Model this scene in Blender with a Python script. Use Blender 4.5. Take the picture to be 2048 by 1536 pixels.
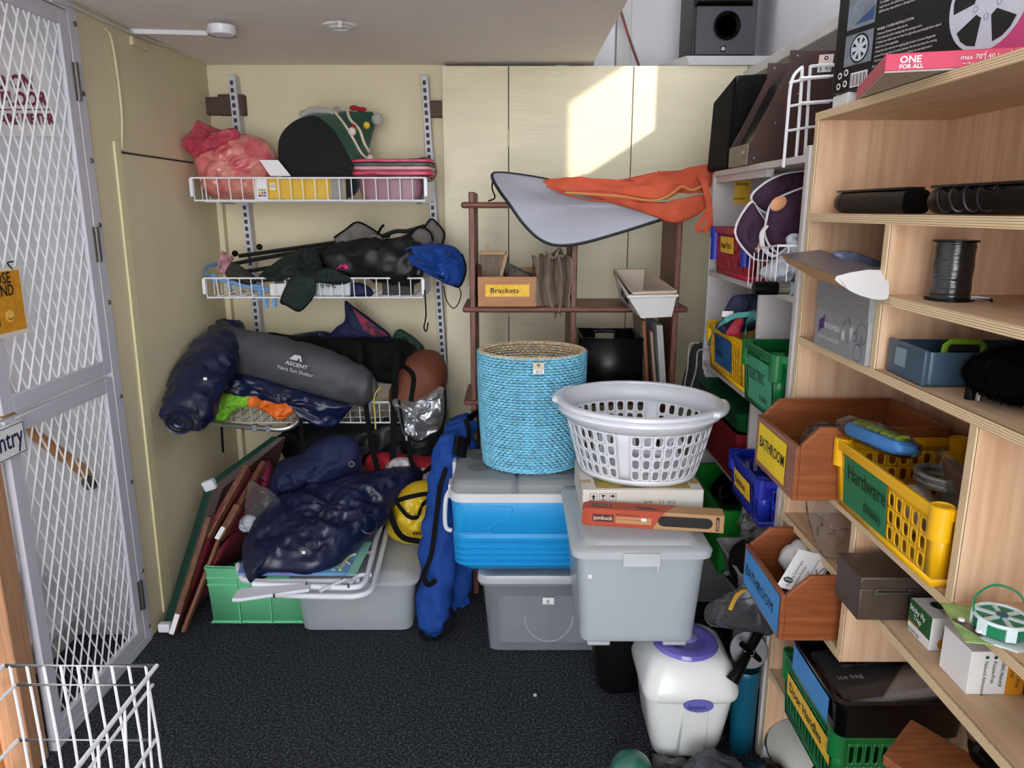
import bpy, bmesh, math, random
from mathutils import Vector as V, Matrix, noise
random.seed(7)
for o in list(bpy.data.objects): bpy.data.objects.remove(o)
SC = bpy.context.scene; COL = SC.collection
PI = math.pi
# ---------------------------------------------------------------- camera, sky, sun, exposure
F = 1490.0; TH = math.radians(13.2); H = 1.55
CT, ST = math.cos(TH), math.sin(TH)
cam = bpy.data.cameras.new('camera'); cam.sensor_fit = 'HORIZONTAL'; cam.sensor_width = 36.0
cam.lens = 36.0*F/2048; cam.clip_start = .02
co = bpy.data.objects.new('camera', cam); COL.objects.link(co)
co.location = (0, 0, H); co.rotation_euler = (PI/2-TH, 0, 0); SC.camera = co
wd = bpy.data.worlds.new('sky'); SC.world = wd; wd.use_nodes = True
bg = wd.node_tree.nodes['Background']; bg.inputs[0].default_value = (.93, .96, 1, 1); bg.inputs[1].default_value = 4.8
sun = bpy.data.lights.new('sun', 'SUN'); sun.energy = 2.4; sun.angle = math.radians(1.0); sun.color = (1, .95, .86)
so = bpy.data.objects.new('sun', sun); COL.objects.link(so); so.location = (0, -4, 4)
so.rotation_euler = V((-.5, 1, -.32)).to_track_quat('-Z', 'Y').to_euler()
SC.view_settings.view_transform = 'Standard'; SC.view_settings.look = 'None'
SC.view_settings.exposure = 0.8; SC.view_settings.gamma = 1; SC.view_settings.use_curve_mapping = False

# ---------------------------------------------------------------- helpers
def P(u, v, X=None, Y=None, Z=None):
    x = (u-1024)/F; y = (768-v)/F
    d = V((x, CT+y*ST, -ST+y*CT))
    t = X/d.x if X is not None else Y/d.y if Y is not None else (Z-H)/d.z
    return d*t + V((0, 0, H))
def px(Y, v=700):            # metres per pixel at depth Y
    return Y/(CT+(768-v)/F*ST)/F
def lin(h):
    h = h.lstrip('#'); o = []
    for i in (0, 2, 4):
        c = int(h[i:i+2], 16)/255; o.append(c/12.92 if c <= .04045 else ((c+.055)/1.055)**2.4)
    return (*o, 1)
MT = {}
def mat(name, col, r=.5, metal=0, alpha=1, var=0, sc=20, st=(1, 1, 1), bump=0, bs=60, spec=.5, coat=0, col2=None, sheen=0, bst=None, det=4, tr=0, rp0=.35, rp1=.65, rid=0, rs=7):
    if name in MT: return MT[name]
    m = bpy.data.materials.new(name); m.use_nodes = True; MT[name] = m
    nt = m.node_tree; b = nt.nodes['Principled BSDF']; L = nt.links
    c = lin(col); b.inputs['Base Color'].default_value = c; b.inputs['Roughness'].default_value = r
    b.inputs['Metallic'].default_value = metal; b.inputs['Alpha'].default_value = alpha
    b.inputs['Specular IOR Level'].default_value = spec; b.inputs['Coat Weight'].default_value = coat
    b.inputs['Sheen Weight'].default_value = sheen
    if tr: b.inputs['Transmission Weight'].default_value = tr
    def tex(scale, stretch, d=4):
        tc = nt.nodes.new('ShaderNodeTexCoord'); mp = nt.nodes.new('ShaderNodeMapping'); mp.inputs['Scale'].default_value = stretch
        n = nt.nodes.new('ShaderNodeTexNoise'); n.inputs['Scale'].default_value = scale; n.inputs['Detail'].default_value = d
        L.new(tc.outputs['Object'], mp.inputs[0]); L.new(mp.outputs[0], n.inputs[0]); return n
    if var or col2:
        n = tex(sc, st, det); rp = nt.nodes.new('ShaderNodeValToRGB')
        c2 = lin(col2) if col2 else tuple(min(1, x*(1+var)) for x in c[:3])+(1,)
        c1 = c if col2 else tuple(x*(1-var) for x in c[:3])+(1,)
        rp.color_ramp.elements[0].position = rp0; rp.color_ramp.elements[1].position = rp1
        rp.color_ramp.elements[0].color = c1; rp.color_ramp.elements[1].color = c2
        L.new(n.outputs[0], rp.inputs[0]); L.new(rp.outputs[0], b.inputs['Base Color'])
    if rid:      # crumpled cloth: ridged folds
        n = tex(rs, bst or st, 2.5); n.noise_type = 'RIDGED_MULTIFRACTAL'; n.inputs['Distortion'].default_value = .4; bp = nt.nodes.new('ShaderNodeBump'); bp.inputs['Strength'].default_value = rid; bp.inputs['Distance'].default_value = .02
        L.new(n.outputs[0], bp.inputs['Height']); L.new(bp.outputs[0], b.inputs['Normal'])
    elif bump:
        n = tex(bs, bst or st, 3); bp = nt.nodes.new('ShaderNodeBump'); bp.inputs['Strength'].default_value = bump; bp.inputs['Distance'].default_value = .01
        L.new(n.outputs[0], bp.inputs['Height']); L.new(bp.outputs[0], b.inputs['Normal'])
    return m
def layers(name, c1, c2, scale, axis='Z', r=.6):     # plywood edge: glued layers
    m = bpy.data.materials.new(name); m.use_nodes = True; MT[name] = m; nt = m.node_tree; b = nt.nodes['Principled BSDF']; b.inputs['Roughness'].default_value = r
    tc = nt.nodes.new('ShaderNodeTexCoord'); w = nt.nodes.new('ShaderNodeTexWave'); w.bands_direction = axis
    w.inputs['Scale'].default_value = scale; w.inputs['Distortion'].default_value = .6; w.inputs['Detail Scale'].default_value = 3
    rp = nt.nodes.new('ShaderNodeValToRGB'); rp.color_ramp.elements[0].color = lin(c1); rp.color_ramp.elements[1].color = lin(c2)
    rp.color_ramp.elements[0].position = .05; rp.color_ramp.elements[1].position = .35
    nt.links.new(tc.outputs['Object'], w.inputs[0]); nt.links.new(w.outputs[0], rp.inputs[0]); nt.links.new(rp.outputs[0], b.inputs['Base Color']); return m
I3 = Matrix.Identity(3)
def rotz(a): return Matrix.Rotation(a, 3, 'Z')
def frame(ex, ey):
    ex = V(ex).normalized(); ey = V(ey); ez = ex.cross(ey).normalized(); ey = ez.cross(ex)
    return Matrix((ex, ey, ez)).transposed()
def TM(loc, rz=0, rx=0, ry=0):
    return Matrix.Translation(V(loc)) @ Matrix.Rotation(rz, 4, 'Z') @ Matrix.Rotation(ry, 4, 'Y') @ Matrix.Rotation(rx, 4, 'X')
class MB:
    def __init__(s, M=None): s.v = []; s.f = []; s.M = M
    def add(s, vs, fs):
        n = len(s.v); s.v += [(s.M @ V(p)) if s.M is not None else V(p) for p in vs]; s.f += [tuple(i+n for i in f) for f in fs]; return s
    def box(s, c, d, R=I3):
        c = V(c); vs = [c+R @ V((x*d[0]/2, y*d[1]/2, z*d[2]/2)) for x in (-1, 1) for y in (-1, 1) for z in (-1, 1)]
        return s.add(vs, [(0, 1, 3, 2), (4, 6, 7, 5), (0, 4, 5, 1), (2, 3, 7, 6), (0, 2, 6, 4), (1, 5, 7, 3)])
    def bb(s, a, b):
        a = V(a); b = V(b); return s.box((a+b)/2, [abs(x) for x in (b-a)])
    def hexa(s, p): return s.add(p, [(3, 2, 1, 0), (4, 5, 6, 7), (0, 1, 5, 4), (1, 2, 6, 5), (2, 3, 7, 6), (3, 0, 4, 7)])
    def loft(s, rings, c0=True, c1=True, closed=True):
        n = len(rings[0]); vs = [p for r in rings for p in r]; fs = []
        for i in range(len(rings)-1):
            for j in range(n if closed else n-1):
                k = (j+1) % n; fs.append((i*n+j, i*n+k, (i+1)*n+k, (i+1)*n+j))
        if c0: fs.append(tuple(range(n-1, -1, -1)))
        if c1: fs.append(tuple((len(rings)-1)*n+j for j in range(n)))
        return s.add(vs, fs)
    def tube(s, pts, r, n=6, closed=False, flat=None, cap=True):
        pts = [V(p) for p in pts]; m = len(pts); rings = []; up = None
        for i, p in enumerate(pts):
            a = pts[i-1] if (i or closed) else p; b = pts[(i+1) % m] if (i < m-1 or closed) else p
            t = (b-a).normalized()
            if up is None: up = t.cross(V((0, 0, 1)) if abs(t.z) < .9 else V((0, 1, 0))).normalized()
            else: up = (up - t*up.dot(t)).normalized()
            w = t.cross(up); rr = r[i] if isinstance(r, (list, tuple)) else r
            fl = flat or 1
            rings.append([p + up*math.cos(2*PI*k/n)*rr + w*math.sin(2*PI*k/n)*rr*fl for k in range(n)])
        if closed: rings.append(rings[0]); return s.loft(rings, False, False)
        return s.loft(rings, cap, cap)
    def lathe(s, c, prof, n=24, R=I3, sx=1, sy=1, c0=True, c1=True):
        c = V(c); return s.loft([[c+R @ V((r*math.cos(2*PI*k/n)*sx, r*math.sin(2*PI*k/n)*sy, z)) for k in range(n)] for r, z in prof], c0, c1)
    def cyl(s, a, b, r, r2=None, n=16):
        a = V(a); b = V(b); R = (b-a).to_track_quat('Z', 'Y').to_matrix(); L = (b-a).length
        return s.lathe(a, [(r, 0), (r if r2 is None else r2, L)], n, R)
    def ball(s, c, r, n=12, R=I3):
        rx, ry, rz = r if isinstance(r, (tuple, list)) else (r, r, r); c = V(c)
        return s.loft([[c+R @ V((rx*math.sin(a)*math.cos(2*PI*k/n), ry*math.sin(a)*math.sin(2*PI*k/n), rz*math.cos(a))) for k in range(n)] for a in [PI*(i+.02)/(n//2+.04) for i in range(n//2+1)]][::-1])
    def grid(s, fn, nu, nv, cu=False):
        vs = [fn(i/nu, j/nv) for j in range(nv+1) for i in range(nu if cu else nu+1)]; w = nu if cu else nu+1
        return s.add(vs, [(j*w+i, j*w+(i+1) % w, (j+1)*w+(i+1) % w, (j+1)*w+i) for j in range(nv) for i in range(nu)])
    def prism(s, pts, d):
        pts = [V(p) for p in pts]; nrm = V((0, 0, 0))
        for i in range(len(pts)): nrm += (pts[i]-pts[0]).cross(pts[(i+1) % len(pts)]-pts[0])
        nrm.normalize(); return s.loft([[p for p in pts], [p+nrm*d for p in pts]])
    def quad(s, a, b, c, d): return s.add([a, b, c, d], [(0, 1, 2, 3)])
    def disc(s, c, r, R=I3, n=24, sy=1):
        return s.add([V(c)+R @ V((r*math.cos(2*PI*k/n), r*sy*math.sin(2*PI*k/n), 0)) for k in range(n)], [tuple(range(n))])
def tag(o, label=None, cat=None, group=None, kind=None):
    for k, x in (('label', label), ('category', cat), ('group', group), ('kind', kind)):
        if x: o[k] = x
    return o
WM = {}
def thing(name, label, cat, M, group=None, kind=None):
    if not isinstance(M, Matrix): M = Matrix.Translation(V(M))
    o = bpy.data.objects.new(name, None); COL.objects.link(o); o.matrix_world = M; o.empty_display_size = .05
    WM[o.name] = M.copy(); return tag(o, label, cat, group, kind)
def part(name, mb, m, parent=None, label=None, cat=None, group=None, kind=None, at=None, sm=40, bev=0, sub=0, solid=0, off=0):
    me = bpy.data.meshes.new(name)
    if parent is not None: W = WM[parent.name]
    else:
        if at is None:
            lo = [min(p[i] for p in mb.v) for i in range(3)]; hi = [max(p[i] for p in mb.v) for i in range(3)]
            at = ((lo[0]+hi[0])/2, (lo[1]+hi[1])/2, lo[2])
        W = at if isinstance(at, Matrix) else Matrix.Translation(V(at))
    inv = W.inverted(); me.from_pydata([inv @ p for p in mb.v], [], mb.f); me.update()
    bm = bmesh.new(); bm.from_mesh(me); bmesh.ops.recalc_face_normals(bm, faces=bm.faces); bm.to_mesh(me); bm.free()
    if sm:
        for p in me.polygons: p.use_smooth = True
        me.set_sharp_from_angle(angle=math.radians(sm))
    me.materials.append(m); o = bpy.data.objects.new(name, me); COL.objects.link(o)
    if parent is not None: o.parent = parent; WM[o.name] = W
    else: o.matrix_world = W; WM[o.name] = W.copy()
    if bev: b = o.modifiers.new('b', 'BEVEL'); b.width = bev; b.segments = 2; b.limit_method = 'ANGLE'
    if solid: b = o.modifiers.new('s', 'SOLIDIFY'); b.thickness = solid; b.offset = off
    if sub: b = o.modifiers.new('d', 'SUBSURF'); b.levels = sub; b.render_levels = sub
    return tag(o, label, cat, group, kind)
def boxpart(name, a, b, m, parent=None, bev=.0015, **k): return part(name, MB().bb(a, b), m, parent, bev=bev, **k)
def text(s, o, ex, ey, size, m, parent, sx=1, shear=0, ofs=0, align='LEFT', lift=.0008, name='lettering', bold=0):
    cu = bpy.data.curves.new('t', 'FONT'); cu.body = s; cu.size = 1; cu.shear = shear; cu.resolution_u = 2; cu.align_x = align; cu.offset = bold; cu.fill_mode = 'FRONT'
    t = bpy.data.objects.new('t', cu); me = bpy.data.meshes.new_from_object(t)
    ex = V(ex).normalized(); ey = V(ey).normalized(); n = ex.cross(ey).normalized(); o = V(o)+n*lift
    mb = MB(); mb.v = [o+ex*(p.co.x*size*sx)+ey*(p.co.y*size) for p in me.vertices]; mb.f = [tuple(p.vertices) for p in me.polygons]
    bpy.data.objects.remove(t); bpy.data.curves.remove(cu); bpy.data.meshes.remove(me)
    return part(name, mb, m, parent, sm=0)
def decal(name, o, ex, ey, w, h, m, parent, lift=.0006, pts=None):
    ex = V(ex).normalized(); ey = V(ey).normalized(); n = ex.cross(ey).normalized(); o = V(o)+n*lift
    if pts is None: pts = [(0, 0), (w, 0), (w, h), (0, h)]
    mb = MB().add([o+ex*a+ey*b for a, b in pts], [tuple(range(len(pts)))]); return part(name, mb, m, parent, sm=0)
def circ(cx, cy, r, n=20, sy=1): return [(cx+r*math.cos(2*PI*k/n), cy+r*sy*math.sin(2*PI*k/n)) for k in range(n)]
def smooth(pts, n=4, closed=True):          # Catmull-Rom through the points
    pts = [V(p) for p in pts]; out = []; m = len(pts)
    for i in range(m if closed else m-1):
        g = lambda k: pts[k % m] if closed else pts[max(0, min(m-1, k))]
        a, b, c, d = g(i-1), g(i), g(i+1), g(i+2)
        for k in range(n):
            t = k/n; out.append(.5*((2*b)+(c-a)*t+(2*a-5*b+4*c-d)*t*t+(3*b-a-3*c+d)*t**3))
    if not closed: out.append(pts[-1])
    return out
def wob(p, amp, fr, seed=0):
    q = p*fr+V((seed*3.7, seed*1.3, seed*2.1)); return noise.noise_vector(q)*amp
def crease(p, fr, seed=0):       # sharp folds
    q = p*fr+V((seed*2.7, seed, seed*4.1)); return 1-2*abs(noise.noise(q))
def pillow(name, out, Y, th, m, parent=None, wr=.01, fr=14, rings=15, sm=6, seed=0, bk=.6, sharp=2.2, at=None, cr=None, **k):
    """soft stuffed thing whose front outline is given in photo pixels at the depth Y (or per point u,v,Y)"""
    pts = [P(q[0], q[1], Y=(q[2] if len(q) > 2 else Y(q[0], q[1]) if callable(Y) else Y)) for q in out]
    pts = smooth(pts, sm) if sm > 1 else pts
    c = sum(pts, V((0, 0, 0)))/len(pts); mb = MB(); n = len(pts)
    nrm = V((0, 0, 0))
    for i in range(n): nrm += (pts[i]-c).cross(pts[(i+1) % n]-c)
    nrm.normalize()
    if nrm.y > 0: nrm = -nrm
    cr = wr*1.0 if cr is None else cr
    def ring(s, side):
        prof = max(0, 1-s**sharp)**.5; R = []
        for p in pts:
            q = c+(p-c)*s + nrm*(th*prof*(1 if side > 0 else -bk))
            q += wob(q, wr, fr, seed)*(.35+.65*prof) + nrm*(crease(q, fr*.9, seed+5)+.55*crease(q, fr*2.1, seed+8)+.12*crease(q, fr*4.3, seed+11)-.5)*cr*2.2*prof*side
            R.append(q)
        return R
    ss = [1-(i/rings)**1.5 for i in range(rings+1)]; ss[-1] = .03
    fr_ = [ring(s, 1) for s in ss]; bk_ = [ring(s, -1) for s in ss[1:]]
    mb.loft(bk_[::-1]+fr_); return part(name, mb, m, parent, at=at, sm=70, **k)
def pxloft(name, path, m, parent=None, dr=1, n=30, wr=.006, fr=16, seed=0, at=None, step=8, pw=2, cap=True, cr=0, **k):
    """soft tube through photo points (u, v, radius px, Y); dr = depth / height of its cross-section"""
    pp = []
    for u, v, r, Y in path: p = P(u, v, Y=Y); pp.append(V((p.x, p.y, p.z, r*px(Y, v))))
    pp = smooth([V(q) for q in pp], step, False); rings = []
    for i, q in enumerate(pp):
        p = V(q[:3]); t = V((pp[min(i+1, len(pp)-1)]-pp[max(i-1, 0)])[:3]).normalized()
        e1 = t.cross(V((0, 1, 0)))
        if e1.length < .2: e1 = t.cross(V((0, 0, 1)))
        e1.normalize(); e2 = e1.cross(t).normalized(); ring = []
        for j in range(n):
            a = 2*PI*j/n; ca, sa = math.cos(a), math.sin(a); f = (abs(ca)**pw+abs(sa)**pw)**(-1/pw)
            w = p+e1*ca*f*q[3]+e2*sa*f*q[3]*dr; ring.append(w+wob(w, wr, fr, seed)+(w-p).normalized()*(crease(w, fr, seed+3)+.6*crease(w, fr*2.2, seed+9)-.6)*cr*2)
        rings.append(ring)
    return part(name, MB().loft(rings, cap, cap), m, parent, at=at, sm=70, **k)
def strap(name, pts, w, m, parent=None, th=.0015, dirw=V((1, 0, 0)), n=6, **k):
    """flat webbing through 3-D points"""
    pts = smooth(pts, n, False); A = []; B = []
    for i, p in enumerate(pts):
        t = (pts[min(i+1, len(pts)-1)]-pts[max(0, i-1)]).normalized(); d = (dirw-t*dirw.dot(t)).normalized()
        A.append(p-d*w/2); B.append(p+d*w/2)
    mb = MB(); nrm = [V((0, -1, 0))]
    rings = [[a, b, b+V((0, th, 0)), a+V((0, th, 0))] for a, b in zip(A, B)]
    return part(name, mb.loft(rings), m, parent, sm=60, **k)
def rr(cx, cy, z, hx, hy, r, n=5, M=None):
    o = []
    for sx, sy, a0 in ((1, 1, 0), (-1, 1, PI/2), (-1, -1, PI), (1, -1, 1.5*PI)):
        for k in range(n+1):
            a = a0+PI/2*k/n; o.append(V((cx+sx*(hx-r)+r*math.cos(a), cy+sy*(hy-r)+r*math.sin(a), z)))
    return o
def slot(mb, f, s0, s1, t0, t1, hs, ht):
    """a wall cell with a round-ended slot"""
    cs, ct = (s0+s1)/2, (t0+t1)/2; A = []; B = []; a, b = (s1-s0)/2, (t1-t0)/2; r = min(hs, ht)
    for k in range(16):
        sd, q = k//4, (k % 4)/2-1
        x, y = ((q, -1), (1, q), (-q, 1), (-1, -q))[sd]
        A.append(f(cs+x*a, ct+y*b)); l = math.hypot(x, y); x, y = x/l, y/l
        B.append(f(cs+r*x+(math.copysign(hs-r, x) if abs(x) > .01 else 0), ct+r*y+(math.copysign(ht-r, y) if abs(y) > .01 else 0)))
    mb.add(A+B, [(k, (k+1) % 16, 16+(k+1) % 16, 16+k) for k in range(16)])
def plain(mb, f, s0, s1, t0, t1, n=1, m=1): mb.grid(lambda u, v: f(s0+(s1-s0)*u, t0+(t1-t0)*v), n, m)
def dup(root, M, label=None):
    r = root.copy(); COL.objects.link(r); r.matrix_world = M
    if label: r['label'] = label
    for ch in root.children:
        c = ch.copy(); COL.objects.link(c); c.parent = r
        for g in ch.children: d = g.copy(); COL.objects.link(d); d.parent = c
    return r
X3, Y3, Z3 = V((1, 0, 0)), V((0, 1, 0)), V((0, 0, 1))
# ---------------------------------------------------------------- materials
cream = mat('cream_paint', '#DED2B0', .55, var=.04, sc=3, bump=.06, bs=25)
cream2 = mat('cream_gloss_paint', '#E2D8B8', .4, var=.03, sc=4, st=(1, 1, 6), bump=.12, bs=10, bst=(1, 1, 9))
cdark = mat('seam', '#3A3630', .7)
ceilm = mat('ceiling_paint', '#F0EAE8', .6, var=.03, sc=2)
white = mat('white_paint', '#DEDEE2', .5, var=.04, sc=4)
offw = mat('aged_white_paint', '#D2D0CE', .55, var=.08, sc=6)
alum = mat('powder_coated_aluminium', '#C9C8D2', .45, 0)
steel = mat('steel', '#A9A9A6', .3, 1)
dsteel = mat('dull_steel', '#6B6864', .45, .8)
wwire = mat('white_coated_wire', '#E9E9EC', .35)
carpet = mat('carpet', '#10131A', .95, col2='#5C6473', sc=130, bump=1, bs=300, det=3, rp0=.46, rp1=.72)
ply = mat('plywood_face', '#D6AC88', .6, col2='#EAC6A4', sc=4, st=(14, 14, 1), det=8)
plyh = mat('plywood_shelf', '#CCA986', .6, col2='#DCBB99', sc=5, st=(10, 1, 10), det=8)
plye = layers('plywood_edge', '#B08A60', '#EBD3AC', 75)
plyv = layers('plywood_edge_upright', '#B08A60', '#EBD3AC', 75, 'Y')
brown = mat('brown_stained_timber', '#5A3226', .5, col2='#7E4C3A', sc=6, st=(30, 30, 2), det=6)
brownh = mat('brown_stained_shelf', '#5A3226', .5, col2='#7E4C3A', sc=6, st=(2, 30, 30), det=6)
grayl = mat('grey_laminate', '#C4BEBC', .45)
black = mat('black_plastic', '#040405', .35, spec=.18)
blackf = mat('black_fabric', '#08090B', .85, bump=.3, bs=300, spec=.2)
navyv = mat('navy_vinyl', '#0D163A', .36, var=.2, sc=8, coat=.05, rid=.6, rs=10, bst=(1, 1.6, 1.3))
navyf = mat('navy_fabric', '#101A44', .75, rid=.4, rs=8)
bluef = mat('blue_nylon', '#1D4694', .8, var=.1, sc=12, spec=.25, rid=.6, rs=9, bst=(1.6, 1, .8))
clearp = mat('frosted_plastic', '#CDD4DA', .25, alpha=.55, spec=.6)
clearl = mat('clear_plastic_lid', '#E2E6E9', .2, alpha=.55, spec=.6)
ktub = mat('clear_plastic_tub', '#B4B8C2', .2, alpha=.36, spec=.6)
def filmmat():
    m = bpy.data.materials.new('clear_film'); m.use_nodes = True; MT['clear_film'] = m; nt = m.node_tree; nt.nodes.remove(nt.nodes['Principled BSDF']); N = nt.nodes.new; L = nt.links
    tr = N('ShaderNodeBsdfTransparent'); tr.inputs[0].default_value = (.96, .97, .98, 1); gl = N('ShaderNodeBsdfGlossy'); gl.inputs['Roughness'].default_value = .14; df = N('ShaderNodeBsdfDiffuse'); df.inputs[0].default_value = (.85, .87, .9, 1)
    tc = N('ShaderNodeTexCoord'); ns = N('ShaderNodeTexNoise'); ns.noise_type = 'RIDGED_MULTIFRACTAL'; ns.inputs['Scale'].default_value = 16; ns.inputs['Detail'].default_value = 3; bp = N('ShaderNodeBump'); bp.inputs['Strength'].default_value = .55; bp.inputs['Distance'].default_value = .02
    fr = N('ShaderNodeFresnel'); fr.inputs['IOR'].default_value = 1.22; m1 = N('ShaderNodeMixShader'); m1.inputs[0].default_value = .03; m2 = N('ShaderNodeMixShader')
    L.new(tc.outputs['Object'], ns.inputs[0]); L.new(ns.outputs[0], bp.inputs['Height']); L.new(bp.outputs[0], gl.inputs['Normal'])
    L.new(tr.outputs[0], m1.inputs[1]); L.new(df.outputs[0], m1.inputs[2]); L.new(fr.outputs[0], m2.inputs[0]); L.new(m1.outputs[0], m2.inputs[1]); L.new(gl.outputs[0], m2.inputs[2]); L.new(m2.outputs[0], nt.nodes['Material Output'].inputs[0]); return m
film = filmmat()
whitep = mat('white_plastic', '#E4E6EE', .3, coat=.1)
paper = mat('white_paper', '#EBEAEA', .7)
yel = mat('yellow_label', '#EDB422', .6, col2='#F6CB45', sc=70)
ink = mat('black_ink', '#0B0B0C', .6)
inkg = mat('green_ink', '#06281C', .6)
kraft = mat('brown_card', '#B98F63', .75)
redp = mat('red_plastic', '#A9142E', .35)
greenp = mat('green_plastic', '#0B6A33', .35)
yelp = mat('yellow_plastic', '#F2B70D', .35)
bluep = mat('blue_plastic', '#1526A0', .35)
maho = mat('varnished_pine', '#7E4325', .35, col2='#985630', sc=4, st=(1.5, 1.5, 26), det=6)
# ================================================================ the setting
XL, YB, ZC, XR = -1.34, 3.5, 2.166, 1.12
def st(name, a, b, m, label, cat, bev=0, **k): return boxpart(name, a, b, m, None, bev, label=label, cat=cat, kind='structure', at=(min(a[0], b[0]), min(a[1], b[1]), min(a[2], b[2])), **k)
st('floor_bounce', (-3.3, -3.1, -.1), (1.3, .3, 0), mat('pale_bounce_floor', '#CDBFA8', .45), 'unseen hall floor made pale to bounce light up to the ceiling', 'floor')  # invented pale floor behind the camera, added to bounce light onto the ceiling
st('floor', (-3.3, .3, -.1), (1.3, 4.1, 0), carpet, 'dark speckled navy carpet floor', 'floor')
st('ceiling', (-3.3, 1.55, ZC), (.35, 4.0, ZC+.2), ceilm, 'low grey mezzanine ceiling above the storage corner', 'ceiling')
st('ceiling_hall', (-3.3, -3.1, 3.3), (1.3, 4.1, 3.4), white, 'high white ceiling of the shop hall', 'ceiling')
st('wall_back', (XL-.1, YB, 0), (-.29, YB+.1, ZC), cream, 'cream painted wall behind the wire baskets', 'wall')
st('wall_back_upper', (-3.3, 3.95, 0), (1.3, 4.05, 3.3), white, 'white wall above the cream cupboards', 'wall')
wl = st('wall_left', (XL-.1, 2.475, 0), (XL, YB, ZC), cream, 'cream left wall with a hatch panel beside the gate', 'wall')
st('wall_stair', (-3.3, 2.52, 0), (XL-.1, 2.62, ZC), white, 'white stair wall seen through the gate mesh', 'wall')
st('wall_right', (XR, -3.1, 0), (XR+.1, 4.0, 2.13), white, 'white right wall behind the shelves', 'wall')
st('wall_right_upper', (XR, -3.1, 2.62), (XR+.1, 4.0, 3.3), white, 'white wall strip above the side window', 'wall')
for i, (y0, y1) in enumerate(((-3.1, 1.5), (2.45, 4.0))): st('wall_right_pier', (XR, y0, 2.13), (XR+.1, y1, 2.62), white, 'white wall pier beside the side windows', 'wall')
st('wall_far_left', (-3.3, -3.1, 0), (-3.2, 2.6, 3.3), white, 'white wall of the stairwell', 'wall')
st('trim_1', (1.0, 1.0, 2.09), (XR, 3.6, 2.13), offw, 'worn white timber ledge along the right wall', 'ledge', bev=.004)
for n_, y0, y1 in ((1, 1.5, 2.45),):
    st('window_%d' % n_, (XR+.04, y0, 2.13), (XR+.044, y1, 2.62), mat('window_glass', '#FFFFFF', .05, alpha=.05), 'clear pane of the high side window', 'window')
    for y in (y0, y1-.03): st('window_frame', (XR+.02, y, 2.13), (XR+.07, y+.03, 2.62), white, 'white bar of the high side window', 'window frame')
for i, x in enumerate((-3.2, -2.0, -.75, .45, 1.05)):
    st('shop_front_post', (x, -3.1, 0), (x+.1, -3.0, 3.3), white, 'white post of the shop front glazing', 'window frame')
st('shop_front_rail', (-3.3, -3.1, 0), (1.3, -3.0, .12), white, 'white sill wall of the shop front', 'wall')
st('wall_light_block', (-3.3, -3.1, .12), (-1.55, -3.0, 3.3), white, 'unseen shop front part made solid to dim the stair wall', 'wall')  # out of view; closed off to cut daylight on the wall behind the gate
st('shop_front_transom', (-3.3, -3.1, 2.35), (1.3, -3.0, 2.45), white, 'white transom of the shop front glazing', 'window frame')
# hatch panel on the left wall: batten, board joint, cables
part('batten', MB().hexa([P(224, 282, X=XL), P(236, 280, X=XL), P(340, 1206, X=XL), P(325, 1225, X=XL)]+[p+V((.008, 0, 0)) for p in (P(224, 282, X=XL), P(236, 280, X=XL), P(340, 1206, X=XL), P(325, 1225, X=XL))]), mat('cream_batten', '#E2D9AE', .5), wl, bev=.002)
part('hatch_board', MB().bb((XL, 2.655, .02), (XL+.006, 3.46, 1.735)), cream, wl, bev=.001)
part('end_board', MB().bb((XL-.1, 2.471, 0), (XL-.002, 2.4752, ZC)), white, wl)
part('board_joint', MB().bb((XL+.0005, 2.66, 1.737), (XL+.004, 3.46, 1.743)), cdark, wl)
part('surface_cable', MB().tube(smooth([P(u, v, X=XL+.006) for u, v in ((211, 58), (222, 75), (232, 130), (240, 190), (244, 240), (243, 300))], 4, False), .004, 6), cream, wl)
part('corner_cable', MB().tube(smooth([P(u, v, X=XL+.008) for u, v in ((100, 0), (135, 8), (180, 28), (240, 55), (300, 80), (370, 105), (413, 129))], 4, False), .005, 6), offw, wl)
part('cable_duct', MB().bb((XL, P(258, 78, X=XL).y, ZC-.055), (XL+.012, P(290, 90, X=XL).y, ZC-.028)), cream, wl, bev=.001)
# corner post and pipes at the back wall
cp = st('trim_2', (XL+.0, 3.46, 0), (XL+.03, 3.5, 1.6), cream, 'cream corner pipe beside the wire baskets', 'trim')
# ceiling fittings
d0, d1 = P(250, 63, Z=ZC-.008), P(425, 68, Z=ZC-.008)
part('conduit', MB().box((d0+d1)/2, ((d1-d0).length, .024, .016), rotz(math.atan2(d1.y-d0.y, d1.x-d0.x))), white, None, label='white cable conduit on the ceiling leading to the detector', cat='conduit', bev=.002)
t = thing('smoke_detector', 'round white smoke detector at the end of the ceiling conduit', 'detector', P(445, 72, Z=ZC))
part('base', MB().lathe(P(445, 72, Z=ZC-.02), [(.052, .02), (.054, .008), (.05, 0)], 28), white, t)
part('sensor_head', MB().lathe(P(445, 72, Z=ZC-.05), [(.022, 0), (.038, .003), (.043, .01), (.044, .031)], 28), whitep, t)
part('vents', MB().add([], []).lathe(P(445, 72, Z=ZC-.034), [(.0445, .002), (.0452, .004), (.0445, .007)], 28, c0=False, c1=False), mat('vent_grey', '#77777A', .5), t)
t = thing('ceiling_rose', 'round white sprinkler cover plate on the ceiling', 'ceiling plate', P(680, 56, Z=ZC))
part('plate', MB().lathe(P(680, 56, Z=ZC-.008), [(.045, 0), (.058, .004), (.06, .008)], 28), white, t)
part('ring', MB().tube([P(680, 56, Z=ZC-.01)+V((.032*math.cos(a), .032*math.sin(a), 0)) for a in [2*PI*k/24 for k in range(24)]], .004, 6, True), offw, t)
part('nozzle', MB().lathe(P(680, 56, Z=ZC-.028), [(.006, 0), (.008, .012), (.016, .02)], 14), offw, t)
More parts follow.
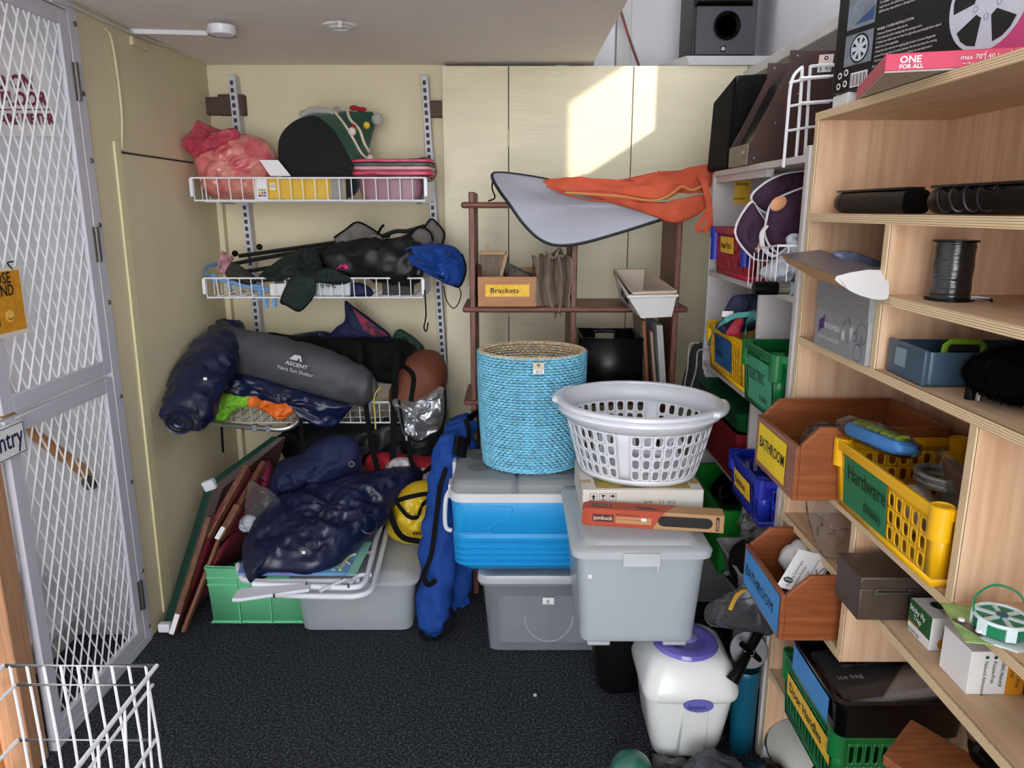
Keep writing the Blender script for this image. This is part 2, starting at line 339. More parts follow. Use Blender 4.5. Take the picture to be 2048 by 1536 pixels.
# upper wall conduits and red cable beside the slab end
part('conduit', MB().bb((.40, 3.9, 2.16), (.50, 3.95, 3.3)), white, None, label='wide white upright conduit above the cupboards', cat='conduit', bev=.003)
part('conduit', MB().bb((.51, 3.92, 2.2), (.58, 3.95, 3.3)), offw, None, label='narrow white upright conduit beside the red cable', cat='conduit', bev=.003)
part('cable', MB().tube(smooth([P(1237, 0, Y=3.88), P(1244, 30, Y=3.88), P(1258, 75, Y=3.86), P(1278, 132, Y=3.8)], 5, False), .006, 6), mat('red_brown_cable', '#7A3A36', .5), None, label='thin red brown cable hanging beside the white conduits', cat='cable')
# ---------------------------------------------------------------- built-in cupboard
t = thing('cupboard', 'tall cream painted built-in cupboard with flush doors', 'cupboard', (.4, 3.44, 0))
ZT = 2.152
part('carcass', MB().bb((-.30, 3.462, 0), (XR-.005, 3.94, ZT-.006)), cream, t)
xs = [-.304, -.015, .526, 1.019, XR-.006]
for i in range(4):
    boxpart('door' if i in (1, 2) else 'panel', (xs[i]+.002, 3.44, .02), (xs[i+1]-.002, 3.461, ZT), cream2, t, .001)
for z in (.5, 1.855, 1.1):
    h = part('hinge', MB().cyl((-.015, 3.437, z-.035), (-.015, 3.437, z+.035), .005), cream, t)
part('seam', MB().bb((-.018, 3.4615, .02), (-.012, 3.463, ZT)).bb((.523, 3.4615, .02), (.529, 3.463, ZT)).bb((1.016, 3.4615, .02), (1.022, 3.463, ZT)), cdark, t)
part('rail', MB().bb((-.305, 3.45, 0), (-.285, 3.5, ZT)), cream, t)
# plank and loudspeaker on top of the cupboard
part('plank', MB().hexa([(.60, 3.80, ZT), (.76, 3.42, ZT), (1.10, 3.42, ZT), (1.10, 3.80, ZT)]+[(.58, 3.80, ZT+.033), (.74, 3.40, ZT+.033), (1.105, 3.40, ZT+.033), (1.10, 3.80, ZT+.033)]), white, None, label='thick white board on the cupboard top under the loudspeaker', cat='board', bev=.002)
zs = ZT+.034
t = thing('loudspeaker', 'black loudspeaker with grey front and round bass port', 'speaker', (.9, 3.5, zs))
part('cabinet', MB().bb((.77, 3.45, zs), (1.045, 3.70, zs+.5)), mat('speaker_black', '#0C0C0D', .5), t, bev=.004)
sgrey = mat('speaker_grey', '#3C3E45', .5)
ang = boxpart('front_panel', (.785, 3.438, zs+.01), (1.042, 3.45, zs+.49), sgrey, t, .003)
part('port', MB().lathe((.915, 3.438, zs+.125), [(.055, 0), (.058, .008), (.052, .012), (.043, .004), (.04, -.06), (.0, -.06)], 32, Matrix.Rotation(PI/2, 3, 'X')), black, ang)
part('grille', MB().hexa([(.775, 3.436, zs+.2), (1.02, 3.436, zs+.2), (1.02, 3.436, zs+.47), (.775, 3.436, zs+.47), (.785, 3.415, zs+.215), (1.01, 3.415, zs+.215), (1.01, 3.415, zs+.46), (.785, 3.415, zs+.46)]), black, ang, bev=.003)
lg = decal('emblem', (.895, 3.438, zs+.02), X3, Z3, .02, .025, black, t, .001)
decal('emblem_ring', (.895, 3.438, zs+.02), X3, Z3, 0, 0, paper, t, .0015, circ(.01, .014, .007)); decal('emblem_core', (.895, 3.438, zs+.02), X3, Z3, 0, 0, black, t, .002, circ(.01, .014, .003, 6))
# bits of junk in the gap above the cupboard
part('junction_box', MB().bb((.19, 3.47, ZT-.006), (.25, 3.53, ZT+.008)), offw, None, label='small white junction box on the cupboard edge', cat='box')
# ---------------------------------------------------------------- security gate on the left
GY0, GY1 = 1.885, 2.43
g = thing('security_gate', 'pale grey two-leaf security gate with white expanded mesh', 'gate', (XL, 2.1, 0))
boxpart('post', (XL-.02, 2.432, 0), (XL+.006, 2.478, ZC), alum, g, .001)
for z in (.06, .28, .62, .93, 1.25, 1.5, 1.7, 1.9, 2.1):
    part('bolt', MB().lathe((XL+.006, 2.462, z), [(.008, 0), (.0075, .003), (.004, .006)], 8, Matrix.Rotation(PI/2, 3, 'Y')), dsteel, g)
for z in (.20, 1.44, 1.93):
    part('hinge', MB().cyl((XL+.009, 2.434, z-.055), (XL+.009, 2.434, z+.055), .008).bb((XL+.004, 2.42, z-.055), (XL+.008, 2.447, z+.055)), dsteel, g)
def strands(y0, y1, z0, z1, x):
    mb = MB(); pw, ph = .046, .10; k = ph/pw*1.0
    for sgn in (1, -1):
        n = int((y1-y0)/pw+(z1-z0)/ph)+2
        for i in range(-n, n+1):
            c = z0+i*ph          # line z = c + sgn*k*(y-y0)
            pts = []
            ya, yb = y0, y1
            if sgn > 0: a = max(ya, y0+(z0-c)/k); b = min(yb, y0+(z1-c)/k)
            else: a = max(ya, y0+(c-z1)/k); b = min(yb, y0+(c-z0)/k)
            if b-a < .004: continue
            mb.tube([(x+sgn*.0012, y, c+sgn*k*(y-y0)) for y in (a, b)], .0031, 4)
    return mb
def leaf(y0, y1, z0, z1, nm):
    w = .045; xa, xb = XL-.018, XL+.004
    mb = part('stile', MB().bb((xa, y0, z0), (xb, y0+w, z1)), alum, g, bev=.002); part('stile', MB().bb((xa, y1-w, z0), (xb, y1, z1)), alum, g, bev=.002)
    part('rail', MB().bb((xa, y0+w, z1-w), (xb, y1-w, z1)), alum, g, bev=.002); part('rail', MB().bb((xa, y0+w, z0), (xb, y1-w, z0+w)), alum, g, bev=.002)
    part('mesh', strands(y0+w-.005, y1-w+.005, z0+w-.005, z1-w+.005, XL-.008), wwire, g, kind='stuff')
leaf(GY0, GY1, 1.02, 2.13, 'u'); leaf(GY0, GY1, .03, 1.005, 'l')
part('kick_rail', MB().bb((XL-.02, GY0, .0), (XL+.006, GY1, .03)), alum, g)
part('head_rail', MB().bb((XL-.02, GY0, 2.132), (XL+.006, GY1, ZC)), alum, g)
# timber jamb + wall panel at the near end of the gate
for nm, a, b, lab in (('door_jamb', (-1.425, 1.79, 0), (-1.345, 1.862, ZC), 'brown timber jamb beside the gate'), ('door_stop', (-1.45, 1.775, 0), (-1.426, 1.86, ZC), 'orange brown timber stop in front of the jamb')):
    part(nm, MB().bb(a, b), mat('jamb_'+nm, '#B98A68' if nm == 'door_jamb' else '#B87442', .5, var=.15, sc=6, st=(20, 20, 1)), None, label=lab, cat='timber', bev=.003, kind='structure')
boxpart('wall_panel', (-1.75, 1.77, 0), (-1.451, 1.85, ZC), white, None, label='white wall panel left of the timber jamb', cat='wall', kind='structure')
# signs on the gate
sg = thing('warning_sign', 'orange patterned sign tied to the gate reading close behind', 'sign', P(20, 670, X=XL+.012))
a = P(58, 664, X=XL+.012); ey0, ez0, ez1 = a.y, a.z, P(45, 532, X=XL+.012).z
def onx(y, z): return V((XL+.012, y, z))
part('board', MB().bb((XL+.009, ey0-.24, ez0), (XL+.012, ey0, ez1)), mat('laminate_sheet', '#E3DDCB', .4), sg)
part('print', MB().bb((XL+.012, ey0-.235, ez0+.012), (XL+.0125, ey0-.006, ez1-.008)), mat('orange_pattern', '#CE8A15', .5, col2='#DE9F26', sc=60), sg)
yx = V((0, 1, 0)); hgt = ez1-ez0
for s_, dy, dz in (('CLOSE', .045, .78), ('BEHIND', .038, .60), ('You', .11, .18)):
    text(s_, onx(ey0-dy, ez0+hgt*dz), yx, Z3, .042 if dz > .5 else .03, ink, sg, .85, align='RIGHT', lift=.002, shear=.2 if dz < .5 else 0, bold=.012)
ey_c = ey0-.07
part('face', MB().lathe((XL+.0135, ey0-.07, ez0+hgt*.3), [(.016, 0), (.016, .001)], 20, Matrix.Rotation(PI/2, 3, 'Y')), mat('smile_yellow', '#F4C25A', .5), sg)
part('smile', MB().tube([(XL+.0158, ey0-.07+.009*math.cos(a), ez0+hgt*.3+.009*math.sin(a)) for a in [PI*(1.1+.08*k) for k in range(11)]], .001, 4), ink, sg)
part('tie', MB().tube(smooth([onx(ey0-.03, ez1-.005), onx(ey0-.045, ez1+.012), onx(ey0-.02, ez1+.014)], 4, False), .002, 5), black, sg)
a = P(46, 838, X=XL+.012); b = P(49, 905, X=XL+.012)
sg = thing('entry_sign', 'white plaque with navy border lettered Entry on the gate', 'sign', b)
y1_, z0_, z1_ = a.y, b.z, a.z
part('board', MB().bb((XL+.006, y1_-.26, z0_), (XL+.012, y1_, z1_)), paper, sg, bev=.002)
navyink = mat('navy_ink', '#16214F', .5)
text('No Entry', onx(y1_-.012, z0_+.028), yx, Z3, .075, navyink, sg, .78, align='RIGHT', bold=.01)
m_ = MB()
for c0, c1 in (((y1_-.255, z0_+.004), (y1_-.004, z0_+.006)), ((y1_-.255, z1_-.006), (y1_-.004, z1_-.004)), ((y1_-.006, z0_+.004), (y1_-.004, z1_-.004))): m_.bb((XL+.0115, *c0), (XL+.0126, *c1))
part('border', m_, navyink, sg)
# behind the gate: load sign, handrail, stair, bin
a = P(120, 272, Y=2.515); b = P(92, 85, Y=2.515)
sg = thing('load_sign', 'white floor load sign with maroon stencil letters behind the gate', 'sign', (a.x-.15, 2.515, a.z))
part('board', MB().bb((a.x-.42, 2.512, a.z), (a.x, 2.519, b.z)), paper, sg)
mar = mat('maroon_print', '#7A1F45', .6)
for s_, v_, sz in (('LOAD ON', 177, .058), ('THIS FLOOR', 211, .058), ('PER SQUARE METER', 248, .044)):
    q = P(68 if v_ < 200 else 95 if v_ < 230 else 109, v_, Y=2.511); text(s_, q, X3, Z3, sz, mar, sg, .78, align='RIGHT', bold=.045)
q = P(104, 219, Y=2.511); part('rule', MB().bb((q.x-.4, 2.5105, q.z-.002), (q.x, 2.512, q.z+.002)), mar, sg)
t = thing('handrail', 'round timber stair handrail with steel bracket behind the gate', 'handrail', P(185, 960, Y=2.44))
part('rail', MB().tube([P(-120, 730, Y=2.44), P(60, 862, Y=2.44), P(178, 950, Y=2.44)], .02, 12), mat('handrail_timber', '#B7834F', .45, var=.1, sc=8), t)
part('bracket', MB().tube([P(172, 952, Y=2.44), P(178, 968, Y=2.46), P(180, 972, Y=2.52)], .011, 8).lathe(P(180, 965, Y=2.519), [(.028, 0), (.028, .006)], 14, Matrix.Rotation(PI/2, 3, 'X')), dsteel, t)
t = thing('staircase', 'white painted timber staircase climbing behind the gate', 'stairs', (-1.9, 2.3, 0))
for i in range(7):
    x = -1.62-.17*i; boxpart('tread', (x-.20, 2.25, .085+.16*i), (x+.02, 2.50, .12+.16*i), white, t, .003)
    boxpart('riser', (x-.015, 2.26, .16*i), (x, 2.50, .085+.16*i), offw, t, .001)
part('stringer', MB().prism([(-1.56, 2.502, 0), (-1.56, 2.502, .10), (-2.9, 2.502, 1.36), (-2.9, 2.502, 1.1), (-1.75, 2.502, 0)], -.016), white, t)
boxpart('baseboard_stair', (-1.60, 2.50, 0), (XL-.1, 2.52, .05), white, None, label='worn white skirting under the stair wall', cat='skirting', kind='structure')
part('bin', MB().loft([rr(-1.80, 2.06, z, a, a, .03) for z, a in ((0, .10), (.3, .115), (.31, .12), (.31, .11), (.02, .095))]), mat('slate_plastic', '#2A3540', .5), None, label='dark slate plastic bin behind the gate mesh', cat='bin')
# ================================================================ plywood shelving on the right
FX, BX = .72, 1.03
u = thing('plywood_shelf_unit', 'plywood pigeonhole shelving along the right wall', 'shelf', (FX, 1.2, 0))
PY0, PY1 = .50, 1.866
def board_h(z, y0, y1, name='shelf', t=.018):
    s = part(name, MB().bb((FX+.004, y0, z-t), (BX, y1, z)), plyh, u)
    part('front_edge', MB().bb((FX, y0, z-t), (FX+.005, y1, z)), plye, s); return s
def board_v(y, z0, z1, name='divider', t=.018):
    s = part(name, MB().bb((FX+.004, y-t/2, z0), (BX, y+t/2, z1)), ply, u)
    part('front_edge', MB().bb((FX+.001, y-t/2, z0), (FX+.005, y+t/2, z1)), plyv, s); return s
S1, S2, S3, S4, S5, S6, S7 = 1.772, 1.54, 1.24, .922, .766, .597, .298
part('back_panel', MB().bb((BX, PY0, 0), (BX+.01, 1.46, S1)), ply, u); part('back_panel', MB().bb((BX, 1.463, 0), (BX+.01, PY1, S1)), ply, u)
board_v(PY1-.009, 0, S1-.018, 'side_panel'); board_v(PY0+.009, 0, S1-.018, 'side_panel')
for z in (S1, S2, S3, S4, S5): board_h(z, PY0+(.018 if z < S1 else 0), PY1-(.018 if z < S1 else 0))
board_h(S6, 1.477, PY1-.018); board_h(S6, PY0+.018, 1.17); board_h(S7, PY0+.018, PY1-.018)
board_v(1.462, S3, S2-.018); board_h(1.388, PY0+.018, 1.453, 'half_shelf')
board_v(1.118, S4, S3-.018); board_v(1.462, S5, S4-.018); board_v(1.468, S6-.018, S5-.018)
# ================================================================ grey laminate shelving further back
GX = .715
gu = thing('laminate_shelf_unit', 'grey laminate cube shelving beyond the plywood shelves', 'shelf', (GX, 2.3, 0))
G0, G1 = 1.872, 2.757
def gv(n, y, z0, z1, t=.018, x0=GX): boxpart(n, (x0, y-t/2, z0), (1.05, y+t/2, z1), grayl, gu, .001)
def gh(n, z, y0=G0+.018, y1=G1-.018, x0=GX+.002, t=.018): boxpart(n, (x0, y0, z-t), (1.05, y1, z), grayl, gu, .001)
gv('side_panel', G0+.011, 0, 1.70, .022); gv('side_panel', G1-.009, 0, 1.672)
boxpart('back_panel', (1.05, G0, 0), (1.06, G1, 1.672), grayl, gu, 0)
gh('top_shelf', 1.680); K1, K2, K3, K4 = 1.335, 1.0, .70, .36
for z in (K1, K2, K3, K4): gh('shelf', z)
for z0, z1 in ((K2, K1-.018), (K3, K2-.018), (0, K3-.018)): gv('divider', 2.185, z0, z1, .016, GX+.008)
boxpart('divider', (.80, 2.44, K1), (1.05, 2.456, 1.66), grayl, gu, .001)
part('cleat', MB().bb((GX+.01, 2.2, 1.64), (GX+.03, G1-.02, 1.662)), grayl, gu)
# ================================================================ slotted baskets
def slot_basket(name, label, M, L, W, Hh, m, cols=9, rows=2, tap=.9, lug=True, group=None, hs=.28, ht=.36):
    """length along local x, front towards local -y"""
    t = thing(name, label, 'basket', M, group); mb = MB(M)
    def k(z): return tap+(1-tap)*z/Hh
    def side(i):
        def f(s, z):
            q = k(z)
            if i == 0: return V((s*q, -W/2*q, z))
            if i == 1: return V((L/2*q, s*q, z))
            if i == 2: return V((-s*q, W/2*q, z))
            return V((-L/2*q, -s*q, z))
        return f
    rim = Hh*.80; foot = Hh*.10
    for i, ln in enumerate((L, W, L, W)):
        f = side(i); n = cols if i % 2 == 0 else max(3, int(cols*W/L)); mar = .07*ln if i % 2 == 0 else .12*ln
        plain(mb, f, -ln/2, ln/2, 0, foot); plain(mb, f, -ln/2, ln/2, rim, Hh)
        plain(mb, f, -ln/2, -ln/2+mar, foot, rim); plain(mb, f, ln/2-mar, ln/2, foot, rim)
        dw = (ln-2*mar)/n; dh = (rim-foot)/rows
        for a in range(n):
            for b in range(rows):
                s0 = -ln/2+mar+a*dw; slot(mb, f, s0, s0+dw, foot+b*dh, foot+(b+1)*dh, dw*hs, dh*ht)
    q = tap; mb.add([(-L/2*q, -W/2*q, .001), (L/2*q, -W/2*q, .001), (L/2*q, W/2*q, .001), (-L/2*q, W/2*q, .001)], [(0, 1, 2, 3)])
    part('body', mb, m, t, solid=.0022)
    rb = MB(M); o = .006
    rb.loft([rr(0, 0, z, L/2+d, W/2+d, .012, 3) for z, d in ((Hh-.018, .001), (Hh-.018, o), (Hh, o+.001), (Hh+.002, o-.001), (Hh, -.003), (Hh-.018, -.003))]+[rr(0, 0, Hh-.018, L/2+.001, W/2+.001, .012, 3)], False, False)
    part('rim', rb, m, t)
    if lug:
        for sx in (-1, 1):
            for sy in (-1, 1):
                part('corner_lug', MB(M).lathe((sx*(L/2-.012), sy*(W/2-.01), Hh*.6), [(.014, 0), (.019, .002), (.02, Hh*.42), (.017, Hh*.43), (.015, Hh*.41)], 14), m, t)
    return t, M, L, W, Hh, tap
def card(bk, s, col, tm, frac=.55, z0=.16, z1=.72, size=.03, x0=None, lines=None, name='paper_label', sxx=1, shear=0, gap=.012, lift=.004, bold=.01):
    """paper label on the front wall of a basket / box"""
    t, M, L, W, Hh, tap = bk; R = M.to_3x3()
    ca, cb = V((0, -W/2*(tap+(1-tap)*z0), z0*Hh)), V((0, -W/2*(tap+(1-tap)*z1), z1*Hh))
    ex = R @ X3; ey = (R @ (cb-ca)).normalized(); w = L*frac; h = (cb-ca).length; c = M @ ca; x0 = -w/2 if x0 is None else x0*L
    o = c+ex*x0; l = decal(name, o, ex, ey, w, h, col, t, lift)
    for (txt, fx, fy, sz, *rest) in lines: text(txt, o+ex*w*fx+ey*h*fy, ex, ey, sz, tm, l, rest[0] if rest else sxx, shear, lift=lift+.0012, bold=bold)
    return l
FRONT_W = -PI/2           # basket whose front looks towards -X: local x -> -Y
def facing(x, yc, z, W, extra=0): return TM((x+W/2, yc, z), FRONT_W+extra)
b = slot_basket('storage_basket', 'yellow slotted basket with green label reading Hardware on plywood shelf', facing(.705, 1.345, S4+.001, .27), .40, .27, .145, yelp, 12, 3, .93)
card(b, '', mat('green_card', '#1E7A50', .6, var=.08, sc=6), inkg, .46, .12, .88, lines=[('Hardware', .1, .55, .05, .8), ('(Nails)', .5, .16, .03, .9)], x0=-.38, bold=.005)
M = b[1]
def W_(M, *p): return M @ V(p)
# hardware basket contents
t = thing('brush_pack', 'blue and lime plastic cleaning brush in clear film on yellow basket', 'pack', W_(M, -.15, -.09, .145))
bl_ = mat('sky_blue_plastic', '#2C7FC6', .4); lime = mat('lime_plastic', '#A9BE2B', .4)
Mb = M @ TM((-.12, -.085, .165), .25, -.1)
part('brush_block', MB(Mb).loft([rr(0, 0, z, a, .028, .02) for z, a in ((-.008, .078), (0, .085), (.012, .082), (.018, .075))]), bl_, t, bev=.001)
part('bristle_row', MB(Mb).add([], []) if False else (lambda q: [q.ball((-.06+.02*i, 0, .02), (.008, .02, .008), 8) for i in range(7)] and q)(MB(Mb)), lime, t, kind='stuff')
part('brush_handle', MB(Mb).tube([(-.10, .01, 0), (-.07, .01, .002), (.02, .015, .008)], .010, 8), bl_, t)
part('wrapper', MB(Mb).loft([[V((x, .042*s_*math.cos(a)+.002, .005+.024*s_*math.sin(a)))+wob(V((x, a, s_)), .006, 9) for a in [2*PI*k/16 for k in range(16)]] for x, s_ in ((-.125, .25), (-.10, .8), (-.05, 1.1), (.03, 1.1), (.075, .8), (.10, .3))]), film, t)
t = thing('tap_hose', 'coiled braided steel hose in the yellow hardware basket', 'hose', W_(M, .02, -.03, .1))
part('hose', MB(M).tube([(.02+.055*math.cos(a)*(1+a*.01), -.02+.05*math.sin(a), .118+.012*a/6) for a in [k*.35 for k in range(40)]], .007, 8), mat('braided_steel', '#9B9B98', .35, .8, bump=.4, bs=400), t)
t = thing('door_knob_pack', 'clear blister pack with wood print card in hardware basket', 'pack', W_(M, .10, -.02, .02))
Mk = M @ TM((.11, -.02, .03), -.2, .25)
part('tray', MB(Mk).loft([rr(0, z, 0, .075, .01, .008) and [V((p.x, z, p.y+.085)) for p in rr(0, 0, 0, .075+d, .085+d, .012)] for z, d in ((-.012, -.01), (-.01, 0), (.0, 0), (.002, .004))]), film, t)
part('printed_card', MB(Mk).box((0, 0, .12), (.14, .002, .07)), mat('walnut_print', '#6A3C2A', .5, var=.2, sc=20, st=(1, 8, 8)), t)
part('lower_card', MB(Mk).box((0, 0, .045), (.14, .002, .075)), mat('slate_card', '#4A4650', .5), t)
part('knob', MB(Mk).lathe((.03, -.012, .04), [(.012, 0), (.014, .012), (.028, .02), (.03, .028), (.015, .034)], 18, Matrix.Rotation(PI/2, 3, 'X')), steel, t)
part('mesh_tube', MB(M).cyl((.06, .07, .10), (.12, .03, .165), .022), mat('mesh_sleeve', '#2A2A2C', .5, col2='#CFCFCF', sc=160, det=0), None, label='black and white mesh sleeve poking out of hardware basket', cat='sleeve')
for i, (x, y, c, lb) in enumerate(((-.05, .05, '#8D8A80', 'grey packet of screws at the back of hardware basket'), (-.02, -.05, '#B8B2A4', 'pale packet of fittings under the steel hose'), (.15, .07, '#7C7468', 'brown grey packet of nails at near end of hardware basket'))):
    part('screw_packet', MB(M).ball((x, y, .055), (.05, .035, .05), 12), mat('packet%d' % i, c, .4, var=.3, sc=60), None, label=lb, cat='packet')
# upper varnished box
def tray_box(name, label, M, L, W, Hf, Hp, wood, wall=.011, cut=.05):
    """timber drawer: low front (local -y), long sides rising behind a chamfer"""
    t = thing(name, label, 'box', M)
    part('front_board', MB(M).bb((-L/2, -W/2, 0), (L/2, -W/2+wall, Hf)), wood, t, bev=.002)
    part('back_board', MB(M).bb((-L/2, W/2-wall, 0), (L/2, W/2, Hp)), wood, t, bev=.002)
    for s in (-1, 1):
        x = s*L/2; pts = [(x, -W/2+wall, 0), (x, W/2-wall, 0), (x, W/2-wall, Hp), (x, -W/2+cut, Hp), (x, -W/2+wall, Hf+.002)]
        q = [M @ V(p) for p in pts]; mb = MB(); inn = (M.to_3x3() @ V((-s*wall, 0, 0))); mb.loft([q, [p+inn for p in q]]); part('side_board', mb, wood, t, bev=.002)
    part('base_board', MB(M).bb((-L/2+wall, -W/2+wall, .002), (L/2-wall, W/2-wall, .01)), wood, t); return t, M, L, W, Hf, 1.0
bh = tray_box('wooden_tray', 'varnished wooden box with yellow paper label BATHROOM', facing(.618, 1.675, S4+.001, .33), .262, .33, .125, .168, maho)
card(bh, '', mat('yellow_note', '#F3D21E', .7, var=.06, sc=8), ink, .72, .12, .9, lines=[('BATHROOM', .07, .42, .038, .8)], x0=-.42, lift=.001)
M2 = bh[1]
t = pillow('bag_of_fittings', [(1600, 880), (1625, 850), (1660, 845), (1700, 870), (1705, 905), (1660, 925), (1620, 915)], 1.62, .03, film, None, wr=.012, fr=30, label='crumpled clear bag of small fittings in upper wooden box', cat='bag')
part('screw_heap', (lambda q: [q.ball(W_(M2, -.06+random.uniform(-.06, .09), random.uniform(-.1, .02), .02+random.uniform(0, .03)), random.uniform(.006, .014), 8) for i in range(50)] and q)(MB()), dsteel, None, label='heap of small metal fittings in the upper wooden box', cat='fittings', kind='stuff')
bl = tray_box('wooden_tray', 'varnished wooden box with blue label BATHROOM on lower shelf', facing(.603, 1.645, S6+.001, .33), .27, .33, .112, .16, maho, cut=.06)
card(bl, '', mat('blue_note', '#3F8FD2', .6, var=.04, sc=8), ink, .92, .06, .94, lines=[('BATHROOM', .05, .35, .038, .95)], lift=.001, bold=0)
M3 = bl[1]
t = pillow('bag_of_sealant', [(1560, 1130), (1575, 1095), (1610, 1085), (1650, 1095), (1680, 1130), (1660, 1165), (1600, 1160)], 1.71, .05, mat('white_bag', '#DADAD6', .3, var=.1, sc=30), None, wr=.01, fr=40, label='crumpled white plastic bag inside lower wooden box', cat='bag')
t = thing('plumbing_leaflet', 'white printed plumbing card standing in lower wooden box', 'card', P(1600, 1170, Y=1.55))
o_ = P(1553, 1172, Y=1.56); e_ = P(1625, 1192, Y=1.525)-o_; f_ = P(1598, 1098, Y=1.63)-o_
n_ = e_.cross(f_).normalized()
part('card', MB().hexa([o_, o_+e_, o_+e_+f_, o_+f_]+[p-n_*.003 for p in (o_, o_+e_, o_+e_+f_, o_+f_)]), paper, t)
exl = e_.normalized(); eyl = n_.cross(exl)
decal('emblem', o_+f_*.12+e_*.08, exl, eyl, 0, 0, mat('emblem_green', '#16402A', .5), t, .0008, circ(.012, .01, .011, 18, .7))
text('WDI', o_+f_*.12+e_*.08+exl*.004+eyl*.007, exl, eyl, .009, paper, t, lift=.0014)
text('Plumbing Technologies', o_+e_*.30+f_*.06, f_, -e_, .0095, ink, t, .9); text('Innovation Pioneer', o_+e_*.46+f_*.06, f_, -e_, .0095, ink, t, .9); text('$ 2.02', o_+e_*.62+f_*.35, f_, -e_, .008, ink, t)
part('diagram', MB().bb((0, 0, 0), (0, 0, 0)) if False else MB().tube([o_+e_*.7+f_*.3+n_*.001, o_+e_*.9+f_*.7+n_*.001], .0008, 4).tube([o_+e_*.9+f_*.35+n_*.001, o_+e_*.72+f_*.62+n_*.001], .0008, 4).tube([o_+e_*.66+f_*.26+n_*.001, o_+e_*.96+f_*.26+n_*.001, o_+e_*.96+f_*.85+n_*.001, o_+e_*.66+f_*.85+n_*.001], .0005, 4, True), ink, t)
pillow('zip_bag', [(1615, 1000), (1690, 1005), (1702, 1060), (1695, 1105), (1650, 1115), (1625, 1070)], 1.56, .012, film, None, wr=.006, fr=30, label='clear zip bag with paper slip hanging behind lower wooden box', cat='bag')
# metal cash box
Mx = facing(.675, 1.367, S5+.001, .28, .0)
t = thing('cash_box', 'brown grey metal cash box beside the lower wooden box', 'box', Mx); mt = mat('bronze_metal', '#5C5048', .4, .6, var=.08, sc=30)
part('body', MB(Mx).bb((-.053, -.14, 0), (.053, .14, .066)), mt, t, bev=.002); part('lid', MB(Mx).bb((-.055, -.142, .066), (.055, .142, .092)), mt, t, bev=.003)
part('catch', MB(Mx).cyl((.057, -.11, .06), (.057, -.04, .06), .0025).bb((.054, -.115, .055), (.058, -.108, .07)).bb((.054, -.05, .055), (.058, -.043, .07)), dsteel, t)
# sticky fly trap boxes
gcard = mat('box_green', '#1D5A2C', .5); ocard = mat('box_orange', '#D98E1C', .5); gcirc = mat('logo_green', '#0F4A33', .5)
def flybox(label, y0, y1, x0, x1, z1):
    z0 = S5+.001; t = thing('fly_trap_box', label, 'box', ((x0+x1)/2, (y0+y1)/2, z0)); boxpart('carton', (x0, y0, z0), (x1, y1, z1), paper, t, .001); return t, z0
t, z0 = flybox('small green and white fly trap carton, farther of the two', 1.21, 1.285, .758, .86, .832)
decal('green_print', (.758, 1.285, z0+.02), -Y3, Z3, .075, .046, gcard, t)
text('Sticky Fly', (.757, 1.280, z0+.047), -Y3, Z3, .014, paper, t, bold=.02, lift=.0016); text('Trap', (.757, 1.265, z0+.033), -Y3, Z3, .014, paper, t, bold=.02, lift=.0016); text('Eco-friendly', (.757, 1.281, z0+.023), -Y3, Z3, .008, ocard, t, lift=.0016); text('easytrap', (.757, 1.28, z0+.006), -Y3, Z3, .012, gcirc, t, lift=.0016)
decal('logo', (.758, 1.21, z0), X3, Z3, 0, 0, gcirc, t, .0006, circ(.05, .045, .014)); text('easytrap', (.785, 1.21, z0+.004), Z3, -X3, .013, ink, t, lift=.0012, bold=.01)
decal('seal', (.758, 1.21, z0), X3, Z3, 0, 0, ocard, t, .0006, circ(.025, .014, .011))
decal('logo_top', (.758, 1.21, .832), X3, Y3, 0, 0, gcirc, t, .0006, circ(.035, .045, .014))
text('easytrap', (.79, 1.225, .832), Y3, -X3, .011, ink, t, lift=.0012)
t, z0 = flybox('white and orange fly control carton lying nearest the camera', 1.085, 1.165, .752, .96, .846)
decal('orange_print', (.815, 1.085, z0), X3, Z3, .03, .079, ocard, t); decal('green_print', (.845, 1.085, z0), X3, Z3, .115, .079, gcard, t)
for i, s_ in enumerate(('100% Natural', 'Poison-Free', 'Natural Attractant')): text(s_, (.803-.014*i, 1.085, z0+.062), -Z3, X3, .0085, ink, t, lift=.0012); decal('bullet', (.803-.014*i, 1.085, z0+.066), X3, Z3, 0, 0, gcirc, t, .001, circ(.003, .003, .003, 12))
text('for poison-free', (.831, 1.085, z0+.074), -Z3, X3, .010, inkg, t, lift=.0012); text('fly control', (.820, 1.085, z0+.074), -Z3, X3, .010, inkg, t, lift=.0012)
part('picture', MB().ball((.90, 1.083, z0+.035), (.03, .003, .014), 16), mat('trap_grey', '#A9A9A9', .4), t)
boxpart('carton', (.80, .86, S5+.001), (1.0, .965, S5+.05), paper, None, label='plain white carton at the right edge of the fly trap shelf', cat='carton', at=(.9, .91, S5+.001))
